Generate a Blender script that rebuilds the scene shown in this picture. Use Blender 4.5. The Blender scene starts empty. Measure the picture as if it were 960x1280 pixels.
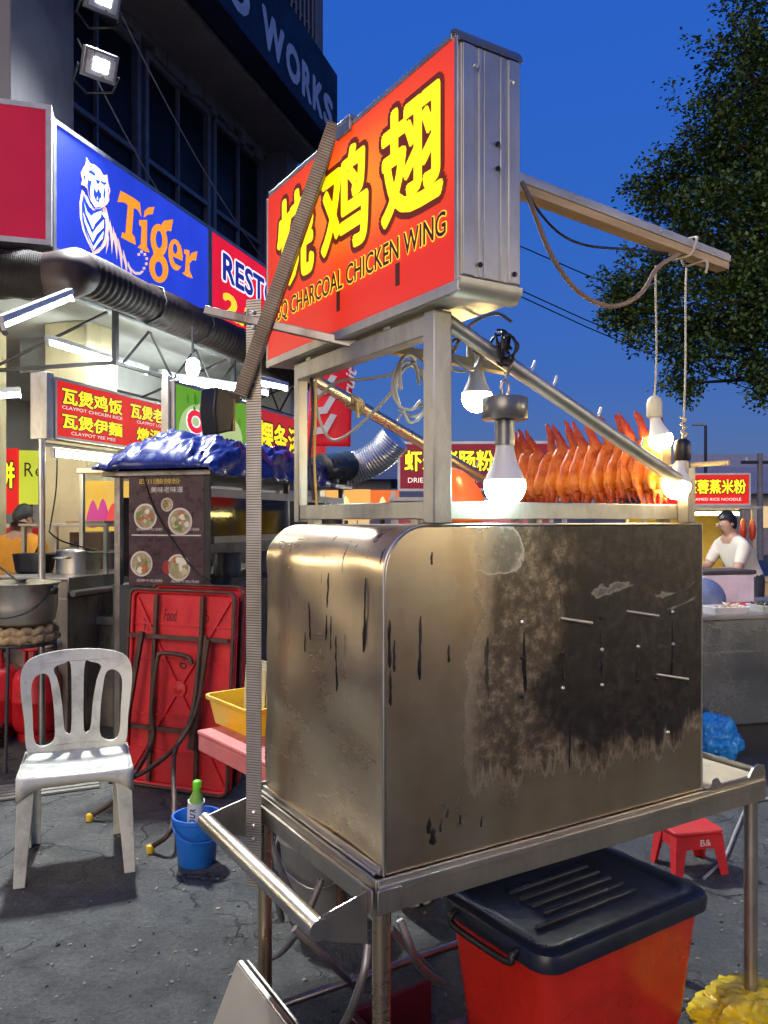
import bpy, bmesh, math, random
from mathutils import Vector, Matrix
R = math.radians
rnd = random.Random(7)
sc = bpy.context.scene
COL = sc.collection

# ---------------------------------------------------------------- camera
CAMH, FPX, CX, HOR = 1.5, 1000.0, 480.0, 650.0
cam = bpy.data.cameras.new('camera')
camo = bpy.data.objects.new('camera', cam)
COL.objects.link(camo)
sc.camera = camo
cam.sensor_fit = 'HORIZONTAL'
cam.sensor_width = 36.0
cam.lens = FPX / 960 * 36.0
cam.shift_y = 10 / 960
cam.clip_start = 0.05
cam.clip_end = 3000
camo.location = (0, 0, CAMH)
camo.rotation_euler = (math.pi / 2, 0, 0)

# ---------------------------------------------------------------- dusk sky
world = bpy.data.worlds.new('World')
sc.world = world
world.use_nodes = True
wn, wl = world.node_tree.nodes, world.node_tree.links
sky = wn.new('ShaderNodeTexSky')
sky.sky_type = 'NISHITA'
sky.sun_disc = False
sky.sun_elevation = R(2.0)
sky.sun_rotation = R(202)
sky.ozone_density = 6
sky.dust_density = 0.6
tc = wn.new('ShaderNodeTexCoord')
sx = wn.new('ShaderNodeSeparateXYZ')
wl.new(tc.outputs['Generated'], sx.inputs[0])
ramp = wn.new('ShaderNodeValToRGB')
wl.new(sx.outputs['Z'], ramp.inputs[0])
cr = ramp.color_ramp
cr.elements[0].position = 0.0
cr.elements[0].color = (0.105, 0.125, 0.24, 1)
cr.elements[1].position = 0.62
cr.elements[1].color = (0.016, 0.085, 0.44, 1)
for p, c in ((0.05, (0.075, 0.10, 0.25)), (0.16, (0.045, 0.085, 0.29)), (0.32, (0.026, 0.085, 0.36))):
    e = cr.elements.new(p)
    e.color = (*c, 1)
mixs = wn.new('ShaderNodeMixRGB')
mixs.blend_type = 'ADD'
mixs.inputs[0].default_value = 0.10
wl.new(ramp.outputs[0], mixs.inputs[1])
wl.new(sky.outputs[0], mixs.inputs[2])
bg = wn['Background']
wl.new(mixs.outputs[0], bg.inputs[0])
bg.inputs[1].default_value = 1.0
# the last afterglow of the set sun, low behind the camera: broad and soft
sun = bpy.data.lights.new('afterglow', 'SUN')
sun.energy = 1.7
sun.angle = R(40)
sun.color = (1.0, 0.80, 0.58)
suno = bpy.data.objects.new('afterglow', sun)
COL.objects.link(suno)
suno.rotation_euler = (R(70), 0, R(-22))
sc.view_settings.view_transform = 'Standard'
sc.view_settings.look = 'None'
sc.view_settings.exposure = 0.12
sc.view_settings.gamma = 1.0
sc.view_settings.use_curve_mapping = False
sc.cycles.use_denoising = True
sc.cycles.max_bounces = 5
sc.cycles.use_adaptive_sampling = True
sc.cycles.adaptive_threshold = 0.03
sc.cycles.transparent_max_bounces = 12
sc.cycles.sample_clamp_indirect = 6.0
sc.cycles.caustics_reflective = False
sc.cycles.caustics_refractive = False

# ---------------------------------------------------------------- helpers
def W(px, py, d):
    return Vector(((px - CX) / FPX * d, d, CAMH - (py - HOR) / FPX * d))

def G(px, py, z=0.0):
    return W(px, py, (CAMH - z) * FPX / (py - HOR))

class Frame:
    def __init__(self, o, rz):
        self.o = Vector(o); self.rz = rz
        self.x = Vector((math.cos(rz), math.sin(rz), 0)); self.y = Vector((-math.sin(rz), math.cos(rz), 0))
    def w(self, a, b, z=0.0):
        return self.o + self.x * a + self.y * b + Vector((0, 0, z))
    def loc(self, p):
        d = Vector(p) - self.o
        return Vector((d.dot(self.x), d.dot(self.y), d.z))
    def aty(self, px, py, y):            # the pixel's ray met with the plane y = const of this frame
        k = (px - CX) / FPX
        n = self.y
        d = (self.o.dot(n) + y) / (k * n.x + n.y)
        return self.loc(W(px, py, d))
    def atx(self, px, py, x):
        k = (px - CX) / FPX
        n = self.x
        d = (self.o.dot(n) + x) / (k * n.x + n.y)
        return self.loc(W(px, py, d))
    def atz(self, px, py, z):
        return self.loc(W(px, py, (CAMH - z) * FPX / (py - HOR)))

CART = Frame((-0.013, 1.65, 0), R(31.5))
BLD = Frame((-2.484, 6.0, 0), R(72.8))

class MB:
    def __init__(self):
        self.v, self.f, self.m = [], [], []
    def add(self, vs, fs, mi=0):
        b = len(self.v)
        self.v += [tuple(p) for p in vs]
        self.f += [tuple(i + b for i in f) for f in fs]
        self.m += [mi] * len(fs)
        return self
    def box(self, x0, x1, y0, y1, z0, z1, mi=0):
        vs = [(x, y, z) for z in (z0, z1) for y in (y0, y1) for x in (x0, x1)]
        return self.add(vs, [(0, 2, 3, 1), (4, 5, 7, 6), (0, 1, 5, 4), (2, 6, 7, 3), (0, 4, 6, 2), (1, 3, 7, 5)], mi)
    def obox(self, c, ax, ay, az, mi=0):
        c, ax, ay, az = map(Vector, (c, ax, ay, az))
        vs = [c + ax * i + ay * j + az * k for k in (-1, 1) for j in (-1, 1) for i in (-1, 1)]
        return self.add(vs, [(0, 2, 3, 1), (4, 5, 7, 6), (0, 1, 5, 4), (2, 6, 7, 3), (0, 4, 6, 2), (1, 3, 7, 5)], mi)
    def bar(self, a, b, w, h, up=(0, 0, 1), mi=0):
        a, b, up = Vector(a), Vector(b), Vector(up)
        d = (b - a); L = d.length; d.normalize()
        s = d.cross(up)
        if s.length < 1e-4: s = d.cross(Vector((1, 0, 0)))
        s.normalize(); t = s.cross(d)
        return self.obox((a + b) / 2, d * L / 2, s * w / 2, t * h / 2, mi)
    def tube(self, path, r, n=10, closed=False, mi=0, cap=True):
        P = [Vector(p) for p in path]; m = len(P)
        rr = r if isinstance(r, (list, tuple)) else [r] * m
        T = []
        for i in range(m):
            a = P[i - 1] if (i > 0 or closed) else P[i]
            b = P[(i + 1) % m] if (i < m - 1 or closed) else P[i]
            t = b - a
            T.append(t.normalized() if t.length > 1e-9 else Vector((0, 0, 1)))
        ref = Vector((0, 0, 1)) if abs(T[0].z) < 0.9 else Vector((1, 0, 0))
        nrm = T[0].cross(ref).normalized()
        vs = []
        for i in range(m):
            nrm = nrm - T[i] * nrm.dot(T[i])
            if nrm.length < 1e-6: nrm = T[i].cross(Vector((0.3, 0.5, 0.8)))
            nrm.normalize()
            bn = T[i].cross(nrm)
            for k in range(n):
                a = 2 * math.pi * k / n
                vs.append(P[i] + nrm * math.cos(a) * rr[i] + bn * math.sin(a) * rr[i])
        fs = []
        for i in range(m if closed else m - 1):
            j = (i + 1) % m
            for k in range(n):
                l = (k + 1) % n
                fs.append((i * n + k, i * n + l, j * n + l, j * n + k))
        if cap and not closed:
            fs.append(tuple(range(n - 1, -1, -1)))
            fs.append(tuple((m - 1) * n + k for k in range(n)))
        return self.add(vs, fs, mi)
    def lathe(self, prof, c=(0, 0, 0), n=24, axis=None, mi=0):
        c = Vector(c); q = Vector((0, 0, 1)).rotation_difference(Vector(axis)).to_matrix() if axis is not None else Matrix.Identity(3)
        vs, fs = [], []
        for r, z in prof:
            for k in range(n):
                a = 2 * math.pi * k / n
                vs.append(c + q @ Vector((r * math.cos(a), r * math.sin(a), z)))
        for i in range(len(prof) - 1):
            for k in range(n):
                l = (k + 1) % n
                fs.append((i * n + k, i * n + l, (i + 1) * n + l, (i + 1) * n + k))
        if prof[0][0] > 1e-6: fs.append(tuple(range(n - 1, -1, -1)))
        if prof[-1][0] > 1e-6: fs.append(tuple((len(prof) - 1) * n + k for k in range(n)))
        return self.add(vs, fs, mi)
    def prism(self, poly, fn, t0, t1, mi=0):       # poly of (a,b); fn(a,b,t) -> point
        n = len(poly)
        vs = [fn(a, b, t0) for a, b in poly] + [fn(a, b, t1) for a, b in poly]
        fs = [tuple(range(n - 1, -1, -1)), tuple(range(n, 2 * n))]
        for i in range(n):
            j = (i + 1) % n
            fs.append((i, j, n + j, n + i))
        return self.add(vs, fs, mi)
    def grid(self, fn, nu, nv, mi=0, wrap=False):
        vs = [fn(i / nu, j / nv) for j in range(nv + 1) for i in range(nu + 1)]
        fs = [(j * (nu + 1) + i, j * (nu + 1) + i + 1, (j + 1) * (nu + 1) + i + 1, (j + 1) * (nu + 1) + i) for j in range(nv) for i in range(nu)]
        return self.add(vs, fs, mi)
    def build(self, name, mat, parent=None, bevel=0.0, seg=2, smooth=False, ang=62, solid=0.0, sub=0, weld=False):
        me = bpy.data.meshes.new(name)
        me.from_pydata(self.v, [], self.f)
        if weld:
            bm = bmesh.new(); bm.from_mesh(me); bmesh.ops.remove_doubles(bm, verts=bm.verts, dist=1e-5); bm.to_mesh(me); bm.free()
        else:
            me.polygons.foreach_set('material_index', self.m)
        bm = bmesh.new(); bm.from_mesh(me); bmesh.ops.recalc_face_normals(bm, faces=bm.faces); bm.to_mesh(me); bm.free()
        for mm in (mat if isinstance(mat, (list, tuple)) else [mat]): me.materials.append(mm)
        o = bpy.data.objects.new(name, me)
        COL.objects.link(o)
        if parent is not None: o.parent = parent
        if smooth or bevel:
            me.shade_smooth(); me.set_sharp_from_angle(angle=R(ang))
        if solid:
            md = o.modifiers.new('solid', 'SOLIDIFY'); md.thickness = solid; md.offset = 0
        if bevel:
            md = o.modifiers.new('bevel', 'BEVEL'); md.width = bevel; md.segments = seg; md.limit_method = 'ANGLE'; md.angle_limit = R(40)
        if sub:
            md = o.modifiers.new('sub', 'SUBSURF'); md.levels = sub; md.render_levels = sub
        return o

def B(*a, **k): return MB().box(*a, **k)

def thing(name, label, cat, loc=(0, 0, 0), rz=0.0, group=None):
    o = bpy.data.objects.new(name, None)
    COL.objects.link(o)
    o.empty_display_size = 0.1
    o.location = loc; o.rotation_euler = (0, 0, rz)
    return tag(o, label, cat, group)

def tag(o, label, cat, group=None):
    o['label'] = label; o['category'] = cat
    if group: o['group'] = group
    return o

def kind(o, k): o['kind'] = k; return o

def copy_tree(o, parent=None):
    c = o.copy(); COL.objects.link(c); c.parent = parent
    for ch in list(o.children): copy_tree(ch, c)
    return c

def rrect(x0, x1, y0, y1, r, n=5):
    pts = []
    for cx, cy, a0 in ((x1 - r, y1 - r, 0), (x0 + r, y1 - r, 90), (x0 + r, y0 + r, 180), (x1 - r, y0 + r, 270)):
        for i in range(n + 1):
            a = R(a0 + 90 * i / n)
            pts.append((cx + r * math.cos(a), cy + r * math.sin(a)))
    return pts

def spline(pts, n=8, closed=False):                 # Catmull-Rom through points
    P = [Vector(p) for p in pts]; m = len(P); out = []
    for i in range(m if closed else m - 1):
        p0 = P[i - 1] if (i > 0 or closed) else P[0] * 2 - P[1]
        p1, p2 = P[i], P[(i + 1) % m]
        p3 = P[(i + 2) % m] if (i + 2 < m or closed) else P[-1] * 2 - P[-2]
        for k in range(n):
            t = k / n
            out.append(0.5 * ((2 * p1) + (p2 - p0) * t + (2 * p0 - 5 * p1 + 4 * p2 - p3) * t * t + (3 * p1 - p0 - 3 * p2 + p3) * t ** 3))
    if not closed: out.append(P[-1])
    return out

# lettering: a text curve turned into a mesh, fitted to a rectangle of a plane
_tc = {}
def text2d(s, off=0.0, shear=0.0, space=1.0):
    key = (s, off, shear, space)
    if key in _tc: return _tc[key]
    cu = bpy.data.curves.new('t', 'FONT')
    cu.body = s; cu.size = 1.0; cu.offset = off; cu.resolution_u = 3; cu.fill_mode = 'FRONT'; cu.space_character = space
    cu.shear = shear
    ob = bpy.data.objects.new('t', cu); COL.objects.link(ob)
    dg = bpy.context.evaluated_depsgraph_get()
    me = bpy.data.meshes.new_from_object(ob.evaluated_get(dg))
    vs = [(v.co.x, v.co.y) for v in me.vertices]; fs = [tuple(p.vertices) for p in me.polygons]
    bpy.data.objects.remove(ob); bpy.data.curves.remove(cu); bpy.data.meshes.remove(me)
    _tc[key] = (vs, fs)
    return vs, fs

def lettering(name, s, mat, parent, o, xd, yd, x0, x1, y0, y1, lift=0.002, off=0.0, shear=0.0, keep=False, ref=None, space=1.0):
    """glyphs of s fitted to [x0,x1]x[y0,y1] of the plane (o, xd, yd), lifted off it along the normal.
    off thickens the strokes (shifted copies, a hair apart in depth); the fit is by the thin outline plus ref"""
    vs, fs = text2d(s, 0.0, shear, space)
    o, xd, yd = Vector(o), Vector(xd).normalized(), Vector(yd).normalized()
    nn = xd.cross(yd)
    r0 = off if ref is None else ref
    ax, bx = min(p[0] for p in vs) - r0, max(p[0] for p in vs) + r0
    ay, by = min(p[1] for p in vs) - r0, max(p[1] for p in vs) + r0
    kx = (x1 - x0) / (bx - ax); ky = (y1 - y0) / (by - ay)
    if keep: kx = ky = min(kx, ky)
    mx, my = (x0 + x1) / 2, (y0 + y1) / 2; cx, cy = (ax + bx) / 2, (ay + by) / 2
    m = MB()
    sh = [(0.0, 0.0)]
    if off > 0.004:
        nk = 8 if off < 0.05 else 14
        sh += [(off * math.cos(2 * math.pi * k / nk), off * math.sin(2 * math.pi * k / nk)) for k in range(nk)]
        if off > 0.05: sh += [(off * .5 * math.cos(k * 1.0472), off * .5 * math.sin(k * 1.0472)) for k in range(6)]
    step = min(0.00007, 0.0009 / len(sh))
    for k, (dx, dy) in enumerate(sh):
        m.add([o + xd * (mx + (x + dx - cx) * kx) + yd * (my + (y + dy - cy) * ky) + nn * (lift + step * k) for x, y in vs], fs)
    me = bpy.data.meshes.new(name); me.from_pydata(m.v, [], m.f); me.materials.append(mat)
    ob = bpy.data.objects.new(name, me); COL.objects.link(ob); ob.parent = parent
    return ob

# ---------------------------------------------------------------- materials
def N(nt, t, **k):
    n = nt.nodes.new(t)
    for a, b in k.items(): setattr(n, a, b)
    return n

def newmat(name):
    m = bpy.data.materials.new(name); m.use_nodes = True
    return m, m.node_tree, m.node_tree.nodes['Principled BSDF']

def noise(nt, scale, detail=4, rough=0.55, stretch=None, coord='Object', dist=0.0):
    tcn = N(nt, 'ShaderNodeTexCoord'); mp = N(nt, 'ShaderNodeMapping')
    nt.links.new(tcn.outputs[coord], mp.inputs[0])
    if stretch: mp.inputs['Scale'].default_value = stretch
    n = N(nt, 'ShaderNodeTexNoise'); n.inputs['Scale'].default_value = scale; n.inputs['Detail'].default_value = detail
    n.inputs['Roughness'].default_value = rough; n.inputs['Distortion'].default_value = dist
    nt.links.new(mp.outputs[0], n.inputs['Vector'])
    return n.outputs['Fac']

def cramp(nt, fac, stops):
    r = N(nt, 'ShaderNodeValToRGB'); nt.links.new(fac, r.inputs[0])
    el = r.color_ramp.elements
    el[0].position, el[0].color = stops[0][0], (*stops[0][1], 1) if len(stops[0][1]) == 3 else stops[0][1]
    el[1].position, el[1].color = stops[-1][0], (*stops[-1][1], 1)
    for p, c in stops[1:-1]:
        e = el.new(p); e.color = (*c, 1)
    return r.outputs[0]

def g3(x): return (x, x, x)

def mixc(nt, fac, a, b, mode='MIX'):
    n = N(nt, 'ShaderNodeMixRGB'); n.blend_type = mode
    for i, x in enumerate((fac, a, b)):
        if isinstance(x, (int, float)): n.inputs[i].default_value = x
        elif isinstance(x, tuple): n.inputs[i].default_value = (*x, 1)
        else: nt.links.new(x, n.inputs[i])
    return n.outputs[0]

def math_(nt, op, a, b=0.0, clamp=False):
    n = N(nt, 'ShaderNodeMath'); n.operation = op; n.use_clamp = clamp
    for i, x in enumerate((a, b)):
        if isinstance(x, (int, float)): n.inputs[i].default_value = x
        else: nt.links.new(x, n.inputs[i])
    return n.outputs[0]

def bump(nt, bs, h, strength=0.3, dist=0.01):
    b = N(nt, 'ShaderNodeBump'); b.inputs['Strength'].default_value = strength; b.inputs['Distance'].default_value = dist
    nt.links.new(h, b.inputs['Height']); nt.links.new(b.outputs[0], bs.inputs['Normal'])

_mc = {}
def M(name, col, rough=0.5, metal=0.0, var=0.18, vs=6.0, bmp=0.0, bs_=60.0, emit=None, es=0.0, dirt=0.0, rvar=0.12, stretch=None, spec=0.5):
    if name in _mc: return _mc[name]
    m, nt, bs = newmat(name)
    n1 = noise(nt, vs, 5, 0.6, stretch)
    c = cramp(nt, n1, [(0.3, tuple(x * (1 - var) for x in col)), (0.7, tuple(min(1, x * (1 + var)) for x in col))])
    if dirt:
        d = noise(nt, vs * 2.3, 8, 0.7)
        dm = cramp(nt, d, [(0.50, g3(0)), (0.68, g3(dirt))])
        c = mixc(nt, dm, c, tuple(x * 0.25 + 0.01 for x in col))
    nt.links.new(c, bs.inputs['Base Color'])
    bs.inputs['Metallic'].default_value = metal
    bs.inputs['Specular IOR Level'].default_value = spec
    n2 = noise(nt, vs * 1.7, 4, 0.6, stretch)
    rr = cramp(nt, n2, [(0.3, g3(max(0.03, rough - rvar))), (0.7, g3(min(1, rough + rvar)))])
    nt.links.new(rr, bs.inputs['Roughness'])
    if bmp: bump(nt, bs, noise(nt, bs_, 4), bmp, 0.01)
    if emit:
        bs.inputs['Emission Color'].default_value = (*emit, 1); bs.inputs['Emission Strength'].default_value = es
    _mc[name] = m
    return m

def glow(name, col, s):
    if name in _mc: return _mc[name]
    m, nt, bs = newmat(name)
    bs.inputs['Base Color'].default_value = (*[min(0.8, c) for c in col], 1); bs.inputs['Roughness'].default_value = 0.4
    bs.inputs['Emission Color'].default_value = (*col, 1); bs.inputs['Emission Strength'].default_value = s
    if s < 2: m.cycles.emission_sampling = 'NONE'      # thousands of letter faces: lit by them only through bounces
    _mc[name] = m
    return m

def backlit(name, col, s, base=None):              # acrylic sign face lit by tubes behind it
    if name in _mc: return _mc[name]
    m, nt, bs = newmat(name)
    n = noise(nt, 1.6, 2)
    w = noise(nt, 6.0, 2, stretch=(1, 1, 0.05))
    k = math_(nt, 'ADD', math_(nt, 'MULTIPLY', n, 0.7), math_(nt, 'MULTIPLY', w, 0.35))
    c = cramp(nt, k, [(0.3, tuple(x * 0.8 for x in col)), (0.75, tuple(min(1, x * 1.15) for x in col))])
    nt.links.new(c, bs.inputs['Emission Color']); bs.inputs['Emission Strength'].default_value = s
    bs.inputs['Base Color'].default_value = (*(base or tuple(x * 0.25 for x in col)), 1)
    bs.inputs['Roughness'].default_value = 0.45; bs.inputs['Specular IOR Level'].default_value = 0.2
    _mc[name] = m
    return m

def glassmat(name='clear_glass', tint=(0.9, 0.95, 0.93), gloss=0.12):
    if name in _mc: return _mc[name]
    m, nt, bs = newmat(name)
    out = nt.nodes['Material Output']
    t = N(nt, 'ShaderNodeBsdfTransparent'); t.inputs[0].default_value = (*tint, 1)
    g = N(nt, 'ShaderNodeBsdfGlossy'); g.inputs['Roughness'].default_value = 0.06
    fr = N(nt, 'ShaderNodeFresnel'); fr.inputs[0].default_value = 1.45
    f2 = math_(nt, 'ADD', fr.outputs[0], gloss * 0.4, True)
    mx = N(nt, 'ShaderNodeMixShader'); nt.links.new(f2, mx.inputs[0])
    nt.links.new(t.outputs[0], mx.inputs[1]); nt.links.new(g.outputs[0], mx.inputs[2])
    nt.links.new(mx.outputs[0], out.inputs[0])
    _mc[name] = m
    return m

# brushed / worn stainless steels
def steel(name, col=(0.52, 0.49, 0.44), rough=0.3, smear=0.0, stretch=(1, 1, 6), wear=0.25, bmp=0.05, grease=(0.09, 0.065, 0.035)):
    if name in _mc: return _mc[name]
    m, nt, bs = newmat(name)
    n1 = noise(nt, 3.0, 6, 0.6)
    n2 = noise(nt, 30.0, 3, 0.5, stretch)
    c = cramp(nt, n1, [(0.25, tuple(x * 0.72 for x in col)), (0.75, tuple(min(1, x * 1.15) for x in col))])
    if smear:
        s1 = noise(nt, 7.0, 8, 0.72, (1.0, 1.0, 0.35))
        sm = cramp(nt, s1, [(0.47, g3(0)), (0.66, g3(smear))])
        c = mixc(nt, sm, c, grease)
        nt.links.new(math_(nt, 'SUBTRACT', 1.0, math_(nt, 'MULTIPLY', sm, 0.6)), bs.inputs['Metallic'])
    else:
        bs.inputs['Metallic'].default_value = 1.0
    nt.links.new(c, bs.inputs['Base Color'])
    rr = math_(nt, 'ADD', math_(nt, 'MULTIPLY', n1, wear), math_(nt, 'ADD', rough - wear * 0.5, math_(nt, 'MULTIPLY', n2, 0.12)))
    nt.links.new(rr, bs.inputs['Roughness'])
    if bmp: bump(nt, bs, noise(nt, 5.0, 3), bmp, 0.02)
    _mc[name] = m
    return m

STEEL = steel('stainless_steel', (0.56, 0.54, 0.50), 0.28)
STEEL_W = steel('worn_steel_tube', (0.58, 0.53, 0.45), 0.3, 0.28)
STEEL_G = steel('galvanised_steel', (0.50, 0.50, 0.48), 0.42, 0.45)
STEEL_D = steel('grimy_steel', (0.40, 0.37, 0.33), 0.38, 0.75)
STEEL_B = steel('brassy_leg_tube', (0.66, 0.53, 0.36), 0.24, 0.10)
ALU = steel('sign_aluminium', (0.68, 0.67, 0.61), 0.45, 0.25, (1, 1, 0.1), bmp=0.02)
POTM = steel('pot_aluminium', (0.60, 0.57, 0.50), 0.33, 0.2)
FOIL = steel('foil_duct', (0.62, 0.62, 0.62), 0.25)

def box_front():
    """sheet steel that has been heated and sooted for years: burnt film in the middle, soot cloud on the right half with a
    ragged lower edge, pale scaled patches, black tar runs and flakes"""
    m, nt, bs = newmat('sooted_front_sheet')
    tcn = N(nt, 'ShaderNodeTexCoord'); sp = N(nt, 'ShaderNodeSeparateXYZ'); nt.links.new(tcn.outputs['Object'], sp.inputs[0])
    x, z = sp.outputs['X'], sp.outputs['Z']
    def mr(src, a, b, smooth=True):
        n = N(nt, 'ShaderNodeMapRange'); n.inputs[1].default_value = a; n.inputs[2].default_value = b
        if smooth: n.interpolation_type = 'SMOOTHSTEP'
        nt.links.new(src, n.inputs[0]); return n.outputs[0]
    def jit(src, n, amp): return math_(nt, 'ADD', src, math_(nt, 'MULTIPLY', math_(nt, 'SUBTRACT', n, 0.5), amp))
    mul = lambda a, b: math_(nt, 'MULTIPLY', a, b)
    big = noise(nt, 2.4, 5, 0.6)
    mid = noise(nt, 6.0, 4, 0.55, (1.0, 1.0, 0.5))
    fine = noise(nt, 34, 9, 0.75)
    streak = noise(nt, 13, 7, 0.68, (1.0, 1.0, 0.13))
    hair = noise(nt, 60, 3, 0.6, (0.06, 1.0, 1.0))
    base = cramp(nt, big, [(0.28, (0.58, 0.44, 0.30)), (0.45, (0.70, 0.56, 0.40)), (0.58, (0.80, 0.68, 0.51)), (0.75, (0.90, 0.80, 0.64))])
    base = mixc(nt, mul(hair, 0.25), base, (0.35, 0.28, 0.20))
    # brown smear of grease wiped about on the bare metal
    base = mixc(nt, cramp(nt, mid, [(0.46, g3(0)), (0.70, g3(0.5))]), base, (0.33, 0.23, 0.13))
    # burnt film between the bare left strip and the soot, mottled by rust-coloured speckle
    film = mul(mul(mr(jit(x, big, 0.30), 0.14, 0.40), mr(jit(z, streak, 0.34), 0.83, 0.97)), math_(nt, 'ADD', 0.30, mul(math_(nt, 'ADD', streak, fine), 0.60)))
    fm = cramp(nt, film, [(0.34, g3(0)), (0.66, g3(0.92))])
    filmc = cramp(nt, fine, [(0.36, (0.022, 0.017, 0.013)), (0.50, (0.085, 0.064, 0.042)), (0.60, (0.24, 0.19, 0.13)), (0.72, (0.46, 0.40, 0.30))])
    c1 = mixc(nt, fm, base, filmc)
    # soot cloud
    soot = mul(mr(jit(x, big, 0.75), 0.40, 0.66), mr(jit(jit(z, streak, 0.30), big, 0.25), 0.905, 0.975))
    soot = mul(soot, math_(nt, 'ADD', 0.50, mul(mid, 0.95)))
    sm = cramp(nt, soot, [(0.36, g3(0)), (0.74, g3(0.96))])
    sootc = cramp(nt, fine, [(0.42, (0.010, 0.008, 0.008)), (0.60, (0.032, 0.026, 0.024)), (0.75, (0.09, 0.072, 0.058))])
    c2 = mixc(nt, sm, c1, sootc)
    # a scorched column above the table edge on the right and one at mid-width
    sc1 = mul(mr(math_(nt, 'ABSOLUTE', math_(nt, 'SUBTRACT', jit(x, streak, 0.10), 0.60)), 0.10, 0.0), mr(jit(z, streak, 0.3), 0.95, 1.1))
    c2 = mixc(nt, mul(sc1, 0.55), c2, (0.02, 0.016, 0.014))
    # tar runs and flakes
    run = noise(nt, 22, 5, 0.62, (1.0, 1.0, 0.14), dist=0.35)
    rm = mul(cramp(nt, run, [(0.645, g3(0)), (0.67, g3(1))]), mr(jit(z, big, 0.5), 1.00, 1.25))
    flk = cramp(nt, noise(nt, 30, 5, 0.62, (1.0, 1.0, 0.55), dist=0.9), [(0.66, g3(0)), (0.69, g3(1))])
    flk = mul(flk, cramp(nt, mid, [(0.58, g3(0)), (0.63, g3(1))]))
    fl = math_(nt, 'MAXIMUM', rm, flk)
    c3 = mixc(nt, mul(fl, 0.95), c2, (0.010, 0.009, 0.010))
    # pale scaled patches with a bright rim
    wv = noise(nt, 3.1, 4, 0.5, (1.0, 1.0, 1.7), dist=1.0)
    wm = cramp(nt, wv, [(0.60, g3(0)), (0.612, g3(0.75)), (0.635, g3(0.30)), (0.72, g3(0.42))])
    wm = mul(wm, mr(z, 1.12, 1.30))
    c3 = mixc(nt, mul(wm, math_(nt, 'SUBTRACT', 1.0, mul(sm, 0.5))), c3, (0.62, 0.60, 0.52))
    # two water-scaled patches near the top left, pale with a white rim
    for px_, pz_, ax_, az_ in ((0.125, 1.350, 0.120, 0.050), (0.33, 1.425, 0.10, 0.050)):
        dx = math_(nt, 'DIVIDE', math_(nt, 'SUBTRACT', x, px_), ax_); dz = math_(nt, 'DIVIDE', math_(nt, 'SUBTRACT', z, pz_), az_)
        rr_ = math_(nt, 'SQRT', math_(nt, 'ADD', mul(dx, dx), mul(dz, dz)))
        rr_ = jit(jit(jit(rr_, mid, 2.6), big, 2.4), fine, 0.5)
        pm = cramp(nt, rr_, [(0.0, g3(0.14)), (0.70, g3(0.16)), (0.80, g3(0.62)), (0.83, g3(0.62)), (0.87, g3(0.0))])
        c3 = mixc(nt, pm, c3, (0.66, 0.64, 0.56))
    nt.links.new(c3, bs.inputs['Base Color'])
    dark = math_(nt, 'MAXIMUM', mul(sm, 0.80), fl)
    dark = math_(nt, 'MAXIMUM', dark, mul(fm, 0.55))
    nt.links.new(math_(nt, 'SUBTRACT', 1.0, dark), bs.inputs['Metallic'])
    rr = math_(nt, 'ADD', 0.14, math_(nt, 'ADD', mul(fine, 0.05), math_(nt, 'ADD', mul(fm, 0.16), mul(mid, 0.16))))
    nt.links.new(rr, bs.inputs['Roughness'])
    bump(nt, bs, math_(nt, 'ADD', math_(nt, 'ADD', noise(nt, 2.4, 0.5), mul(fine, 0.008)), mul(math_(nt, 'MAXIMUM', fl, fm), 0.012)), 0.25, 0.025)
    return m
FRONT = box_front()

def box_side():
    m, nt, bs = newmat('wrapped_side_sheet')
    mul = lambda a, b: math_(nt, 'MULTIPLY', a, b)
    big = noise(nt, 2.6, 5, 0.6)
    mid = noise(nt, 5.0, 4, 0.55, (1, 1, 0.5))
    fine = noise(nt, 60, 4, 0.6, (1, 0.08, 1))
    run = noise(nt, 26, 5, 0.6, (1.0, 1.0, 0.085), dist=0.3)
    tcn = N(nt, 'ShaderNodeTexCoord'); sp = N(nt, 'ShaderNodeSeparateXYZ'); nt.links.new(tcn.outputs['Object'], sp.inputs[0])
    c = cramp(nt, big, [(0.28, (0.66, 0.50, 0.31)), (0.5, (0.80, 0.66, 0.45)), (0.72, (0.92, 0.83, 0.64))])
    c = mixc(nt, cramp(nt, mid, [(0.46, g3(0)), (0.72, g3(0.45))]), c, (0.42, 0.29, 0.16))
    c = mixc(nt, mul(fine, 0.25), c, (0.40, 0.32, 0.22))
    fz = N(nt, 'ShaderNodeMapRange'); fz.inputs[1].default_value = 1.02; fz.inputs[2].default_value = 1.30; nt.links.new(math_(nt, 'ADD', sp.outputs['Z'], mul(math_(nt, 'SUBTRACT', big, 0.5), 0.5)), fz.inputs[0])
    rm = mul(cramp(nt, run, [(0.625, g3(0)), (0.65, g3(0.95))]), fz.outputs[0])
    c = mixc(nt, rm, c, (0.012, 0.010, 0.009))
    nt.links.new(c, bs.inputs['Base Color'])
    nt.links.new(math_(nt, 'SUBTRACT', 0.9, mul(rm, 0.9)), bs.inputs['Metallic'])
    nt.links.new(math_(nt, 'ADD', 0.17, math_(nt, 'ADD', mul(big, 0.16), mul(fine, 0.08))), bs.inputs['Roughness'])
    bump(nt, bs, noise(nt, 2.8, 0.5, stretch=(1, 1, 1.8)), 0.45, 0.035)
    return m
SIDE = box_side()

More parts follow.
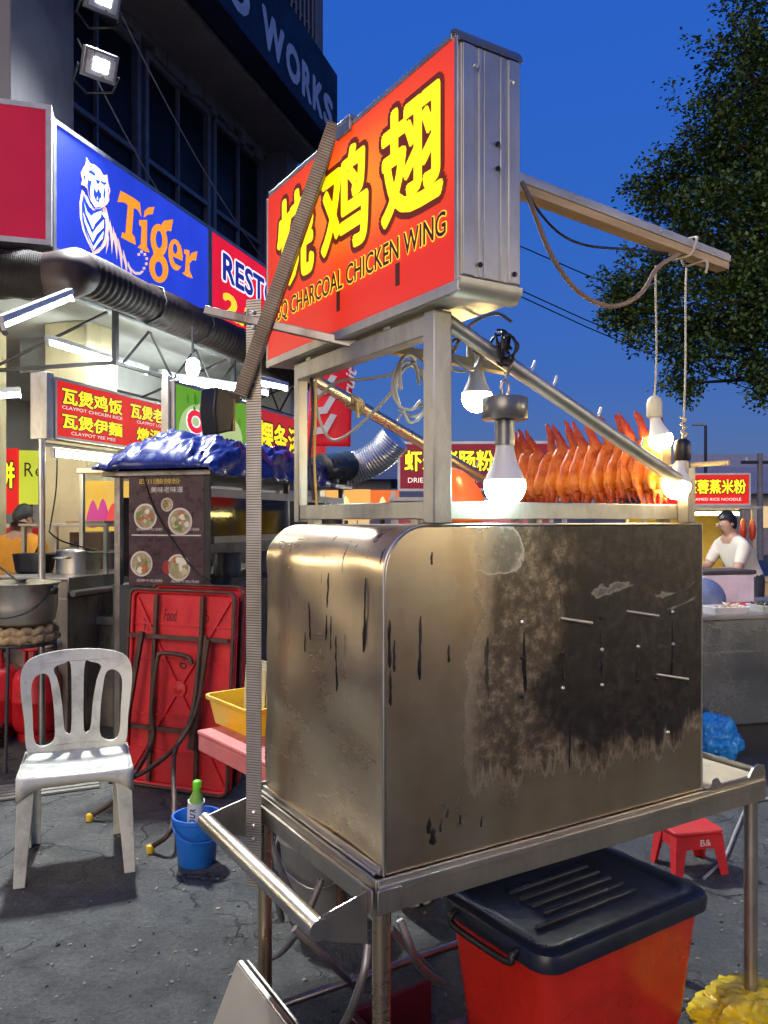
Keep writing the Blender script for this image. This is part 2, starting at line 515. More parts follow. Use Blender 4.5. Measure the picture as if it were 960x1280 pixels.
def slotted(name):
    m, nt, bs = newmat(name)
    tcn = N(nt, 'ShaderNodeTexCoord')
    wv = N(nt, 'ShaderNodeTexWave', wave_type='BANDS', bands_direction='Z'); wv.inputs['Scale'].default_value = 46.0
    nt.links.new(tcn.outputs['Object'], wv.inputs[0])
    k = cramp(nt, wv.outputs['Fac'], [(0.1, g3(0)), (0.35, g3(1))])
    n1 = noise(nt, 9, 5)
    c = cramp(nt, n1, [(0.3, (0.40, 0.36, 0.28)), (0.7, (0.60, 0.57, 0.49))])
    c = mixc(nt, k, mixc(nt, 0.55, c, (0.03, 0.025, 0.02)), c)
    nt.links.new(c, bs.inputs['Base Color']); bs.inputs['Metallic'].default_value = 0.85; bs.inputs['Roughness'].default_value = 0.42
    bump(nt, bs, k, 0.6, 0.003)
    return m
SLOT = slotted('ribbed_galvanised_angle')

def asphalt():
    m, nt, bs = newmat('old_asphalt')
    mul = lambda a, b: math_(nt, 'MULTIPLY', a, b)
    big = noise(nt, 0.8, 6, 0.62); mid = noise(nt, 6.5, 9, 0.74, dist=0.4); fine = noise(nt, 55, 6, 0.7); grit = noise(nt, 210, 2, 0.6)
    tcn = N(nt, 'ShaderNodeTexCoord')
    nn = N(nt, 'ShaderNodeTexNoise'); nn.inputs['Scale'].default_value = 3.5; nn.inputs['Detail'].default_value = 7
    nt.links.new(tcn.outputs['Object'], nn.inputs['Vector'])
    def cracks(scale, amp, w0, w1):
        sc_ = N(nt, 'ShaderNodeVectorMath'); sc_.operation = 'SCALE'; sc_.inputs['Scale'].default_value = amp
        ad = N(nt, 'ShaderNodeVectorMath'); ad.operation = 'ADD'
        vo = N(nt, 'ShaderNodeTexVoronoi', feature='DISTANCE_TO_EDGE'); vo.inputs['Scale'].default_value = scale
        nt.links.new(nn.outputs['Color'], sc_.inputs[0]); nt.links.new(tcn.outputs['Object'], ad.inputs[0]); nt.links.new(sc_.outputs[0], ad.inputs[1]); nt.links.new(ad.outputs[0], vo.inputs['Vector'])
        return cramp(nt, vo.outputs['Distance'], [(w0, g3(1)), (w1, g3(0))])
    ck = mul(cracks(1.4, 0.9, 0.003, 0.016), cramp(nt, noise(nt, 1.7, 3), [(0.48, g3(0)), (0.56, g3(1))]))
    ck2 = mul(cracks(5.0, 0.5, 0.004, 0.03), cramp(nt, noise(nt, 3.1, 3), [(0.58, g3(0)), (0.66, g3(0.8))]))
    crack = math_(nt, 'MAXIMUM', ck, ck2)
    c = cramp(nt, mid, [(0.30, (0.040, 0.043, 0.041)), (0.46, (0.074, 0.079, 0.073)), (0.56, (0.105, 0.110, 0.100)), (0.70, (0.165, 0.167, 0.150))])
    c = mixc(nt, 1.0, c, cramp(nt, big, [(0.32, g3(0.62)), (0.68, g3(1.15))]), 'MULTIPLY')
    c = mixc(nt, 1.0, c, cramp(nt, fine, [(0.35, g3(0.62)), (0.65, g3(1.30))]), 'MULTIPLY')
    c = mixc(nt, 0.7, c, cramp(nt, grit, [(0.35, g3(0.6)), (0.70, g3(1.4))]), 'MULTIPLY')
    pit = cramp(nt, noise(nt, 19, 6, 0.62, dist=1.0), [(0.66, g3(0)), (0.70, g3(0.85))])
    c = mixc(nt, pit, c, (0.018, 0.019, 0.018))
    fleck = cramp(nt, noise(nt, 11, 8, 0.74, (1.0, 1.6, 1.0), dist=0.8), [(0.685, g3(0)), (0.72, g3(0.75))])
    c = mixc(nt, fleck, c, (0.36, 0.36, 0.32))
    c = mixc(nt, crack, c, (0.012, 0.012, 0.011))
    nt.links.new(c, bs.inputs['Base Color'])
    nt.links.new(cramp(nt, mid, [(0.35, g3(0.48)), (0.65, g3(0.8))]), bs.inputs['Roughness'])
    h = math_(nt, 'ADD', mul(mid, 1.3), math_(nt, 'ADD', mul(fine, 0.5), mul(grit, 0.15)))
    h = math_(nt, 'SUBTRACT', h, math_(nt, 'ADD', mul(crack, 0.7), mul(pit, 0.3)))
    bump(nt, bs, h, 0.9, 0.022)
    return m
ASPH = asphalt()

def plaster(name, col, stain=0.5, sc_=1.2, st=(1, 1, 0.25)):
    if name in _mc: return _mc[name]
    m, nt, bs = newmat(name)
    a = noise(nt, sc_, 6, 0.65); s = noise(nt, sc_ * 4, 8, 0.7, st); f = noise(nt, 60, 4)
    c = cramp(nt, a, [(0.3, tuple(x * 0.82 for x in col)), (0.7, tuple(min(1, x * 1.1) for x in col))])
    c = mixc(nt, cramp(nt, s, [(0.48, g3(0)), (0.75, g3(stain))]), c, tuple(x * 0.35 for x in col))
    nt.links.new(c, bs.inputs['Base Color']); bs.inputs['Roughness'].default_value = 0.85
    bump(nt, bs, math_(nt, 'ADD', f, math_(nt, 'MULTIPLY', s, 1.2)), 0.25, 0.01)
    _mc[name] = m
    return m

RED_PL = M('red_plastic', (0.62, 0.025, 0.03), 0.42, var=0.12, vs=4, dirt=0.35)
BIN_RED = M('bin_red_plastic', (0.52, 0.024, 0.014), 0.30, var=0.16, vs=4, dirt=0.22, bmp=0.06, bs_=14)
LID = M('lid_navy_plastic', (0.010, 0.014, 0.026), 0.38, var=0.3, vs=8, bmp=0.08, bs_=120)
CHAIRM = M('chair_white_plastic', (0.62, 0.63, 0.52), 0.42, var=0.10, vs=3.2, dirt=0.5)
BLUE_PL = M('blue_plastic', (0.015, 0.16, 0.62), 0.4, var=0.12, vs=6, dirt=0.2)
YEL_PL = M('yellow_plastic', (0.85, 0.55, 0.02), 0.4, var=0.08)
PINK = M('faded_red_table', (0.72, 0.20, 0.18), 0.45, var=0.12, dirt=0.2)
RUST = M('brown_rusty_steel', (0.085, 0.048, 0.034), 0.55, 0.3, var=0.4, vs=14, dirt=0.3)
BLACK = M('black_plastic', (0.012, 0.012, 0.014), 0.45)
RUBBER = M('black_rubber_hose', (0.014, 0.014, 0.014), 0.6)
DARK = M('dark_painted_metal', (0.035, 0.035, 0.038), 0.5)
GASR = M('gas_bottle_red', (0.50, 0.012, 0.018), 0.38, 0.0, var=0.2, vs=5, dirt=0.4)
CREAM = M('cream_cable', (0.55, 0.50, 0.38), 0.5)
GREYC = M('grey_cable', (0.42, 0.40, 0.36), 0.45)
BRONZEC = M('brown_cable', (0.30, 0.20, 0.13), 0.4)
WOOD = M('bare_batten_wood', (0.55, 0.40, 0.22), 0.65, var=0.25, vs=5, stretch=(0.3, 6, 6), bmp=0.2)
BAMBOO = M('bamboo_stick', (0.72, 0.52, 0.26), 0.5, var=0.2)
WHITE_PL = M('white_plastic', (0.75, 0.75, 0.72), 0.4, var=0.06)
TARP = M('navy_tarpaulin', (0.014, 0.025, 0.16), 0.28, var=0.25, vs=9, rvar=0.08)
SKIN = M('skin', (0.42, 0.24, 0.16), 0.5, var=0.08)
HAIR = M('black_hair', (0.012, 0.010, 0.010), 0.45)
YELLOW_INK = M('yellow_ink', (0.9, 0.72, 0.02), 0.4, var=0.05, emit=(1.0, 0.80, 0.02), es=0.95)

SLOT_SHADED = slotted('shaded_ribbed_angle')  # same ribbed angle, with the brace's shade put into a darker colour
for n_ in SLOT_SHADED.node_tree.nodes:
    if n_.type == 'VALTORGB' and n_.color_ramp.elements[1].color[0] > 0.5 and n_.color_ramp.elements[1].color[2] < 0.6:
        n_.color_ramp.elements[0].color = (0.12, 0.095, 0.075, 1); n_.color_ramp.elements[1].color = (0.26, 0.22, 0.18, 1)

# ================================================================ ground
g = MB().grid(lambda a, b: (-150 + 300 * a, -60 + 360 * b, 0), 30, 36).build('ground', ASPH)
kind(g, 'structure')

# ================================================================ the roasting cart (local frame: x along the front, y away from us)
cart = thing('roasting_cart', 'stainless steel charcoal roasting cart with a big sooty hood box on a table', 'food cart', CART.o, CART.rz)
TZ = 0.75      # table top
# table: top sheet, front and side rails
B(0.006, 1.306, 0.006, 0.664, TZ - 0.022, TZ).build('table_top', STEEL, cart, bevel=0.002)
m = MB()
m.box(0.0, 1.312, -0.004, 0.004, TZ - 0.066, TZ + 0.006)
m.box(0.0, 1.312, -0.012, -0.0045, TZ - 0.02, TZ - 0.004)
m.build('front_rail', STEEL_W, cart, bevel=0.0015)
B(0.0, 1.312, 0.6645, 0.672, TZ - 0.066, TZ + 0.02).build('back_rail', STEEL_W, cart, bevel=0.0015)
m = MB()
m.box(-0.006, 0.0, -0.002, 0.668, TZ - 0.066, TZ + 0.006)
m.box(-0.016, -0.0065, 0.01, 0.655, TZ - 0.030, TZ - 0.014)
m.build('side_rail', STEEL_W, cart, bevel=0.0015)
m = MB()
m.box(1.3125, 1.320, -0.004, 0.672, TZ - 0.066, TZ + 0.022)
m.build('side_rail', STEEL_W, cart, bevel=0.0015)
# raised scalloped rim of the working end
def rim(y0, y1):
    prof = [(1.075, TZ + 0.0065), (1.085, TZ + 0.030), (1.10, TZ + 0.033), (1.115, TZ + 0.014), (1.24, TZ + 0.012), (1.262, TZ + 0.036), (1.29, TZ + 0.042), (1.312, TZ + 0.036), (1.312, TZ + 0.0065)]
    return MB().prism(prof, lambda a, b, t: (a, t, b), y0, y1)
rim(-0.006, 0.0015).build('rim', STEEL_W, cart)
rim(0.655, 0.6625).build('rim', STEEL_W, cart)
B(1.075, 1.30, 0.012, 0.645, TZ + 0.001, TZ + 0.008).build('chopping_board', M('board_cream', (0.72, 0.60, 0.36), 0.5, dirt=0.3), cart, bevel=0.002)
m = MB(); m.box(1.085, 1.30, 0.20, 0.212, TZ + 0.0085, TZ + 0.018)
m.build('divider', STEEL, cart)
# corner angle plate bolted to the near corner
m = MB(); m.box(-0.010, 0.050, -0.017, -0.0125, TZ - 0.060, TZ - 0.008); m.box(-0.021, -0.0165, -0.012, 0.030, TZ - 0.060, TZ - 0.006)
m.build('corner_plate', STEEL_D, cart, bevel=0.004)
# legs
for x, y, mt in ((0.022, 0.022, STEEL_B), (0.022, 0.64, STEEL_B), (1.288, 0.022, STEEL_W), (1.288, 0.64, STEEL_W)):
    lg = MB().tube([(x, y, 0.0), (x, y, TZ - 0.024)], 0.0195, 20).build('leg', mt, cart, smooth=True)
    MB().tube([(x, y, 0.0), (x, y, 0.03)], 0.023, 16).build('foot_cap', BLACK, lg, smooth=True)
# lower cross ties
MB().tube([(0.022, 0.62, 0.16), (1.288, 0.62, 0.16)], 0.012, 10).build('cross_tie', STEEL_W, cart, smooth=True)
# push handle with its two wing brackets
HX, HZ = -0.135, TZ - 0.06
MB().tube([(HX, -0.002, HZ), (HX, 0.678, HZ)], 0.0215, 20).build('push_handle', STEEL, cart, smooth=True)
for y in (0.004, 0.655):
    poly = [(-0.0225, TZ - 0.012), (-0.0225, TZ - 0.12), (-0.09, TZ - 0.098), (HX, HZ - 0.0205), (HX, HZ + 0.0205), (-0.10, HZ + 0.03)]
    MB().prism(poly, lambda a, b, t: (a, t, b), y, y + 0.004).build('handle_bracket', STEEL_W, cart)

# hood box
BX0, BX1, BY0, BY1, BZ0, BZ1, BR = 0.022, 1.046, 0.014, 0.632, TZ + 0.006, 1.488, 0.105
def hood_outline(g=0.0, n=10):
    pts = [(BX0 - g, BZ0), (BX0 - g, BZ1 - BR)]
    for i in range(1, n + 1):
        a = R(180 - 90 * i / n)
        pts.append((BX0 + BR + (BR + g) * math.cos(a), BZ1 - BR + (BR + g) * math.sin(a)))
    pts += [(BX1 + g, BZ1 + g), (BX1 + g, BZ0)]
    return pts
ol = hood_outline()
# wrapped sheet over left side, shoulder and top, slightly dented
arc = [(0.0, ol[0])]
dense = []
for (a, b) in zip(ol[:-2], ol[1:-1]):
    n = max(1, int((Vector(b) - Vector(a)).length / 0.03))
    for i in range(n): dense.append(Vector(a).lerp(Vector(b), i / n))
dense.append(Vector(ol[-2]))
m = MB()
ny = 24
def hp(i, j):
    p = dense[i]; y = BY0 + 0.003 + (BY1 - BY0 - 0.006) * j / ny
    dent = 0.0
    if p.x < BX0 + 0.02:
        dent = 0.004 * math.sin(9 * p.y + 5 * y) * math.sin(math.pi * (p.y - BZ0) / (BZ1 - BZ0)) + 0.003 * math.sin(21 * p.y - 11 * y)
        dent *= min(1, (y - BY0) / 0.06)
    return (p.x + dent, y, p.y)
m.add([hp(i, j) for i in range(len(dense)) for j in range(ny + 1)],
      [(i * (ny + 1) + j, i * (ny + 1) + j + 1, (i + 1) * (ny + 1) + j + 1, (i + 1) * (ny + 1) + j) for i in range(len(dense) - 1) for j in range(ny)])
m.build('hood_wrap', SIDE, cart, smooth=True, ang=60)
# front sheet with turned edge
fr = MB()
inner = hood_outline(-0.002)
fr.prism(inner, lambda a, b, t: (a, t, b), BY0 - 0.006, BY0 + 0.002)
front = fr.build('hood_front', FRONT, cart, bevel=0.002)
pth = [(a, BY0 - 0.004, b) for a, b in hood_outline(0.0015)]
MB().tube(pth, 0.0035, 8).build('edge_fold', STEEL, cart, smooth=True)
B(BX1 - 0.004, BX1, BY0 + 0.003, BY1 - 0.003, BZ0, BZ1 - 0.003).build('hood_end', STEEL_D, cart)
B(BX0 + 0.004, BX1 - 0.0045, BY1 - 0.003, BY1, BZ0, BZ1 - 0.06).build('hood_back', STEEL_D, cart)
# base flange between the box and the table, along the left side
m = MB()
m.bar((BX0 - 0.006, BY0, BZ0 + 0.008), (BX0 - 0.006, BY1, BZ0 + 0.008), 0.010, 0.016)
m.bar((BX0 - 0.015, BY0 + 0.01, BZ0 + 0.001), (BX0 - 0.015, BY1, BZ0 + 0.001), 0.008, 0.008)
m.build('base_flange', STEEL, cart, bevel=0.002)
# bolts through the front sheet and the long pins left in some of the holes
BOLT = M('bolt_zinc', (0.62, 0.60, 0.55), 0.35, 1.0, var=0.3, vs=60)
BOLT_K = M('bolt_black', (0.02, 0.02, 0.02), 0.5, 0.4)
pins = [(722, 776, 42), (805, 767, 40), (842, 846, 30)]
bolts = [(652, 778, 0), (652, 822, 1), (652, 870, 1), (703, 817, 1), (703, 860, 0), (752, 772, 1), (752, 812, 0), (752, 856, 0), (797, 808, 0), (797, 850, 1), (799, 893, 1),
         (840, 765, 0), (841, 805, 0), (820, 848, 1), (827, 884, 1), (834, 915, 0)]
for px, py, k in bolts:
    p = CART.aty(px, py, BY0 - 0.006)
    MB().lathe([(0.0055, 0), (0.0055, 0.003), (0.0035, 0.006), (0.0, 0.007)], p, 8, (0, -1, 0)).build('bolt', BOLT_K if k else BOLT, cart, smooth=True)
for px, py, L in pins:
    p = CART.aty(px - 22, py - 3, BY0 - 0.006)
    q = CART.aty(px + 18, py + 3, BY0 - 0.016)
    MB().tube([p, q], 0.0042, 8).build('skewer_pin', STEEL, cart, smooth=True)

# hardened tar runs on the front and on the left side, flakes near the bottom edge
TAR = M('tar_black', (0.010, 0.009, 0.009), 0.35, rvar=0.2)
q = random.Random(12)
def tar(p, q_, nrm, w):
    m = MB(); n = 9; pts = []
    for i in range(n):
        t = i / (n - 1); c = Vector(p).lerp(Vector(q_), t) + Vector((q.uniform(-.0012, .0012), q.uniform(-.0012, .0012) if abs(nrm[0]) > .5 else 0, 0))
        pts.append((c, w * (0.35 + 0.5 * abs(math.sin(t * 5 + w * 900)) + 0.5 * t) * (0.3 if i in (0, n - 1) else 1)))
    nv_ = Vector(nrm); side = nv_.cross(Vector((0, 0, 1))).normalized()
    vs = []
    for c, r in pts: vs += [c - side * r, c - side * r * .5 + nv_ * .0014, c + side * r * .5 + nv_ * .0014, c + side * r]
    m.add(vs, [(4 * i + k, 4 * i + k + 1, 4 * i + k + 5, 4 * i + k + 4) for i in range(n - 1) for k in range(3)])
    return m.build('tar_run', TAR, cart, smooth=True)
for px, y0, y1, w in ((487, 775, 835, .004), (488, 838, 882, .0035), (493, 800, 840, .003), (526, 770, 850, .004), (561, 806, 828, .0035), (540, 690, 706, .003), (560, 1010, 1022, .003), (537, 1022, 1042, .006), (541, 1036, 1056, .008), (552, 1024, 1040, .003), (575, 1018, 1030, .003), (602, 1020, 1034, .0025), (727, 1030, 1040, .003), (712, 900, 960, .003), (655, 790, 865, .006), (703, 830, 850, .004), (752, 785, 845, .005), (841, 775, 850, .004), (797, 820, 845, .004)):
    tar(CART.aty(px, y0, BY0 - 0.0062), CART.aty(px + q.uniform(-2, 2), y1, BY0 - 0.0062), (0, -1, 0), w)
for px, y0, y1, w in ((387, 752, 800, .0035), (380, 790, 815, .0028), (409, 716, 800, .005), (422, 795, 864, .004), (457, 722, 815, .0045), (415, 770, 812, .003), (462, 700, 730, .005)):
    p_, q_ = CART.atx(px, y0, BX0 - 0.0005), CART.atx(px, y1, BX0 - 0.0005)
    def onside(p):
        p = p.copy(); dd2 = 0.004 * math.sin(9 * p.z + 5 * p.y) * math.sin(math.pi * (p.z - BZ0) / (BZ1 - BZ0)) + 0.003 * math.sin(21 * p.z - 11 * p.y)
        p.x = BX0 + dd2 * min(1, (p.y - BY0) / 0.06) - 0.001; return p
    p_, q_ = onside(p_), onside(q_)
    if p_.z < BZ1 - BR: tar(p_, q_, (-1, 0, 0), w)

# roof frame over the box
RZ0, RZ1 = 1.502, 1.542
PX = 0.157                  # x of the front-left post
FRX = 0.98                  # x of the right-hand posts
BKY = 0.688
m = MB(); m.box(PX + 0.026, FRX + 0.012, 0.030, 0.062, RZ0, RZ1)
m.build('frame_rail', STEEL_G, cart, bevel=0.002)
B(PX + 0.026, FRX + 0.012, BKY - 0.03, BKY, RZ0, RZ1).build('frame_rail', STEEL_G, cart, bevel=0.002)
B(PX - 0.008, PX + 0.0245, 0.040, BKY - 0.004, RZ0, RZ1).build('frame_rail', STEEL_G, cart, bevel=0.002)
B(FRX - 0.02, FRX + 0.010, 0.064, BKY - 0.032, RZ0 + 0.002, RZ1 - 0.002).build('frame_rail', STEEL_G, cart, bevel=0.002)
B(PX - 0.024, PX + 0.024, -0.012, 0.0295, BZ1 + 0.004, 1.952).build('post', STEEL_G, cart, bevel=0.003)
B(PX - 0.012, PX + 0.018, BKY - 0.003, BKY + 0.027, 1.494, 1.952).build('post', STEEL_G, cart, bevel=0.002)
B(FRX - 0.008, FRX + 0.022, -0.006, 0.0295, 1.4925, 1.656).build('post', STEEL_D, cart, bevel=0.002)
B(FRX - 0.012, FRX + 0.016, BKY + 0.001, BKY + 0.027, 1.494, 1.60).build('post', STEEL_D, cart, bevel=0.002)
for x, y in ((FRX, BKY + 0.01), (PX, BKY + 0.01)):
    B(x - 0.01, x + 0.014, BKY - 0.1, BKY - 0.06, BZ1 - 0.062, RZ0).build('spacer', STEEL_D, cart)
    B(x - 0.01, x + 0.014, 0.07, 0.10, BZ1 - 0.004, RZ0).build('spacer', STEEL_D, cart)
B(PX - 0.02, PX + 0.02, 0.030, BKY - 0.004, 1.902, 1.948).build('top_beam', STEEL_G, cart, bevel=0.003)
# sloping tubes that carry the skewers
fa, fb = Vector((PX + 0.026, 0.010, 1.935)), Vector((FRX - 0.012, 0.010, 1.600))
ba, bb = Vector((PX + 0.020, BKY + 0.012, 1.925)), Vector((FRX - 0.014, BKY + 0.012, 1.580))
for a, b, mt in ((fa, fb, STEEL_G), (ba, bb, STEEL_B)):
    t = MB().tube([a, b], 0.0175, 18).build('slope_tube', mt, cart, smooth=True)
    d = (b - a).normalized(); up = Vector((-d.z, 0, d.x))
    for s in (0.27, 0.36, 0.55, 0.75, 0.955):
        c = a.lerp(b, s) + up * 0.016
        pts = [c - d * 0.02, c, c + d * 0.018 + up * 0.001, c + d * 0.027 + up * 0.008, c + d * 0.028 + up * 0.030]
        MB().tube(spline(pts, 4), 0.003, 7).build('hook', STEEL_W, t, smooth=True)

# slotted-angle upright, diagonal brace and stub bar that steady the sign
ax_, ay_ = -0.026, 0.592
def angle_bar(a, b, w, name, d1, d2, mt=SLOT):
    a, b = Vector(a), Vector(b); d1, d2 = Vector(d1).normalized(), Vector(d2).normalized()
    D = (b - a); L = D.length; D.normalize()
    q = Matrix((d1, d2, D)).transposed()
    m = MB(); t = 0.003
    m.box(0, w, -t, 0, 0, L); m.box(-t, 0, 0, w, 0, L)
    ob = m.build(name, mt, cart)
    ob.matrix_local = Matrix.Translation(a) @ q.to_4x4()
    return ob
# the ribbed face looks at the camera, the other flange runs back
fx = (CART.loc((1, 0, 0)) - CART.loc((0, 0, 0))); fy = (CART.loc((0, 1, 0)) - CART.loc((0, 0, 0)))
angle_bar((-0.05, 0.59, 0.53), (-0.05, 0.595, 2.085), 0.042, 'angle_upright', fx * 0.9 - fy * 0.25, fy * 0.9 + fx * 0.3)
for z in (0.61, 0.655, 0.69, 0.725, 2.05, 2.01, 1.93):
    MB().lathe([(0.006, 0), (0.006, 0.004), (0, 0.006)], Vector((-0.05, 0.592, z)) + (fx * 0.9 - fy * 0.25).normalized() * 0.021 - fy * 0.004, 10, -fy).build('bolt', BOLT, cart, smooth=True)
s0 = CART.loc(W(303, 480, 2.10)); s1 = Vector((0.085, 0.333, 2.500))
dd = (s1 - s0).normalized(); si = dd.cross(fy).normalized()
angle_bar(s0 - dd * 0.03 - si * 0.019, s1 - si * 0.017, 0.033, 'diagonal_brace', si, fy, SLOT_SHADED)
e0 = CART.loc(W(258, 388, 2.17)); e1 = CART.loc(W(447, 431, 2.04))
MB().bar(e0, e1, 0.028, 0.022).build('stub_bar', STEEL_D, cart, bevel=0.002)
MB().bar(Vector((-0.035, 0.60, 2.06)), Vector((-0.035, 0.60, 2.02)), 0.03, 0.03).build('clamp', STEEL_D, cart, bevel=0.003)

# ================================================================ lightbox sign on the cart
SU0, SU1, SV0, SV1, SZ0, SZ1 = 0.112, 0.272, -0.128, 0.836, 1.956, 2.486
sign = thing('lightbox_sign', 'lit orange-red lightbox with three big yellow Chinese characters above the cart', 'sign', CART.w(0, 0, 0), CART.rz)
def ring(x, r=0.026):
    return [(x, a, b) for a, b in rrect(SV0, SV1, SZ0, SZ1, r, 6)]
# body shell: rounded rectangle extruded along x
m = MB()
poly = rrect(SV0 + 0.002, SV1 - 0.002, SZ0 + 0.002, SZ1 - 0.002, 0.028, 6)
m.prism(poly, lambda a, b, t: (t, a, b), SU0 + 0.004, SU1 - 0.004)
m.build('case', ALU, sign, smooth=True, ang=30)
# extruded end cheek (faces us) with ribs
ch = MB()
ch.box(SU0 + 0.004, SU1 - 0.004, SV0 - 0.004, SV0 + 0.0015, SZ0 + 0.035, SZ1 - 0.03)
ch.build('end_cheek', ALU, sign, bevel=0.001)
for u0, u1, k in ((SU0 + 0.006, SU0 + 0.034, 0.003), (SU0 + 0.046, SU0 + 0.056, 0.002), (SU0 + 0.060, SU0 + 0.098, 0.0015), (SU0 + 0.103, SU0 + 0.113, 0.002), (SU1 - 0.036, SU1 - 0.006, 0.003)):
    B(u0, u1, SV0 - 0.0045 - k, SV0 - 0.0042, SZ0 + 0.036, SZ1 - 0.031).build('cheek_rib', ALU, sign, bevel=0.001)
# corner caps
for top in (0, 1):
    m = MB(); z = SZ1 - 0.03 if top else SZ0 + 0.034
    pts = []
    for i in range(7):
        a = R(180 + 90 * i / 6) if not top else R(180 - 90 * i / 6)
        pts.append((SV0 + 0.026 + 0.034 * math.cos(a), (SZ1 - 0.028 if top else SZ0 + 0.030) + 0.034 * math.sin(a)))
    inn = [(SV0 + 0.026 + 0.027 * math.cos(R(180 + (90 if not top else -90) * i / 6)), (SZ1 - 0.028 if top else SZ0 + 0.030) + 0.027 * math.sin(R(180 + (90 if not top else -90) * i / 6))) for i in range(6, -1, -1)]
    m.prism(pts + inn, lambda a, b, t: (t, a, b), SU0 - 0.001, SU1 + 0.001)
    m.build('corner_cap', STEEL_D if top else ALU, sign, smooth=True, ang=50)
# face: acrylic sheet with warm tube glow
def cart_face():
    m, nt, bs = newmat('orange_red_acrylic')
    tcn = N(nt, 'ShaderNodeTexCoord'); sp = N(nt, 'ShaderNodeSeparateXYZ'); nt.links.new(tcn.outputs['Object'], sp.inputs[0])
    # two tubes stand behind the sheet: brighter bands along their length
    def band(src, c, w):
        d = math_(nt, 'ABSOLUTE', math_(nt, 'SUBTRACT', src, c))
        mr = N(nt, 'ShaderNodeMapRange'); mr.interpolation_type = 'SMOOTHSTEP'; mr.inputs[1].default_value = w; mr.inputs[2].default_value = 0.0
        nt.links.new(d, mr.inputs[0]); return mr.outputs[0]
    b = math_(nt, 'MULTIPLY', band(sp.outputs['Z'], 2.30, 0.26), band(sp.outputs['Y'], 0.30, 0.62))
    ribs = N(nt, 'ShaderNodeTexWave', wave_type='BANDS', bands_direction='Y'); ribs.inputs['Scale'].default_value = 32
    nt.links.new(tcn.outputs['Object'], ribs.inputs[0])
    c = cramp(nt, b, [(0.0, (0.66, 0.026, 0.010)), (0.40, (0.88, 0.085, 0.010)), (1.0, (1.0, 0.30, 0.014))])
    nt.links.new(mixc(nt, math_(nt, 'MULTIPLY', ribs.outputs['Fac'], 0.10), c, (0.5, 0.02, 0.0)), bs.inputs['Emission Color'])
    bs.inputs['Emission Strength'].default_value = 1.0
    bs.inputs['Base Color'].default_value = (0.22, 0.01, 0.005, 1); bs.inputs['Roughness'].default_value = 0.35
    return m
CF = cart_face()
B(SU0 - 0.0005, SU0 + 0.0035, SV0 + 0.012, SV1 - 0.012, SZ0 + 0.026, SZ1 - 0.016).build('face_panel', CF, sign)
B(SU0 - 0.003, SU0 + 0.0035, SV0 + 0.0, SV1 - 0.0, SZ0 + 0.003, SZ0 + 0.0255).build('face_frame', ALU, sign, bevel=0.001)
B(SU0 - 0.003, SU0 + 0.0035, SV0 + 0.02, SV1 - 0.02, SZ1 - 0.0155, SZ1 - 0.003).build('face_frame', ALU, sign, bevel=0.001)
B(SU0 - 0.003, SU0 + 0.0035, SV1 - 0.0115, SV1 - 0.001, SZ0 + 0.026, SZ1 - 0.016).build('face_frame', ALU, sign, bevel=0.001)
B(SU0 - 0.003, SU0 + 0.0035, SV0 + 0.001, SV0 + 0.0115, SZ0 + 0.026, SZ1 - 0.016).build('face_frame', ALU, sign, bevel=0.001)
YG = glow('sign_yellow', (1.0, 0.74, 0.004), 1.0)
BRN = glow('sign_brown_outline', (0.10, 0.012, 0.003), 1.0)
YOL = glow('sign_pale_outline', (1.0, 0.62, 0.05), 0.85)
DKL = glow('sign_dark_letters', (0.03, 0.008, 0.004), 1.0)
fo = (SU0 - 0.0005, SV1, 0); XD, ZD = (0, -1, 0), (0, 0, 1)
Lw = SV1 - SV0
for s, a, b, z0, z1 in (('翅', 0.048, 0.295, 2.165, 2.425), ('鸡', 0.352, 0.600, 2.165, 2.425), ('烧', 0.640, 0.885, 2.165, 2.425)):
    x0, x1 = Lw - b, Lw - a
    lettering('character_outline', s, BRN, sign, fo, XD, ZD, x0, x1, z0, z1, 0.0012, 0.085, ref=0.03)
    lettering('character', s, YG, sign, fo, XD, ZD, x0, x1, z0, z1, 0.0024, 0.03, ref=0.03)
lettering('caption_outline', 'BBQ CHARCOAL CHICKEN WING', YOL, sign, fo, XD, ZD, Lw - 0.915, Lw - 0.040, 2.074, 2.134, 0.0012, 0.05, ref=0.012)
lettering('caption', 'BBQ CHARCOAL CHICKEN WING', DKL, sign, fo, XD, ZD, Lw - 0.915, Lw - 0.040, 2.074, 2.134, 0.0024, 0.012, ref=0.012)
# rust runs / peeled tape scraps under the caption
for v, z in ((0.09, 2.045), (0.37, 2.05)):
    B(SU0 - 0.0022, SU0 - 0.0008, v, v + 0.016, z - 0.02, z + 0.03).build('tape_scrap', DKL, sign)
for u, z in ((0.15, SZ1 - 0.07), (0.245, SZ1 - 0.075), (0.206, SZ1 - 0.215), (0.206, SZ1 - 0.265), (0.16, SZ0 + 0.06), (0.25, SZ0 + 0.055)):
    MB().lathe([(0.0055, 0), (0.0055, 0.003), (0, 0.005)], (u, SV0 - 0.0075, z), 10, (0, -1, 0)).build('rivet', BOLT_K if z < SZ1 - 0.1 else BOLT, sign, smooth=True)
# carrying lugs
for v in (0.18, 0.60):
    B(SU0 + 0.03, SU1 - 0.03, v, v + 0.03, SZ0 - 0.0075, SZ0 + 0.003).build('foot_bracket', STEEL_G, sign)
m = MB(); m.box(SU0 - 0.012, SU0 + 0.03, 0.30, 0.37, SZ1 - 0.001, SZ1 + 0.010); m.box(SU0 - 0.012, SU0 - 0.0035, 0.30, 0.37, SZ1 - 0.03, SZ1 - 0.001)
m.build('top_clip', STEEL_G, sign, bevel=0.002)

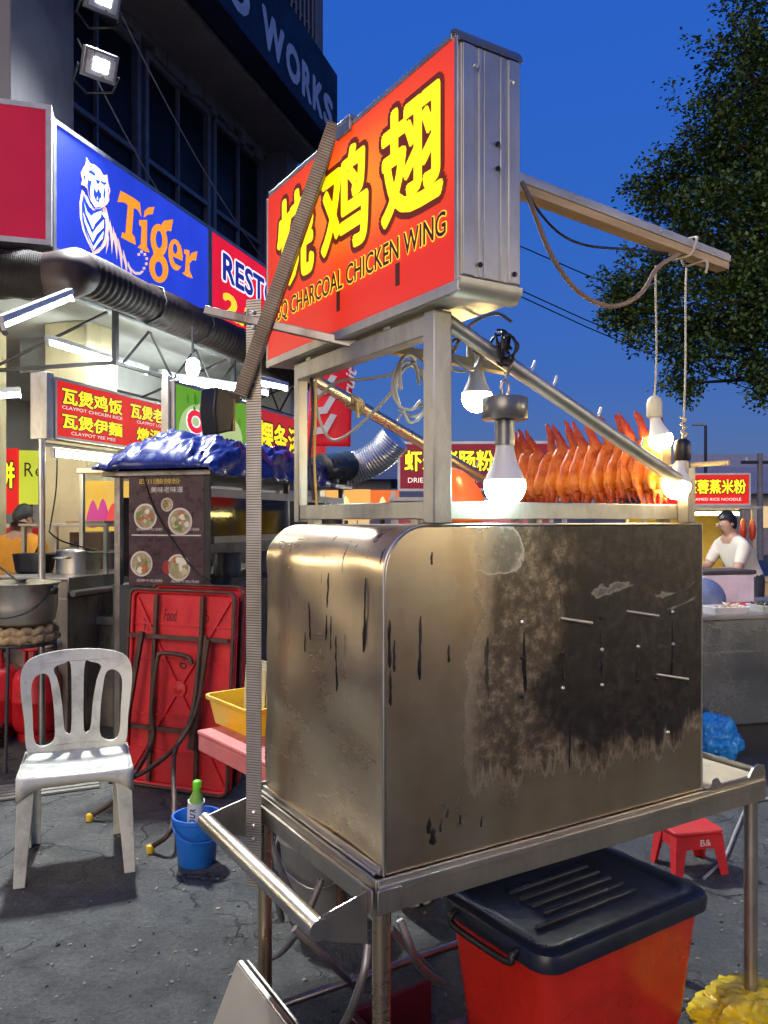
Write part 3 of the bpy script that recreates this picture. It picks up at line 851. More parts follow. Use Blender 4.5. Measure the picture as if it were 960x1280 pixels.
# ================================================================ lamp arm, lamps and cords
arm = thing('lamp_arm', 'aluminium channel arm with a wooden batten reaching out behind the lightbox sign', 'bracket', CART.w(0, 0, 0), CART.rz)
a0 = Vector((SU1 + 0.0005, 0.060, 2.325)); a1 = CART.aty(905, 326, 0.060)
dA = (a1 - a0).normalized(); upA = Vector((-dA.z, 0, dA.x))
MB().bar(a0, a1, 0.046, 0.020).build('channel', ALU, arm, bevel=0.002)
MB().bar(a0 + upA * 0.0125 + Vector((0, -0.012, 0)), a1 + upA * 0.0125 + Vector((0, -0.012, 0)), 0.010, 0.006).build('channel_lip', ALU, arm)
MB().bar(a0 - upA * 0.021, a1 - upA * 0.021 - dA * 0.003, 0.040, 0.021).build('batten', WOOD, arm, bevel=0.001)
for s in (0.35, 0.68, 0.92):
    p = a0.lerp(a1, s) + Vector((0, -0.0232, 0))
    MB().lathe([(0.004, 0), (0.004, 0.002), (0, 0.004)], p, 8, (0, -1, 0)).build('screw', BOLT, arm, smooth=True)

WHITE_L = glow('led_cool', (0.72, 1.0, 0.92), 60.0)
WARM_L = glow('led_warm', (1.0, 0.72, 0.30), 60.0)
SOCK_W = M('socket_cream', (0.70, 0.64, 0.48), 0.45)
SOCK_G = M('socket_grey', (0.22, 0.22, 0.21), 0.35, 0.5)
def bulb(t, r, lamp, neck=WHITE_PL, tilt=(0, 0, -1), o=(0, 0, 0)):
    """LED bulb hanging from o along tilt: skirt and diffuser"""
    ax = tilt
    MB().lathe([(r * 0.42, 0), (r * 0.46, r * 0.35), (r * 0.62, r * 0.95), (r * 0.86, r * 1.45), (r * 0.965, r * 1.72)], o, 28, ax).build('bulb_skirt', neck, t, smooth=True, ang=60)
    prof = [(r * 0.965, r * 1.725)] + [(r * math.cos(R(x)), r * 2.0 + r * math.sin(R(x))) for x in (-8, 5, 20, 35, 50, 65, 80, 89.9)]
    MB().lathe(prof, o, 28, ax).build('bulb_diffuser', lamp, t, smooth=True, ang=60)

# 1: cool bulb with the round ceiling-rose plate, hung by a shackle from the front sloping tube
h1 = fa.lerp(fb, 0.205)
p1 = CART.w(h1.x, h1.y - 0.004, h1.z)
L1 = thing('hanging_bulb', 'glaring cool white bulb under a round grey plate beside the front post', 'light bulb', (p1.x, p1.y, p1.z - 0.255), CART.rz)
MB().tube(spline([(0, 0, 0.275), (0.006, -0.012, 0.245), (0.004, 0, 0.215)], 5), 0.0035, 6).build('hook', STEEL_W, L1, smooth=True)
MB().tube([(0.012 * math.cos(t * 0.785), 0, 0.19 + 0.02 * math.sin(t * 0.785)) for t in range(8)], 0.003, 6, closed=True).build('shackle', STEEL_B, L1, smooth=True)
MB().lathe([(0.0, 0.1175), (0.050, 0.118), (0.0525, 0.120), (0.0525, 0.166), (0.050, 0.169), (0.0, 0.170)], (0, 0, 0), 32).build('rose_plate', SOCK_G, L1, smooth=True)
MB().lathe([(0.0225, 0.060), (0.0225, 0.117)], (0, 0, 0), 20).build('socket', SOCK_G, L1, smooth=True)
bulb(L1, 0.0475, WHITE_L, o=(0, 0, 0.062))
# 2: warm bulb on the batten under the sign
p2 = W(596, 452, 2.12)
L2 = thing('hanging_bulb', 'warm yellow bulb under the wooden batten behind the front post', 'light bulb', (p2.x, p2.y, p2.z - 0.10), 0)
MB().lathe([(0.026, 0.10), (0.028, 0.12), (0.028, 0.155)], (0, 0, 0), 20).build('socket', SOCK_W, L2, smooth=True)
MB().lathe([(0.019, 0.08), (0.024, 0.10)], (0, 0, 0), 20).build('collar', SOCK_W, L2, smooth=True)
bulb(L2, 0.040, WARM_L, o=(0, 0, 0.085))
bt = thing('batten', 'short wooden batten carrying the warm bulb under the lightbox sign', 'batten', (0, 0, 0), 0)
MB().bar(W(462, 432, 2.18), W(632, 462, 2.10), 0.05, 0.022).build('board', WOOD, bt, bevel=0.001)
# 3, 4: bulbs on cords from the arm
s3 = CART.aty(820, 318, 0.060); s4 = CART.aty(858, 322, 0.060)
def pend(label, top, px, py, dy, sock, r, tilt):
    lp = CART.aty(px, py, dy)
    wl_, wt = CART.w(*lp), CART.w(*top)
    t = thing('hanging_bulb', label, 'light bulb', (wl_.x, wl_.y, wl_.z - 0.1), 0)
    rel = wt - Vector(t.location)
    mid = [Vector((0, 0, 0.10)), Vector((0.004, 0, 0.16)), Vector((rel.x * 0.4 + 0.004, rel.y * 0.4, rel.z * 0.5)), Vector((rel.x * 0.8, rel.y * 0.8, rel.z * 0.82)), rel - Vector((0, 0, 0.03))]
    MB().tube(spline(mid, 6), 0.0028, 6).build('cord', CREAM, t, smooth=True)
    return t, Vector(tilt).normalized()
L3, ti = pend('cream-socketed bulb hanging on the left cord of the lamp arm', s3, 818, 497, 0.10, SOCK_W, 0.034, (0, 0, -1))
MB().lathe([(0.010, 0.104), (0.018, 0.096), (0.0215, 0.085), (0.0215, 0.048), (0.019, 0.044)], (0, 0, 0), 20).build('socket', SOCK_W, L3, smooth=True)
bulb(L3, 0.033, WARM_L, o=(0.0, 0, 0.046), tilt=(0.22, -0.1, -0.97))
L4, ti = pend('warm glaring bulb with a dark socket on the right cord of the lamp arm', s4, 853, 552, 0.02, BLACK, 0.037, (0, 0, -1))
MB().lathe([(0.010, 0.108), (0.020, 0.10), (0.022, 0.085), (0.022, 0.052), (0.02, 0.048)], (0, 0, 0), 20).build('socket', BLACK, L4, smooth=True)
bulb(L4, 0.037, WARM_L, o=(0, 0, 0.05), tilt=(-0.25, -0.1, -0.96))
m = MB(); m.tube(spline([(0.004 + 0.012 * math.sin(i * 2.1), 0.01 * math.cos(i * 1.7), 0.112 + i * 0.007) for i in range(9)], 4), 0.0032, 6)
m.build('knot', CREAM, L4, smooth=True)

def cable(name, label, pts, r, mat, n=8, cat='cable', group=None, sides=7):
    o = MB().tube(spline(pts, n), r, sides).build(name, mat, None, smooth=True)
    return tag(o, label, cat, group)
dC = lambda px, py, d: W(px, py, d)
cable('supply_cable', 'thick brown cable swooping from the sign down and up to the lamp arm',
      [dC(652, 228, 1.86), dC(662, 250, 1.86), dC(690, 320, 1.88), dC(725, 366, 1.92), dC(765, 383, 1.98), dC(800, 368, 2.03), dC(822, 335, 2.08), dC(848, 318, 2.115)], 0.0058, BRONZEC)
cable('thin_cable', 'thin black cable sagging from the sign behind the brown cable',
      [dC(653, 226, 1.88), dC(672, 262, 1.9), dC(700, 292, 1.93), dC(735, 307, 1.98), dC(790, 312, 2.06), dC(835, 317, 2.115)], 0.0032, BLACK)
cable('tie_cord', 'cream cord knotted round the free end of the lamp arm',
      [CART.w(*(a0.lerp(a1, 0.80) + Vector((0.0, 0.030, -0.036)))), CART.w(*(a0.lerp(a1, 0.80) + Vector((0, -0.030, -0.037)))), CART.w(*(a0.lerp(a1, 0.82) + Vector((0, -0.032, 0.0)))), CART.w(*(a0.lerp(a1, 0.83) + Vector((0, -0.028, 0.020)))),
       CART.w(*(a0.lerp(a1, 0.84) + Vector((0, 0.026, 0.020)))), CART.w(*(a0.lerp(a1, 0.86) + Vector((0, 0.034, -0.036)))), CART.w(*(a0.lerp(a1, 0.87) + Vector((0, -0.030, -0.038)))), CART.w(*(a0.lerp(a1, 0.865) + Vector((0, -0.034, -0.075))))], 0.0035, CREAM)
# tangle of cable under the sign
r2 = random.Random(5)
def tangle(name, label, c, rx, rz, loops, r, mat, seed):
    q = random.Random(seed); t = thing(name, label, 'cable', c, CART.rz)
    for i in range(loops):
        cx, cz = q.uniform(-.25, .25) * rx, q.uniform(-.25, .25) * rz
        k1, k2, ph, yy = q.uniform(.6, 1.1), q.uniform(.6, 1.1), q.uniform(0, 6.3), q.uniform(-.02, .02)
        pts = [(cx + rx * k1 * math.cos(ph + j * 0.7) , yy + 0.012 * math.sin(j * 1.3 + i), cz + rz * k2 * math.sin(ph + j * 0.7)) for j in range(9)]
        MB().tube(spline(pts, 5), r, 6).build('loop', mat, t, smooth=True)
    return t
tangle('cable_tangle', 'loops of grey cable hanging below the stub bar under the sign', W(515, 487, 2.0), 0.055, 0.095, 4, 0.0042, GREYC, 3)
tangle('cable_tangle', 'small bundle of black cable ties on the front sloping tube', CART.w(*(fa.lerp(fb, 0.19) + Vector((0, -0.012, 0.022)))), 0.020, 0.036, 9, 0.0034, BLACK, 9)
tangle('cable_tangle', 'coil of grey cable behind the front post near the warm bulb', W(585, 445, 1.84), 0.05, 0.035, 3, 0.0038, GREYC, 14)
cable('grey_cable', 'grey cable running from the back post in an arc towards the cable loops', [W(392, 480, 2.28), W(398, 520, 2.27), W(412, 548, 2.25), W(432, 545, 2.2), W(470, 512, 2.1), W(500, 478, 2.03)], 0.0045, GREYC)
cable('grey_cable', 'upper grey cable stretched from the back post across to the loops', [W(390, 505, 2.29), W(420, 478, 2.22), W(455, 474, 2.12), W(488, 468, 2.02), W(520, 452, 1.98)], 0.0042, GREYC)
cable('looping_cable', 'tan cable arching over the front sloping tube by the cable bundle', [W(566, 442, 1.80), W(580, 415, 1.80), W(600, 398, 1.80), W(622, 392, 1.80), W(640, 402, 1.795)], 0.004, CREAM)
cable('post_cable', 'black cable taped down the inside of the back post', [W(388, 462, 2.27), W(391, 520, 2.26), W(387, 570, 2.27), W(392, 625, 2.265)], 0.0045, BLACK)
cable('post_cable', 'yellow cable running down beside the back post', [W(395, 470, 2.26), W(394, 530, 2.262), W(393, 580, 2.265), W(396, 632, 2.26)], 0.004, M('yellow_cable', (0.55, 0.36, 0.10), 0.5))
rg = thing('rag_tie', 'knotted yellowish rag tied round the rear sloping tube', 'rag', CART.w(*ba.lerp(bb, 0.21)), CART.rz)
m = MB()
for i in range(7):
    x = -0.02 + i * 0.0065
    m.tube([(x + 0.003 * math.sin(a * 2 + i), 0.0205 * math.cos(a), 0.0205 * math.sin(a) - x * 0.4) for a in [k * 0.7854 for k in range(8)]], 0.004, 6, closed=True)
m.build('wrap', M('rag_cloth', (0.50, 0.40, 0.22), 0.8, var=0.3, vs=40), rg, smooth=True)
MB().tube(spline([(-0.01, -0.026, 0), (-0.014, -0.034, -0.02), (-0.008, -0.03, -0.045)], 4), [0.006] * 9, 6).build('tail', _mc['rag_cloth'], rg, smooth=True)

from mathutils import noise as mn
# ================================================================ wing skewer
def wingmat():
    m, nt, bs = newmat('roast_wing_skin')
    a = noise(nt, 24, 6, 0.65); b = noise(nt, 85, 5, 0.7)
    tcn = N(nt, 'ShaderNodeTexCoord'); sp = N(nt, 'ShaderNodeSeparateXYZ'); nt.links.new(tcn.outputs['Object'], sp.inputs[0])
    c = cramp(nt, a, [(0.28, (0.42, 0.045, 0.004)), (0.5, (0.80, 0.17, 0.008)), (0.75, (0.92, 0.42, 0.035))])
    zz = math_(nt, 'ABSOLUTE', math_(nt, 'SUBTRACT', sp.outputs['Z'], 0.015))
    e = cramp(nt, math_(nt, 'ADD', math_(nt, 'MULTIPLY', zz, 7.0), math_(nt, 'MULTIPLY', a, 0.6)), [(0.62, g3(0)), (1.05, g3(0.9))])
    c = mixc(nt, e, c, (0.42, 0.030, 0.008))
    c = mixc(nt, cramp(nt, b, [(0.58, g3(0)), (0.70, g3(0.7))]), c, (0.14, 0.014, 0.004))
    nt.links.new(c, bs.inputs['Base Color']); bs.inputs['Roughness'].default_value = 0.25
    bump(nt, bs, math_(nt, 'ADD', a, b), 0.7, 0.005)
    return m
WING = wingmat()
sk0 = CART.aty(650, 598, BKY + 0.012); sk1 = CART.aty(911, 578, -0.115)
sk0.x = FRX - 0.03; 
sk = thing('wing_skewer', 'row of glazed roast chicken wings on a long skewer over the cart', 'food skewer', CART.w(0, 0, 0), CART.rz)
MB().tube([sk0 + (sk0 - sk1) * 0.02, sk1], 0.0048, 8).build('stick', STEEL_W, sk, smooth=True)
MB().tube([sk0.lerp(sk1, 0.80), sk1], 0.0068, 8).build('stick_grip', BAMBOO, sk, smooth=True)
def wing_mesh(seed):
    q = random.Random(seed)
    def limb(out, j, rr, flat=0.6):
        j = [(x + q.uniform(-.004, .004), y + q.uniform(-.004, .004), z + q.uniform(-.005, .005)) for x, y, z in j]
        P = spline(j, 4); rs = []
        for i in range(len(P)):
            t = i / 4; k = min(len(rr) - 2, int(t)); rs.append(rr[k] + (rr[k + 1] - rr[k]) * (t - k))
        m = MB(); m.tube(P, rs, 14)
        m.v = [(x + 0.004 * mn.noise((x * 50, y * 50 + seed, z * 45)), (y - 0) * flat + 0.005 * mn.noise((x * 40 + 9, seed * 3.1, z * 50)), z) for x, y, z in m.v]
        out.add(m.v, m.f)
    o = MB()
    # meaty drumette low down, flat folded up beside it, thin tip kinked up and to the left
    limb(o, [(0.016, 0, -0.080), (0.020, 0, -0.058), (0.014, 0, -0.028), (0.004, 0, 0.010), (0.010, 0, 0.045), (0.016, 0, 0.062)], [0.012, 0.028, 0.032, 0.022, 0.020, 0.012])
    limb(o, [(-0.016, 0.010, -0.062), (-0.020, 0.010, -0.035), (-0.018, 0.008, 0.0), (-0.012, 0.006, 0.040), (0.002, 0.004, 0.072), (0.012, 0, 0.088)], [0.012, 0.020, 0.020, 0.018, 0.022, 0.016])
    limb(o, [(0.012, 0, 0.078), (0.002, 0, 0.098), (-0.010, 0, 0.128), (-0.020, 0, 0.155), (-0.030, 0, 0.172)], [0.020, 0.016, 0.013, 0.008, 0.003], 0.75)
    # crisp ends and drips
    for k in range(3):
        x = -0.018 + 0.018 * k + q.uniform(-.004, .004)
        limb(o, [(x, 0, -0.06), (x + 0.003, 0.003, -0.082), (x + 0.004, 0.003, -0.098 - q.uniform(0, .012))], [0.013, 0.008, 0.002])
    return o
nW = 13
for i in range(nW):
    t = 0.045 + 0.70 * i / (nW - 1)
    p = sk0.lerp(sk1, t)
    o = wing_mesh(i).build('wing', WING, sk, smooth=True, ang=80)
    o.location = p + Vector((0, 0, -0.004 + rnd.uniform(-.006, .006)))
    o.rotation_euler = (R(rnd.uniform(-9, 4)), R(rnd.uniform(-10, 10)), R(rnd.uniform(-30, -5)))
    o.scale = (1.0, 1.0, rnd.uniform(0.92, 1.1))
for s in (0.03, 0.765):
    p = sk0.lerp(sk1, s)
    B(p.x - 0.018, p.x + 0.018, p.y - 0.006, p.y + 0.006, p.z - 0.06, p.z + 0.06).build('end_clamp', WOOD, sk, bevel=0.002)
# orange plastic bag on the back of the cart
ob = thing('orange_bag', 'puffed orange plastic bag standing behind the front post on the hood', 'plastic bag', (0, 0, 0), 0)
bc = W(567, 640, 2.22)
m = MB(); q = random.Random(4)
prof = [(0.062, 0.0), (0.085, 0.01), (0.086, 0.05), (0.074, 0.09), (0.052, 0.125), (0.022, 0.15), (0.004, 0.156)]
m.lathe(prof, (0, 0, 0), 26)
m.v = [(x * (1 + 0.06 * math.sin(5 * math.atan2(y, x) + 20 * z)), y * (1 + 0.06 * math.sin(4 * math.atan2(y, x))), z) for x, y, z in m.v]
oo = m.build('bag', M('orange_bag_film', (0.80, 0.11, 0.02), 0.35, bmp=0.3, bs_=18), ob, smooth=True, ang=80)
ob.location = (bc.x, bc.y, BZ1)

# ================================================================ shophouse (local frame: x along the facade, y into the house)
CONC = plaster('grey_concrete', (0.17, 0.16, 0.165), 0.6)
CONC_L = plaster('pale_grey_render', (0.20, 0.195, 0.195), 0.45)
WHITEW = plaster('white_wall_paint', (0.68, 0.69, 0.66), 0.18)
CREAMW = plaster('cream_column_paint', (0.66, 0.58, 0.36), 0.35)
SOFF = plaster('soffit_render', (0.20, 0.18, 0.165), 0.5)
WFRAME = M('window_frame_grey', (0.16, 0.16, 0.18), 0.5)
WGLASS = M('dark_window_glass', (0.012, 0.012, 0.014), 0.4, var=0.3, vs=1.5, spec=0.12)
bld = thing('shophouse', 'grey concrete shophouse with dark first-floor windows behind the lit blue sign', 'building', BLD.o, BLD.rz)
YW, ZS, XE = 0.60, 6.54, 5.25       # window wall depth, soffit height, far end
B(-0.1, XE, YW + 0.12, YW + 0.5, 3.3, ZS - 0.004).build('wall', CONC, bld)
B(-0.1, XE + 0.10, 0.0, 9.0, ZS, 13.0).build('upper_floor', CONC, bld)
B(-0.1, XE + 0.09, -0.02, YW + 0.5, ZS - 0.06, ZS - 0.002).build('soffit', SOFF, bld)
# ragged plaster line where the soffit meets the window wall
m = MB(); q = random.Random(2); x = 0.7
while x < 4.9:
    w = q.uniform(0.06, 0.22); d = q.uniform(0.04, 0.20)
    m.box(x, x + w - 0.004, YW - 0.02 - q.uniform(0.0, 0.02), YW + 0.119, ZS - 0.062 - d, ZS - 0.061)
    x += w
m.build('plaster_edge', CONC_L, bld)
B(XE - 0.35, XE, 0.28, YW + 0.119, 3.4, ZS - 0.062).build('end_pier', CONC, bld, bevel=0.01)
# pier that carries the floodlights
B(-0.10, 0.62, YW - 0.30, YW + 0.119, 3.3, ZS - 0.062).build('pier', CONC_L, bld, bevel=0.01)
B(0.02, 0.3, YW + 0.501, 9.0, 3.3, ZS - 0.004).build('side_wall', plaster('dark_side_render', (0.09, 0.085, 0.09), 0.5), bld)
# first-floor windows: frames, mullions and dark panes
for x0, x1 in ((0.72, 2.05), (2.13, 3.46), (3.54, 4.88)):
    fr_ = MB()
    fr_.box(x0, x0 + 0.06, YW + 0.02, YW + 0.119, 3.9, 6.35); fr_.box(x1 - 0.06, x1, YW + 0.02, YW + 0.119, 3.9, 6.35)
    fr_.box(x0 + 0.061, x1 - 0.061, YW + 0.02, YW + 0.119, 6.28, 6.35); fr_.box(x0 + 0.061, x1 - 0.061, YW + 0.025, YW + 0.119, 5.2, 5.25)
    wo = fr_.build('window', WFRAME, bld)
    nx = 2
    for i in range(nx):
        a = x0 + 0.065 + (x1 - x0 - 0.13) * i / nx; b = x0 + 0.065 + (x1 - x0 - 0.13) * (i + 1) / nx - 0.03
        B(a, b, YW + 0.07, YW + 0.085, 3.9, 5.19).build('pane', WGLASS, wo)
        B(a, b, YW + 0.072, YW + 0.087, 5.26, 6.27).build('pane', WGLASS, wo)
        if i: B(a - 0.029, a - 0.001, YW + 0.03, YW + 0.119, 3.9, 6.27).build('mullion', WFRAME, wo)
# upper storey: window with grille beyond the big letter sign
uw = B(4.0, 5.05, -0.012, 0.02, 7.9, 12.0).build('window', WGLASS, bld)
for i in range(8):
    B(4.03 + i * 0.14, 4.05 + i * 0.14, -0.05, -0.03, 7.9, 12.0).build('grille_bar', WFRAME, uw)
for i in range(6):
    B(4.0, 5.05, -0.028, -0.013, 8.1 + i * 0.62, 8.13 + i * 0.62).build('grille_bar', WFRAME, uw)
B(XE - 0.12, XE + 0.12, -0.05, -0.001, ZS + 1.2, 13.0).build('pilaster', CONC_L, bld)
# ground floor: ceiling of the covered way, back wall, columns, fascia beam
B(-0.1, XE, 0.12, 9.0, 3.28, 3.299).build('walkway_ceiling', WHITEW, bld)
B(-0.1, XE, 4.6, 4.75, 0, 3.279).build('shop_wall', WHITEW, bld)
B(0.0, XE, 0.165, 0.25, 3.30, 4.50).build('fascia', CONC, bld)
B(-0.10, 0.0, 0.165, 9.0, 3.30, 4.50).build('fascia', CONC, bld)
B(-0.10, XE, 0.251, YW + 0.119, 4.44, 4.49).build('ledge', CONC, bld)
B(0.20, 0.85, 1.2, 1.75, 0, 3.279).build('column', CREAMW, bld, bevel=0.01)
B(0.2, 0.85, 5.2, 5.8, 0, 3.279).build('column', CREAMW, bld, bevel=0.01)
B(1.0, 1.45, 0.47, 0.92, 0, 3.278).build('column', CREAMW, bld, bevel=0.01)
B(5.05, XE, 0.30, 4.599, 0, 3.279).build('end_wall', WHITEW, bld)
B(1.46, 5.04, 1.3, 1.6, 2.95, 3.277).build('ceiling_beam', WHITEW, bld)

# ---------------- signs on the fascia
SFR = M('sign_frame_grey', (0.40, 0.40, 0.40), 0.45, 0.6)
BLUEF = backlit('blue_sign_face', (0.022, 0.055, 0.62), 1.0)
REDF = backlit('crimson_sign_face', (0.55, 0.006, 0.05), 0.62, (0.06, 0.004, 0.01))
RED2 = backlit('red_sign_face', (0.80, 0.010, 0.035), 0.95)
ORNG = glow('sign_orange', (1.0, 0.30, 0.012), 1.0)
PEACH = glow('sign_peach', (0.95, 0.62, 0.48), 0.8)
ICE = glow('sign_ice', (0.72, 0.92, 1.0), 0.95)
WHT = glow('sign_white', (0.95, 0.93, 0.95), 0.95)
NAVYI = glow('sign_navy', (0.015, 0.02, 0.22), 0.9)
DBLUE = glow('sign_deep_blue', (0.012, 0.04, 0.42), 0.9)
FZ0, FZ1 = 3.52, 4.52
def fbox(name, label, x0, x1, z0, z1, face, y=0.0, dep=0.16, cat='sign', fr=0.035, parent_frame=BLD, matf=SFR):
    t = thing(name, label, cat, parent_frame.w(x0, y, 0), parent_frame.rz)
    w = x1 - x0
    B(0, w, 0.012, dep, z0, z1).build('case', matf, t, bevel=0.004)
    B(fr, w - fr, 0.0, 0.011, z0 + fr, z1 - fr).build('face_panel', face, t)
    for a in ((0, w, z0, z0 + fr - 0.001), (0, w, z1 - fr + 0.001, z1), ):
        B(a[0], a[1], -0.006, 0.0115, a[2], a[3]).build('frame_bar', matf, t)
    for a, b in ((0, fr - 0.001), (w - fr + 0.001, w)):
        B(a, b, -0.006, 0.0115, z0 + fr, z1 - fr).build('frame_bar', matf, t)
    return t
tg = fbox('fascia_sign', 'long lit blue sign with a white roaring tiger and orange lettering', 0.0, 2.33, FZ0, FZ1, BLUEF)
o0 = (0, 0, FZ0)
X1, Z1 = (1, 0, 0), (0, 0, 1)
def shape(name, polys, mat, parent, o, lift, sx=1.0, sz=1.0, x0=0.0, z0=0.0):
    mm = MB()
    for k, pl in enumerate(polys):
        v = [(o[0] + x0 + x * sx, o[1] - lift - 0.0004 * k, o[2] + z0 + z * sz) for x, z in pl]
        mm.add(v, [tuple(range(len(v)))])
    me = bpy.data.meshes.new(name); me.from_pydata(mm.v, [], mm.f); me.materials.append(mat)
    bm = bmesh.new(); bm.from_mesh(me); bmesh.ops.triangulate(bm, faces=bm.faces); bm.to_mesh(me); bm.free()
    ob_ = bpy.data.objects.new(name, me); COL.objects.link(ob_); ob_.parent = parent
    return ob_
def S2(pts, n=5): return [(p.x, p.y) for p in spline([(x, y, 0) for x, y in pts], n, closed=True)]
# emblem and script, measured on the sign plane from the photograph (crop pixels -> plane metres)
def TP(pl): 
    out = []
    for x, y in pl:
        p = BLD.aty(80 + x / 5.333, 170 + y / 5.333, 0.0); out.append((p.x, p.z))
    return out
def TS(name, polys, mat, lift, rnd_=0):
    shape(name, [TP(S2(p, rnd_) if rnd_ else p) for p in polys], mat, tg, (0, 0, 0), lift)
def ELL(cx, cy, rx, ry, tilt=0.0, n=22):
    return [(cx + rx * math.cos(2 * math.pi * k / n), cy + ry * math.sin(2 * math.pi * k / n) + tilt * rx * math.cos(2 * math.pi * k / n)) for k in range(n)]
TS('emblem_body', [[(118, 355), (103, 440), (106, 540), (124, 630), (158, 710), (188, 768), (184, 797), (232, 778), (277, 730), (293, 660), (301, 600), (296, 540), (282, 480), (262, 462), (235, 480), (205, 482), (178, 468), (150, 420), (135, 375)]], PEACH, 0.0012)
TS('emblem_ground', [[(130, 385), (117, 450), (121, 560), (140, 640), (174, 715), (198, 768), (244, 735), (268, 685), (277, 600), (272, 540), (257, 495), (225, 500), (190, 495), (150, 440)]], DBLUE, 0.0022)
TS('emblem_stripes', [[(132, 440), (150, 500), (180, 535), (200, 515), (250, 498), (243, 545), (205, 585), (190, 625), (170, 575), (145, 520)], [(125, 505), (150, 575), (186, 650), (222, 600), (264, 555), (262, 612), (216, 655), (190, 708), (160, 640), (135, 575)],
                      [(140, 620), (170, 690), (192, 738), (220, 695), (262, 632), (256, 682), (217, 728), (197, 762), (172, 705)], [(140, 392), (158, 415), (168, 448), (186, 470), (172, 478), (152, 445)], [(255, 505), (272, 530), (268, 548), (250, 520)]], ICE, 0.0034)
TS('emblem_head', [[(145, 140), (168, 182), (205, 195), (238, 225), (258, 262), (284, 258), (290, 305), (305, 365), (296, 400), (298, 430), (282, 458), (266, 470), (240, 475), (205, 478), (180, 440), (160, 400), (150, 350), (132, 332), (110, 325), (118, 290), (108, 245), (128, 205), (140, 190)]], PEACH, 0.0060)
TS('emblem_face', [[(150, 235), (185, 215), (215, 240), (250, 290), (280, 300), (284, 350), (278, 400), (258, 440), (238, 466), (212, 470), (188, 432), (170, 390), (165, 330), (160, 290)]], ICE, 0.0072)
TS('emblem_marks', [[(195, 345), (212, 372), (224, 352), (242, 378), (242, 412), (226, 442), (206, 428), (190, 388)], [(150, 240), (175, 226), (208, 255), (198, 266), (170, 250)], [(238, 296), (262, 312), (270, 304), (278, 318), (262, 328), (240, 312)], [(152, 290), (168, 300), (180, 300), (172, 330), (168, 380), (178, 430), (160, 395), (148, 330)],
                    [(140, 205), (170, 200), (200, 214), (168, 210)], [(262, 340), (270, 380), (262, 425), (254, 400)], [(284, 310), (292, 360), (284, 400), (288, 350)], [(200, 285), (232, 300), (228, 325), (212, 320)], [(120, 260), (135, 270), (128, 300), (136, 315), (124, 305)], [(178, 468), (200, 488), (232, 488), (262, 470), (240, 500), (205, 502)]], DBLUE, 0.0086)
TS('emblem_teeth', [[(200, 352), (208, 378), (213, 370)], [(226, 356), (232, 380), (238, 372)], [(208, 424), (214, 402), (219, 430)], [(226, 438), (230, 412), (236, 420)], [(216, 318), (228, 322), (222, 336)]], WHT, 0.0132)
fl = []
for (x0, y0), (x1, y1), w in (((288, 640), (278, 790), 13), ((303, 555), (318, 792), 16), ((325, 600), (352, 826), 15), ((338, 640), (356, 740), 9), ((360, 678), (383, 902), 15), ((392, 755), (416, 932), 14), ((424, 835), (447, 938), 12), ((292, 560), (300, 640), 9)):
    fl.append([(x0, y0), (x0 + w * .9, y0 + (y1 - y0) * .25), (x0 + (x1 - x0) * .6 + w, y0 + (y1 - y0) * .55), (x1, y1), (x0 + (x1 - x0) * .5, y0 + (y1 - y0) * .6), (x0 - 1, y0 + (y1 - y0) * .3)])
fl.append([(445, 880), (470, 905), (500, 908), (520, 895), (528, 905), (505, 925), (475, 925), (455, 912)])
for x, y, a in ((530, 882, .9), (545, 852, 1.4), (548, 818, 1.7), (535, 790, 2.2), (512, 772, 3.0), (494, 790, 4.2)):
    fl.append([(x - 9, y - 8), (x + 8, y - 10), (x + 9, y + 8), (x - 7, y + 10)])
TS('emblem_flank', fl, PEACH, 0.0016)
TS('letter', [[(375, 365), (420, 388), (470, 418), (505, 445), (515, 540), (495, 500), (478, 484), (464, 482), (452, 650), (470, 672), (478, 726), (440, 708), (380, 676), (386, 642), (408, 650), (424, 462), (408, 446), (385, 440), (355, 440)]], ORNG, 0.0020)
TS('letter', [[(530, 545), (536, 500), (562, 476), (602, 473), (590, 522), (558, 524)], [(499, 560), (553, 560), (551, 735), (570, 776), (545, 772), (489, 742), (510, 722), (516, 606), (499, 592)]], ORNG, 0.0020)
TS('letter', [ELL(632, 695, 57, 108, .25), [(640, 604), (665, 565), (726, 556), (712, 636), (690, 630), (668, 650)], ELL(630, 880, 64, 98, .2), [(590, 760), (640, 770), (660, 800), (600, 810)]], ORNG, 0.0020)
TS('letter_counter', [ELL(631, 690, 22, 58, .25)], BLUEF, 0.0042)
TS('letter_counter', [ELL(629, 888, 26, 52, .2)], BLUEF, 0.0042)
TS('letter', [ELL(742, 792, 48, 104, .35)], ORNG, 0.0020)
TS('letter_counter', [ELL(738, 752, 15, 34, .3), [(722, 802), (796, 838), (795, 862), (768, 868), (738, 850), (728, 830)]], BLUEF, 0.0042)
TS('letter', [[(800, 755), (835, 762), (836, 895), (858, 950), (820, 938), (787, 915), (806, 902), (812, 792), (800, 782)], [(834, 812), (848, 780), (888, 768), (878, 832), (856, 826), (836, 850)]], ORNG, 0.0020)

rs = fbox('fascia_sign', 'lit red sign with white and yellow lettering next to the blue sign', 2.345, 5.2, FZ0, FZ1, RED2)
lettering('word_outline', 'RESTORAN', WHT, rs, (0, 0, FZ0), X1, Z1, 0.26, 2.6, 0.53, 0.83, 0.0012, 0.085, ref=0.03)
lettering('word', 'RESTORAN', NAVYI, rs, (0, 0, FZ0), X1, Z1, 0.26, 2.6, 0.53, 0.83, 0.0030, 0.03, ref=0.03)
lettering('number', '2.0.', glow('sign_gold', (1.0, 0.66, 0.02), 1.0), rs, (0, 0, FZ0), X1, Z1, 0.26, 1.25, 0.14, 0.42, 0.0020, 0.05)
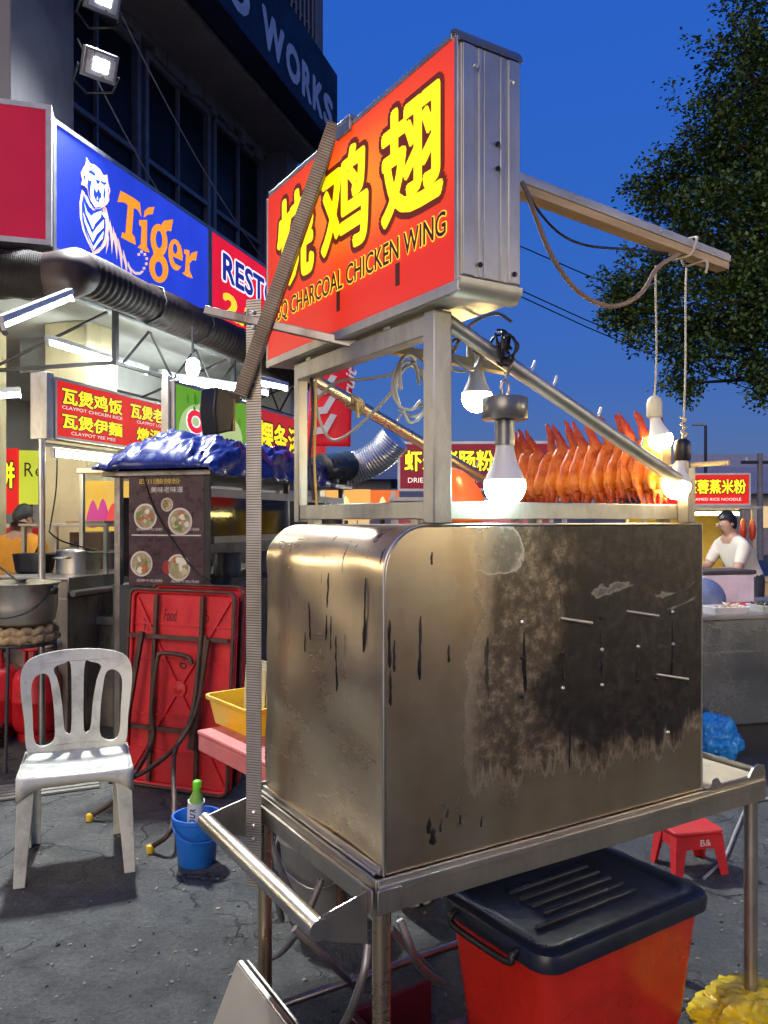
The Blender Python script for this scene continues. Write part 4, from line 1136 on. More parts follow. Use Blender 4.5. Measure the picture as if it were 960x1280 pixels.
# crimson panel on the left, at an angle to the others
lf0, lf1 = W(-120, 200, 5.66), W(63, 200, 5.93)
LF = Frame((lf0.x, lf0.y, 0), math.atan2(lf1.y - lf0.y, lf1.x - lf0.x))
lw = (lf1 - lf0).length
fbox('fascia_sign', 'plain lit crimson panel left of the blue sign', 0.0, lw, 3.535, 4.575, REDF, parent_frame=LF, fr=0.04)
# big dark sign with pale capitals on the floor above
NAVYS = M('navy_sign_sheet', (0.009, 0.016, 0.036), 0.6, var=0.2, vs=1, spec=0.2)
wk = thing('building_sign', 'navy sign with large pale capital letters high on the shophouse', 'sign', BLD.w(0, 0, 0), BLD.rz)
B(-3.0, XE + 0.03, -0.30, -0.025, ZS + 0.02, ZS + 1.05).build('panel', NAVYS, wk, bevel=0.01)
PALE = M('pale_letter_paint', (0.62, 0.60, 0.60), 0.5)
for s, a, b in (('O', 281, 312), ('W', 327, 355), ('O', 357, 375), ('R', 377, 389), ('K', 390.5, 403), ('S', 404, 416)):
    lettering('letter', s, PALE, wk, (0, -0.30, 0), X1, Z1, BLD.aty(a, 40, -0.30).x, BLD.aty(b, 40, -0.30).x, 6.70, 7.14, 0.004, 0.05)

# ---------------- floodlights on the pier
LEDF = glow('flood_led', (0.85, 0.92, 1.0), 60.0)
def flood(label, px, py, power):
    p = BLD.aty(px, py, YW - 0.30 - 0.32)
    t = thing('floodlight', label, 'floodlight', BLD.w(p.x, p.y, p.z), BLD.rz + R(-32))
    hd = MB(); hd.box(-0.14, 0.14, 0.0, 0.07, -0.11, 0.11)
    h = hd.build('housing', M('flood_housing', (0.30, 0.30, 0.30), 0.45, 0.5), t, bevel=0.008)
    B(-0.115, 0.115, -0.004, 0.002, -0.085, 0.085).build('reflector', M('flood_reflector', (0.7, 0.7, 0.7), 0.3, 0.6), h)
    B(-0.06, 0.06, -0.008, -0.0045, -0.045, 0.045).build('led_chip', LEDF, h)
    MB().tube([(-0.165, 0.04, -0.02), (-0.165, 0.16, -0.10), (0, 0.315, -0.10), (0.165, 0.16, -0.10), (0.165, 0.04, -0.02)], 0.012, 8).build('bracket', DARK, t, smooth=True)
    h.rotation_euler = (R(24), 0, 0)
    la = bpy.data.lights.new('flood_beam', 'SPOT'); la.energy = power; la.spot_size = R(125); la.spot_blend = 0.6; la.shadow_soft_size = 0.10; la.color = (0.90, 0.95, 1.0)
    lo = bpy.data.objects.new('flood_beam', la); COL.objects.link(lo); lo.parent = t
    lo.location = (0, -0.12, -0.04); lo.rotation_euler = (R(-46), 0, 0)
    return t
flood('square LED floodlight on a bracket above the blue sign', 126, 82, 1150)
flood('glaring LED floodlight at the top edge above the other floodlight', 130, -2, 1150)
tag(MB().tube(spline([BLD.w(0.5, 0.3, 5.9), BLD.w(0.3, 0.45, 5.0), BLD.w(0.35, 0.5, 4.6)], 6), 0.008, 6).build('flood_cable', RUBBER, None, smooth=True), 'black cable running down the pier below the floodlights', 'cable')

for k, (a, b, lb) in enumerate((((0.55, 0.2, 6.4), (4.7, 0.30, 4.7), 'thin cable sagging across the first-floor windows from the upper floodlight'), ((0.6, 0.25, 5.5), (4.6, 0.42, 4.6), 'lower thin cable drooping in front of the first-floor windows'))):
    a, b = BLD.w(*a), BLD.w(*b)
    tag(MB().tube([a.lerp(b, t / 12) - Vector((0, 0, 1.1 * (t / 12) * (1 - t / 12) * (1 + k))) for t in range(13)], 0.007, 5).build('wall_cable', GREYC, None, smooth=True), lb, 'cable')
# ---------------- rolled awning and its steel frame, tubes under it
AW = M('awning_brown_vinyl', (0.022, 0.014, 0.012), 0.6, var=0.35, vs=9, bmp=0.25, bs_=30, spec=0.25)
aw = thing('rolled_awning', 'dark brown ribbed rolled-up awning below the fascia signs', 'awning', BLD.w(0, 0, 0), BLD.rz)
def roll(pts, r0, name):
    P = spline(pts, 60); n = len(P)
    m = MB(); m.tube(P, [r0 * (1 + 0.05 * (i % 2) + 0.04 * math.sin(i * 0.21)) for i in range(n)], 26)
    q = random.Random(len(pts))
    return m.build(name, AW, aw, smooth=True, ang=20)
yA, zA = -0.24, 3.335
roll([(-0.02, yA, zA), (2.0, yA, zA - 0.01), (4.0, yA + 0.02, zA - 0.03), (5.3, yA + 0.02, zA)], 0.155, 'roll')
lfl = BLD.loc(W(-90, 338, 5.62)); lfr = BLD.loc(W(66, 346, 5.82))
roll([lfl, lfl.lerp(lfr, 0.5), lfr], 0.165, 'roll')
MB().tube(spline([lfr + Vector((0, 0.02, 0)), (lfr + Vector((-0.02, yA, zA))) / 2 + Vector((-0.05, -0.06, -0.02)), Vector((-0.02, yA, zA))], 6), 0.172, 24).build('roll_sleeve', M('awning_sleeve', (0.045, 0.03, 0.024), 0.5, var=0.3, spec=0.3), aw, smooth=True)
for x in (0.9, 1.7, 2.5, 3.3, 4.1):
    MB().tube([(x + 0.1 * math.sin(k * 0.785) * 0.3, yA + 0.172 * math.cos(k * 0.785), zA + 0.172 * math.sin(k * 0.785)) for k in range(8)], 0.010, 6, closed=True).build('strap', BLACK, aw, smooth=True)
af = thing('awning_frame', 'dark steel truss frame under the rolled awning', 'frame', BLD.w(0, 0, 0), BLD.rz)
for x in (0.65, 2.7, 4.4):
    B(x - 0.02, x + 0.02, -0.10, -0.06, 2.78, 3.28).build('hanger', DARK, af)
    MB().bar((x, -0.08, 2.80), (x, 1.2, 2.80), 0.03, 0.03).build('arm', DARK, af)
    MB().bar((x, 1.18, 2.82), (x, 0.0, 3.22), 0.02, 0.02).build('brace', DARK, af)
MB().bar((0.67, -0.08, 2.80), (4.38, -0.08, 2.80), 0.03, 0.03).build('chord', DARK, af)
for k in range(5):
    x = 0.75 + k * 0.78
    MB().tube([(x, -0.08, 2.81), (x + 0.38, -0.08, 3.16)], 0.012, 6).build('web', DARK, af)
    MB().tube([(x + 0.40, -0.08, 3.16), (x + 0.76, -0.08, 2.81)], 0.012, 6).build('web', DARK, af)
for x in (-0.55, -0.30):
    MB().bar((x, 0.55, 3.27), (x + 0.05, 0.2, 2.85), 0.03, 0.03).build('brace', DARK, af)
TUBE = glow('fluorescent_tube', (0.90, 1.0, 0.97), 75.0)
TUBEW = glow('warm_tube', (1.0, 0.86, 0.58), 60.0)
FITW = M('tube_fitting', (0.72, 0.72, 0.70), 0.4)
def tube_lamp(label, a, b, r=0.014, mat=TUBE, group=None):
    a, b = Vector(a), Vector(b); t = thing('tube_lamp', label, 'tube lamp', (a + b) / 2, 0, group)
    d = (b - a) / 2; n = d.normalized(); up = Vector((0, 0, 1)) - n * n.z; up.normalize()
    MB().bar(-d + up * 0.045, d + up * 0.045, 0.05, 0.04).build('batten', FITW, t, bevel=0.004)
    MB().tube([-d * 0.97, d * 0.97], r, 12).build('tube', mat, t, smooth=True)
    for s in (-1, 1): MB().bar(d * s * 0.975, d * s * 1.0, 0.03, 0.05).build('lamp_holder', WHITE_PL, t)
    return t
tube_lamp('fluorescent tube tilted below the awning at the left edge', W(3, 408, 4.9), W(90, 372, 5.6))
tube_lamp('long fluorescent tube running under the canopy behind the truss', BLD.w(0.35, 0.35, 2.93), BLD.w(1.75, 0.35, 2.93))
tube_lamp('second fluorescent tube further along under the canopy', BLD.w(1.9, 0.30, 2.93), BLD.w(3.3, 0.30, 2.93))
tube_lamp('far fluorescent tube above the green sign', W(222, 476, 7.4), W(335, 492, 8.3))
tube_lamp('fluorescent tube beyond the blue tarpaulin behind the cart post', W(318, 478, 6.9), W(358, 486, 8.0))
tube_lamp('fluorescent lamp under the cream shelf at the left edge', W(-30, 497, 6.2), W(26, 494, 6.4))
ll = thing('white_lamp', 'small bright white lamp hanging on the canopy truss above the green sign', 'lamp', W(241, 468, 7.0), 0)
MB().lathe([(0.02, 0.14), (0.05, 0.12), (0.06, 0.05), (0.045, 0.0)], (0, 0, 0), 16).build('lamp_head', TUBE, ll, smooth=True)
MB().tube([(0, 0, 0.13), (0, 0, 0.42)], 0.012, 6).build('stem', DARK, ll, smooth=True)

# ================================================================ hawker stalls under the shophouse
REDS = backlit('stall_sign_red', (0.78, 0.020, 0.018), 0.85)
YINK = glow('stall_sign_yellow', (1.0, 0.78, 0.015), 1.0)
BINK = glow('stall_sign_black', (0.02, 0.008, 0.004), 1.0)
WINK = glow('stall_sign_white', (0.95, 0.80, 0.72), 0.8)
def frame_at(px, d, fr=BLD):
    p = W(px, 650, d); return Frame((p.x, p.y, 0), fr.rz)
# ---- claypot stall
F1 = frame_at(68, 5.18)
cs = fbox('stall_sign', 'red stall lightbox with four groups of yellow Chinese characters', 0, 1.62, 2.03, 2.43, REDS, parent_frame=F1, dep=0.13, fr=0.02, matf=ALU)
B(-0.07, -0.004, 0.0, 0.13, 2.02, 2.45).build('end_cheek', STEEL_G, cs, bevel=0.004)
def dual(parent, s, x0, x1, z0, z1, ink=YINK, out=BINK, o=0.085, b=0.025, org=(0, 0, 0)):
    lettering('character_outline', s, out, parent, org, X1, Z1, x0, x1, z0, z1, 0.0012, o, ref=b)
    lettering('characters', s, ink, parent, org, X1, Z1, x0, x1, z0, z1, 0.0028, b, ref=b)
dual(cs, '瓦煲鸡饭', 0.07, 0.72, 2.265, 2.375)
dual(cs, '瓦煲伊麵', 0.07, 0.72, 2.105, 2.205)
dual(cs, '瓦煲老鼠粉', 0.82, 1.56, 2.265, 2.375)
dual(cs, '燉湯/飯', 0.90, 1.45, 2.105, 2.205)
for s, x0, x1, z in (('CLAYPOT CHICKEN RICE', 0.07, 0.72, 2.232), ('CLAYPOT YEE MEE', 0.16, 0.64, 2.068), ('CLAYPOT LOU SHU FUN', 0.9, 1.5, 2.232), ('STEAM SOUP / RICE', 0.92, 1.46, 2.068)):
    dual(cs, s, x0, x1, z, z + 0.022, WINK, BINK, 0.03, 0.0)
tube_lamp('warm fluorescent tube under the red stall sign', F1.w(0.10, 0.10, 1.94), F1.w(1.45, 0.10, 1.94), 0.016, TUBEW)
st = thing('sign_stand', 'stainless steel post frame holding up the red stall sign', 'frame', F1.o, F1.rz)
MB().tube([(-0.045, 0.06, 0), (-0.045, 0.06, 2.02)], 0.021, 16).build('post', STEEL, st, smooth=True)
MB().tube([(1.66, 0.10, 0), (1.66, 0.10, 2.44)], 0.019, 14).build('post', STEEL, st, smooth=True)
MB().tube([(-0.045, 0.06, 1.99), (1.66, 0.08, 1.99)], 0.014, 10).build('crossbar', STEEL, st, smooth=True)
cable('stall_cable', 'thin dark cable looping from the red sign down to the shelf', [F1.w(0.15, 0.1, 1.98), F1.w(0.16, 0.12, 1.7), F1.w(0.08, 0.1, 1.45), F1.w(-0.04, 0.0, 1.42), F1.w(0.1, 0.02, 1.36), F1.w(0.35, 0.0, 1.30)], 0.005, RUBBER)
# cooking counter
ct = thing('cooking_counter', 'stainless steel cooking counter with a tall shelf beside the claypot sign post', 'counter', F1.w(0.55, 0, 0.10), F1.rz)
B(-0.25, 0.62, 0.14, 0.95, -0.10, 0.86).build('cabinet', STEEL_D, ct, bevel=0.006)
B(-0.27, 0.64, 0.12, 0.97, 0.985, 1.0).build('worktop', STEEL, ct, bevel=0.003)
m = MB(); m.box(-0.27, 0.64, 0.115, 0.125, 0.90, 1.004); m.box(0.641, 0.650, 0.115, 0.97, 0.90, 1.004)
m.build('apron', STEEL, ct, bevel=0.003)
MB().tube([(-0.26, 0.09, 0.895), (0.64, 0.09, 0.895)], 0.022, 12).build('rail', STEEL, ct, smooth=True)
B(-0.24, 0.61, 0.15, 0.94, 0.861, 0.984).build('burner_box', STEEL_D, ct)
for x, y in ((0.20, 0.16), (0.56, 0.16), (0.20, 0.90), (0.56, 0.90)):
    B(x - 0.014, x + 0.014, y - 0.014, y + 0.014, 1.0, 1.35).build('shelf_post', STEEL, ct)
B(0.17, 0.80, 0.13, 0.93, 1.351, 1.372).build('shelf', STEEL, ct, bevel=0.003)
cb = tag(B(0.30, 0.62, 0.25, 0.6, 1.3225, 1.345).build('cardboard', M('cardboard', (0.45, 0.30, 0.16), 0.8), None, bevel=0.002), 'folded brown cardboard lying on the steel shelf', 'cardboard')
cb.location = F1.w(0.55, 0, 0.15); cb.rotation_euler = (0, 0, F1.rz)
def pot(name, label, o, r, h, mat, lid=True, handles=True, n=32):
    t = thing(name, label, 'pot', o, F1.rz)
    MB().lathe([(r * 0.96, 0), (r, 0.015), (r, h - 0.012), (r * 1.03, h), (r * 0.97, h + 0.002), (r * 0.96, h * 0.3), (0.0, h * 0.3)], (0, 0, 0), n).build('body', mat, t, smooth=True)
    if lid:
        MB().lathe([(r * 0.99, h + 0.003), (r * 0.97, h + 0.012), (r * 0.5, h + 0.03), (0, h + 0.036)], (0, 0, 0), n).build('lid', mat, t, smooth=True)
        MB().lathe([(0.012, h + 0.034), (0.014, h + 0.05), (0.032, h + 0.055), (0.034, h + 0.07), (0, h + 0.075)], (0, 0, 0), 14).build('knob', BLACK, t, smooth=True)
    if handles:
        for s in (-1, 1):
            MB().tube(spline([(s * r * 0.98, -0.05, h * 0.75), (s * (r + 0.05), -0.04, h * 0.75), (s * (r + 0.05), 0.04, h * 0.75), (s * r * 0.98, 0.05, h * 0.75)], 5), 0.009, 8).build('handle', STEEL, t, smooth=True)
    return t
pot('stock_pot', 'shiny steel stock pot with a lid on the cooking counter', F1.w(0.74, 0.40, 1.10), 0.155, 0.165, STEEL)
wkp = thing('black_wok', 'black long-handled pan on the counter behind the stall post', 'pan', F1.w(0.70, 0.76, 1.10), F1.rz)
MB().lathe([(0.12, 0.0), (0.135, 0.02), (0.155, 0.14), (0.16, 0.145), (0.15, 0.14), (0.12, 0.05), (0, 0.05)], (0, 0, 0), 28).build('body', BLACK, wkp, smooth=True)
MB().bar((-0.15, -0.02, 0.15), (-0.05, -0.26, 0.15), 0.03, 0.015).build('handle', BLACK, wkp, bevel=0.004)
# big aluminium pot on the left with its bail handle, on a ring of rope over gas bottles
bp = W(5, 790, 4.75)
bpz = 0.925 + 0.0
BP = thing('soup_pot', 'large dented aluminium pot with a wire bail handle at the left edge', 'pot', (bp.x, bp.y + 0.22, 0.85), 0)
MB().lathe([(0.17, 0), (0.20, 0.03), (0.215, 0.12), (0.215, 0.24), (0.232, 0.262), (0.21, 0.258), (0.205, 0.1), (0, 0.1)], (0, 0, 0), 36).build('body', POTM, BP, smooth=True, ang=50)
MB().lathe([(0.21, 0.259), (0.13, 0.275), (0, 0.28)], (0, 0, 0), 32).build('lid', POTM, BP, smooth=True)
MB().tube(spline([(0.225, -0.03, 0.235), (0.15, -0.19, 0.11), (0.0, -0.255, 0.07), (-0.15, -0.19, 0.11), (-0.225, -0.03, 0.235)], 6), 0.005, 6).build('bail_handle', DARK, BP, smooth=True)
MB().lathe([(0.028, 0), (0.028, 0.02), (0.012, 0.03)], (0.215, -0.04, 0.22), 12, (0.9, -0.3, 0)).build('lug', BLACK, BP, smooth=True)
rp = thing('rope_ring', 'coil of straw rope cushioning the big pot', 'rope', (bp.x, bp.y + 0.22, 0.755), 0)
m = MB()
for l in range(2):
    pts = [((0.20 - 0.01 * l) * math.cos(a * 0.131) + 0.010 * math.cos(a * 1.9) * math.cos(a * 0.131), (0.20 - 0.01 * l) * math.sin(a * 0.131) + 0.010 * math.cos(a * 1.9) * math.sin(a * 0.131), 0.025 + 0.042 * l + 0.010 * math.sin(a * 1.9)) for a in range(48)]
    m.tube(pts, 0.026, 8, closed=True)
m.build('coil', M('straw_rope', (0.42, 0.30, 0.15), 0.8, var=0.35, vs=40, bmp=0.5, bs_=120), rp, smooth=True, ang=80)
stn = thing('pot_stand', 'dark steel stand under the straw rope and big pot', 'stand', (bp.x, bp.y + 0.22, 0), 0)
MB().tube([(0.2 * math.cos(k * 0.5236), 0.2 * math.sin(k * 0.5236), 0.74) for k in range(12)], 0.012, 8, closed=True).build('ring', DARK, stn, smooth=True)
for k in range(3):
    a = 0.6 + k * 2.094; MB().tube([(0.2 * math.cos(a), 0.2 * math.sin(a), 0.74), (0.24 * math.cos(a), 0.24 * math.sin(a), 0.0)], 0.011, 8).build('leg', DARK, stn, smooth=True)
sp = thing('ladle', 'steel ladle and spoon resting on the lid of the big pot', 'ladle', (bp.x + 0.03, bp.y + 0.10, 1.136), 0)
MB().tube([(0, 0, 0.0), (-0.02, -0.06, 0.04), (-0.05, -0.14, 0.10)], 0.006, 6).build('handle', STEEL, sp, smooth=True)
MB().lathe([(0.0, 0.0), (0.03, 0.004), (0.045, 0.02), (0.04, 0.02), (0.0, 0.006)], (0.02, 0.02, -0.01), 16).build('bowl', STEEL, sp, smooth=True)
# gas bottles
def gas(label, px, py):
    p = G(px, py); t = thing('gas_bottle', label, 'gas bottle', (p.x, p.y, 0), rnd.uniform(0, 1), 'red gas bottles')
    MB().lathe([(0.125, 0.0), (0.13, 0.045), (0.118, 0.05)], (0, 0, 0), 28).build('foot_ring', GASR, t, smooth=True)
    MB().lathe([(0.10, 0.045), (0.15, 0.075), (0.16, 0.12), (0.161, 0.255), (0.164, 0.26), (0.164, 0.275), (0.161, 0.28), (0.16, 0.40), (0.145, 0.45), (0.10, 0.485), (0.03, 0.50), (0.028, 0.535), (0, 0.536)], (0, 0, 0), 32).build('body', GASR, t, smooth=True, ang=60)
    MB().tube([(0.10 * math.cos(a * 0.35), 0.10 * math.sin(a * 0.35), 0.62) for a in range(15)], 0.013, 8).build('collar', GASR, t, smooth=True)
    for a in (0.3, 2.3, 4.3):
        MB().bar((0.105 * math.cos(a), 0.105 * math.sin(a), 0.47), (0.10 * math.cos(a), 0.10 * math.sin(a), 0.62), 0.03, 0.012).build('collar_post', GASR, t, bevel=0.003)
    MB().lathe([(0.022, 0.53), (0.022, 0.57), (0.035, 0.575), (0.035, 0.60), (0, 0.602)], (0, 0, 0), 14).build('valve', BLACK, t, smooth=True)
    return t
gas('red gas bottle standing behind the white plastic chair', 47, 922)
gas('red gas bottle cut by the left edge of the picture', 0, 918)
pbag = thing('white_bag', 'crumpled white plastic bag stuffed in the collar of the gas bottle behind the chair', 'plastic bag', G(47, 922) + Vector((0.09, 0.0, 0.62)), 0)
m = MB(); m.lathe([(0.02, 0.0), (0.07, 0.01), (0.075, 0.035), (0.03, 0.06), (0, 0.062)], (0, 0, 0), 14)
m.v = [(x * (1 + .25 * math.sin(3 * math.atan2(y, x))), y, z + 0.012 * math.sin(40 * x)) for x, y, z in m.v]
m.build('film', WHITE_PL, pbag, smooth=True)
hs = G(2, 920); hz = thing('hose_coil', 'coiled black rubber hose on the ground at the left edge', 'hose', (hs.x, hs.y - 0.25, 0), 0)
for k in range(5):
    MB().tube([((0.13 - 0.006 * k) * math.cos(a * 0.4), (0.13 - 0.005 * k) * math.sin(a * 0.4), 0.014 + k * 0.024 + 0.004 * math.sin(a)) for a in range(16)], 0.0125, 8, closed=True).build('turn', RUBBER, hz, smooth=True)

# ---- glass display stall behind the menu board
GC = thing('display_case', 'glass-sided food display case with steel corner posts beside the menu board', 'display case', F1.o, F1.rz)
gx0, gx1, gy0, gy1 = 0.66, 1.5, -0.28, 0.30
for x, y in ((gx0, gy0), (gx0, gy1), (gx1, gy0), (gx1, gy1)):
    B(x - 0.016, x + 0.016, y - 0.016, y + 0.016, 0.80, 1.84).build('post', STEEL, GC, bevel=0.002)
B(gx0 - 0.03, gx1 + 0.03, gy0 - 0.03, gy1 + 0.03, 1.841, 1.885).build('roof', STEEL, GC, bevel=0.004)
B(gx0 - 0.05, gx1 + 0.05, gy0 - 0.05, gy1 + 0.05, 0.74, 0.799).build('base', STEEL, GC, bevel=0.004)
B(gx0 - 0.02, gx1, gy0, gy1, 0.0, 0.739).build('cabinet', STEEL_D, GC)
GL = glassmat()
B(gx0 - 0.003, gx0 + 0.003, gy0 + 0.017, gy1 - 0.017, 0.80, 1.84).build('pane', GL, GC)
B(gx0 + 0.017, gx1 - 0.017, gy0 - 0.003, gy0 + 0.003, 0.80, 1.84).build('pane', GL, GC)
B(gx0 + 0.02, gx1 - 0.02, gy0 + 0.02, gy1 - 0.02, 1.26, 1.268).build('shelf', STEEL, GC)
MB().bar((gx0 - 0.04, gy0 - 0.04, 0.80), (gx0 + 0.03, gy0 - 0.02, 1.02), 0.03, 0.014).build('prop', STEEL, GC)
# goods
for k, (x, y, col, r, h) in enumerate(((0.78, 0.0, (0.55, 0.02, 0.02), .06, .14), (0.95, 0.1, (0.65, 0.25, 0.55), .05, .2), (1.15, 0.0, (0.75, 0.72, 0.65), .07, .16), (0.80, 0.18, (0.25, 0.30, 0.08), .05, .10), (1.3, 0.1, (0.7, 0.4, 0.1), .06, .13))):
    p = F1.w(x, y, 0.80)
    j = thing('food_jar', ('red', 'purple', 'white', 'green', 'orange')[k] + ' food jar standing inside the glass display case', 'jar', p, 0)
    MB().lathe([(r * .9, 0), (r, .01), (r, h * .8), (r * .7, h * .9), (r * .7, h)], (0, 0, 0), 16).build('jar', M('jar_%d' % k, col, .3), j, smooth=True)
    MB().lathe([(r * .75, h), (r * .75, h + .02), (0, h + .022)], (0, 0, 0), 16).build('lid', WHITE_PL if k % 2 else RED_PL, j, smooth=True)
# lit picture panel (orange/yellow poster) behind the glass
ps = thing('lit_poster', 'backlit yellow and orange food poster seen behind the glass display case', 'poster', W(140, 634, 6.7), R(8))
B(-0.24, 0.30, 0.0, 0.03, -0.20, 0.22).build('panel', backlit('poster_amber', (1.0, 0.50, 0.06), 1.1), ps)
q = random.Random(3)
for k in range(6):
    x = -0.16 + k * 0.08; z = -0.16 + q.uniform(0, .05)
    shape('printed_shape', [S2([(x - .05, z), (x, z + .20 + q.uniform(-.05, .05)), (x + .045, z + .12), (x + .05, z - .01)], 4)], glow('poster_' + ('magenta', 'red')[k > 1], ((0.55, 0.02, 0.22), (0.75, 0.03, 0.02))[k > 1], 0.8), ps, (0, 0.0, 0), 0.002 + .0005 * k)
MB().tube([(0.0, 0.05, -0.2), (0.0, 0.05, -Vector(ps.location).z)], 0.02, 8).build('post', DARK, ps, smooth=True)
B(-0.35, 0.45, 0.04, 0.06, -0.75, -0.21).build('rear_board', M('rear_board', (0.20, 0.10, 0.06), .5), ps)
# switch box and wires on the cream column
sb = thing('switch_box', 'white electric switch box with wires on the cream column', 'switch box', BLD.w(0.19, 1.35, 1.95), BLD.rz + R(-90))
B(-0.09, 0.09, -0.06, 0.009, 0, 0.16).build('box', WHITE_PL, sb, bevel=0.008)
MB().tube(spline([(0.0, -0.03, 0.16), (-0.04, -0.04, 0.24), (0.03, -0.03, 0.30), (0.0, -0.012, 0.45)], 5), 0.006, 6).build('wire', RUBBER, sb, smooth=True)
MB().tube(spline([(0.05, -0.03, 0.0), (0.06, -0.012, -0.25), (0.05, -0.012, -0.6)], 5), 0.005, 6).build('wire', RUBBER, sb, smooth=True)

# ---- menu stall
MC = W(258, 650, 4.75); F2 = Frame((MC.x, MC.y, 0), BLD.rz)
ms = thing('noodle_stall', 'dark steel noodle stall with glass front behind the folded red table', 'food stall', F2.o, F2.rz)
SLn = 2.36
for x, y in ((0.02, 0.02), (0.02, 0.62), (SLn, 0.02), (SLn, 0.62), (1.2, 0.02)):
    B(x - 0.02, x + 0.02, y - 0.02, y + 0.02, 0.0, 1.765).build('post', STEEL_D, ms, bevel=0.002)
B(-0.04, SLn + 0.10, -0.05, 0.70, 1.766, 1.80).build('roof', STEEL_D, ms, bevel=0.004)
B(0.041, SLn - 0.02, -0.012, 0.012, 1.64, 1.69).build('header_rail', M('cream_rail', (0.50, 0.40, 0.26), .5), ms)
B(0.041, SLn - 0.02, -0.03, 0.03, 1.36, 1.40).build('sill', M('sill_wood', (0.36, 0.28, 0.15), .5), ms)
B(0.041, SLn - 0.02, 0.0, 0.006, 1.401, 1.639).build('pane', GL, ms)
B(0.0, SLn, -0.01, 0.65, 0.10, 1.10).build('cabinet', DARK, ms)
B(0.041, SLn - 0.02, 0.60, 0.61, 1.15, 1.64).build('rear_panel', M('brown_panel', (0.14, 0.09, 0.05), .5, var=.4, vs=5), ms)
for k in range(4):
    MB().lathe([(0.09, 0), (0.10, 0.02), (0.10, 0.16), (0.105, 0.165)], (0.35 + k * 0.5, 0.32, 1.101), 20).build('soup_well', STEEL, ms, smooth=True)
mb = thing('menu_board', 'dark brown menu board with four photos of noodle bowls', 'menu board', F2.w(-0.022, 0, 0), F2.rz + R(-90))
# local x to the right along the board, y away from us
MBW = 0.515
BOARD = M('menu_print_brown', (0.060, 0.030, 0.032), 0.32, var=0.35, vs=9)
B(-MBW, 0.0, -0.006, 0.012, 1.10, 1.765).build('board', BOARD, mb, bevel=0.001)
B(0.001, 0.035, -0.004, 0.012, 1.10, 1.765).build('edge_strip', BLACK, mb)
def bowl(px, py, rpx, seed):
    cxm = (px - 258) / 93 * MBW; czm = 1.785 - (py - 588) / 1000 * 4.82; r = rpx / 1000 * 4.85
    q = random.Random(seed)
    def disc(rr, l, wob=0, name='bowl_print', mat=None, ox=0, oz=0):
        shape(name, [[(ox + rr * math.cos(a * .2618) * (1 + wob * q.uniform(-1, 1)), oz + rr * math.sin(a * .2618) * (1 + wob * q.uniform(-1, 1))) for a in range(24)]], mat, mb, (cxm, -0.006, czm), l)
    disc(r, 0.001, mat=M('print_bowl_rim', (0.62, 0.58, 0.50), .35))
    disc(r * .86, 0.0018, mat=M('print_soup', (0.36, 0.30, 0.17), .35, var=.4, vs=40))
    cols = [(0.55, .50, .30), (0.16, .22, .06), (0.70, .66, .52), (0.42, .14, .05), (0.28, .30, .12)]
    for k in range(13):
        a, rr = q.uniform(0, 6.3), r * .62 * math.sqrt(q.random()); c = q.randrange(5)
        disc(r * q.uniform(.12, .26), 0.0024 + k * 0.0003, .25, 'print_topping', M('print_top_%d' % c, cols[c], .35), rr * math.cos(a), rr * math.sin(a))
for k, a in enumerate(((186, 643, 16.5), (229, 649, 17), (181, 702, 16), (227, 706, 16.5), (213, 628, 8.5))): bowl(*a, k + 1)
INK = M('print_white', (0.60, 0.57, 0.52), .4); GOLDI = M('print_gold', (0.50, 0.34, 0.06), .4)
lettering('print_title', '四川酸辣粉', GOLDI, mb, (0, -0.006, 0), X1, Z1, -0.44, -0.16, 1.715, 1.750, 0.001, 0.02)
lettering('print_title', '美味老味道', INK, mb, (0, -0.006, 0), X1, Z1, -0.36, -0.14, 1.665, 1.700, 0.001, 0.01)
for x0, x1, z in ((-.46, -.28, 1.435), (-.20, -.03, 1.435), (-.46, -.28, 1.125), (-.22, -.03, 1.125)):
    lettering('print_caption', '招牌牛肉汤粉', INK, mb, (0, -0.006, 0), X1, Z1, x0, x1, z, z + .018, 0.001)
B(-MBW + .02, -.02, -.0075, -.0065, 1.405, 1.412).build('print_rule', INK, mb)
shape('print_seal', [[(-.25 + .03 * math.cos(a * .42), 1.215 + .042 * math.sin(a * .42)) for a in range(15)]], M('print_red', (0.32, .02, .02), .4), mb, (0, -0.006, 0), 0.0012)
cable('menu_cable', 'black cable trailing down over the menu board', [F2.w(-0.03, 0.42, 1.80), F2.w(-0.035, 0.36, 1.62), F2.w(-0.035, 0.26, 1.45), F2.w(-0.035, 0.13, 1.28), F2.w(-0.03, 0.06, 1.2), F2.w(-0.04, -0.06, 1.12)], 0.006, RUBBER)

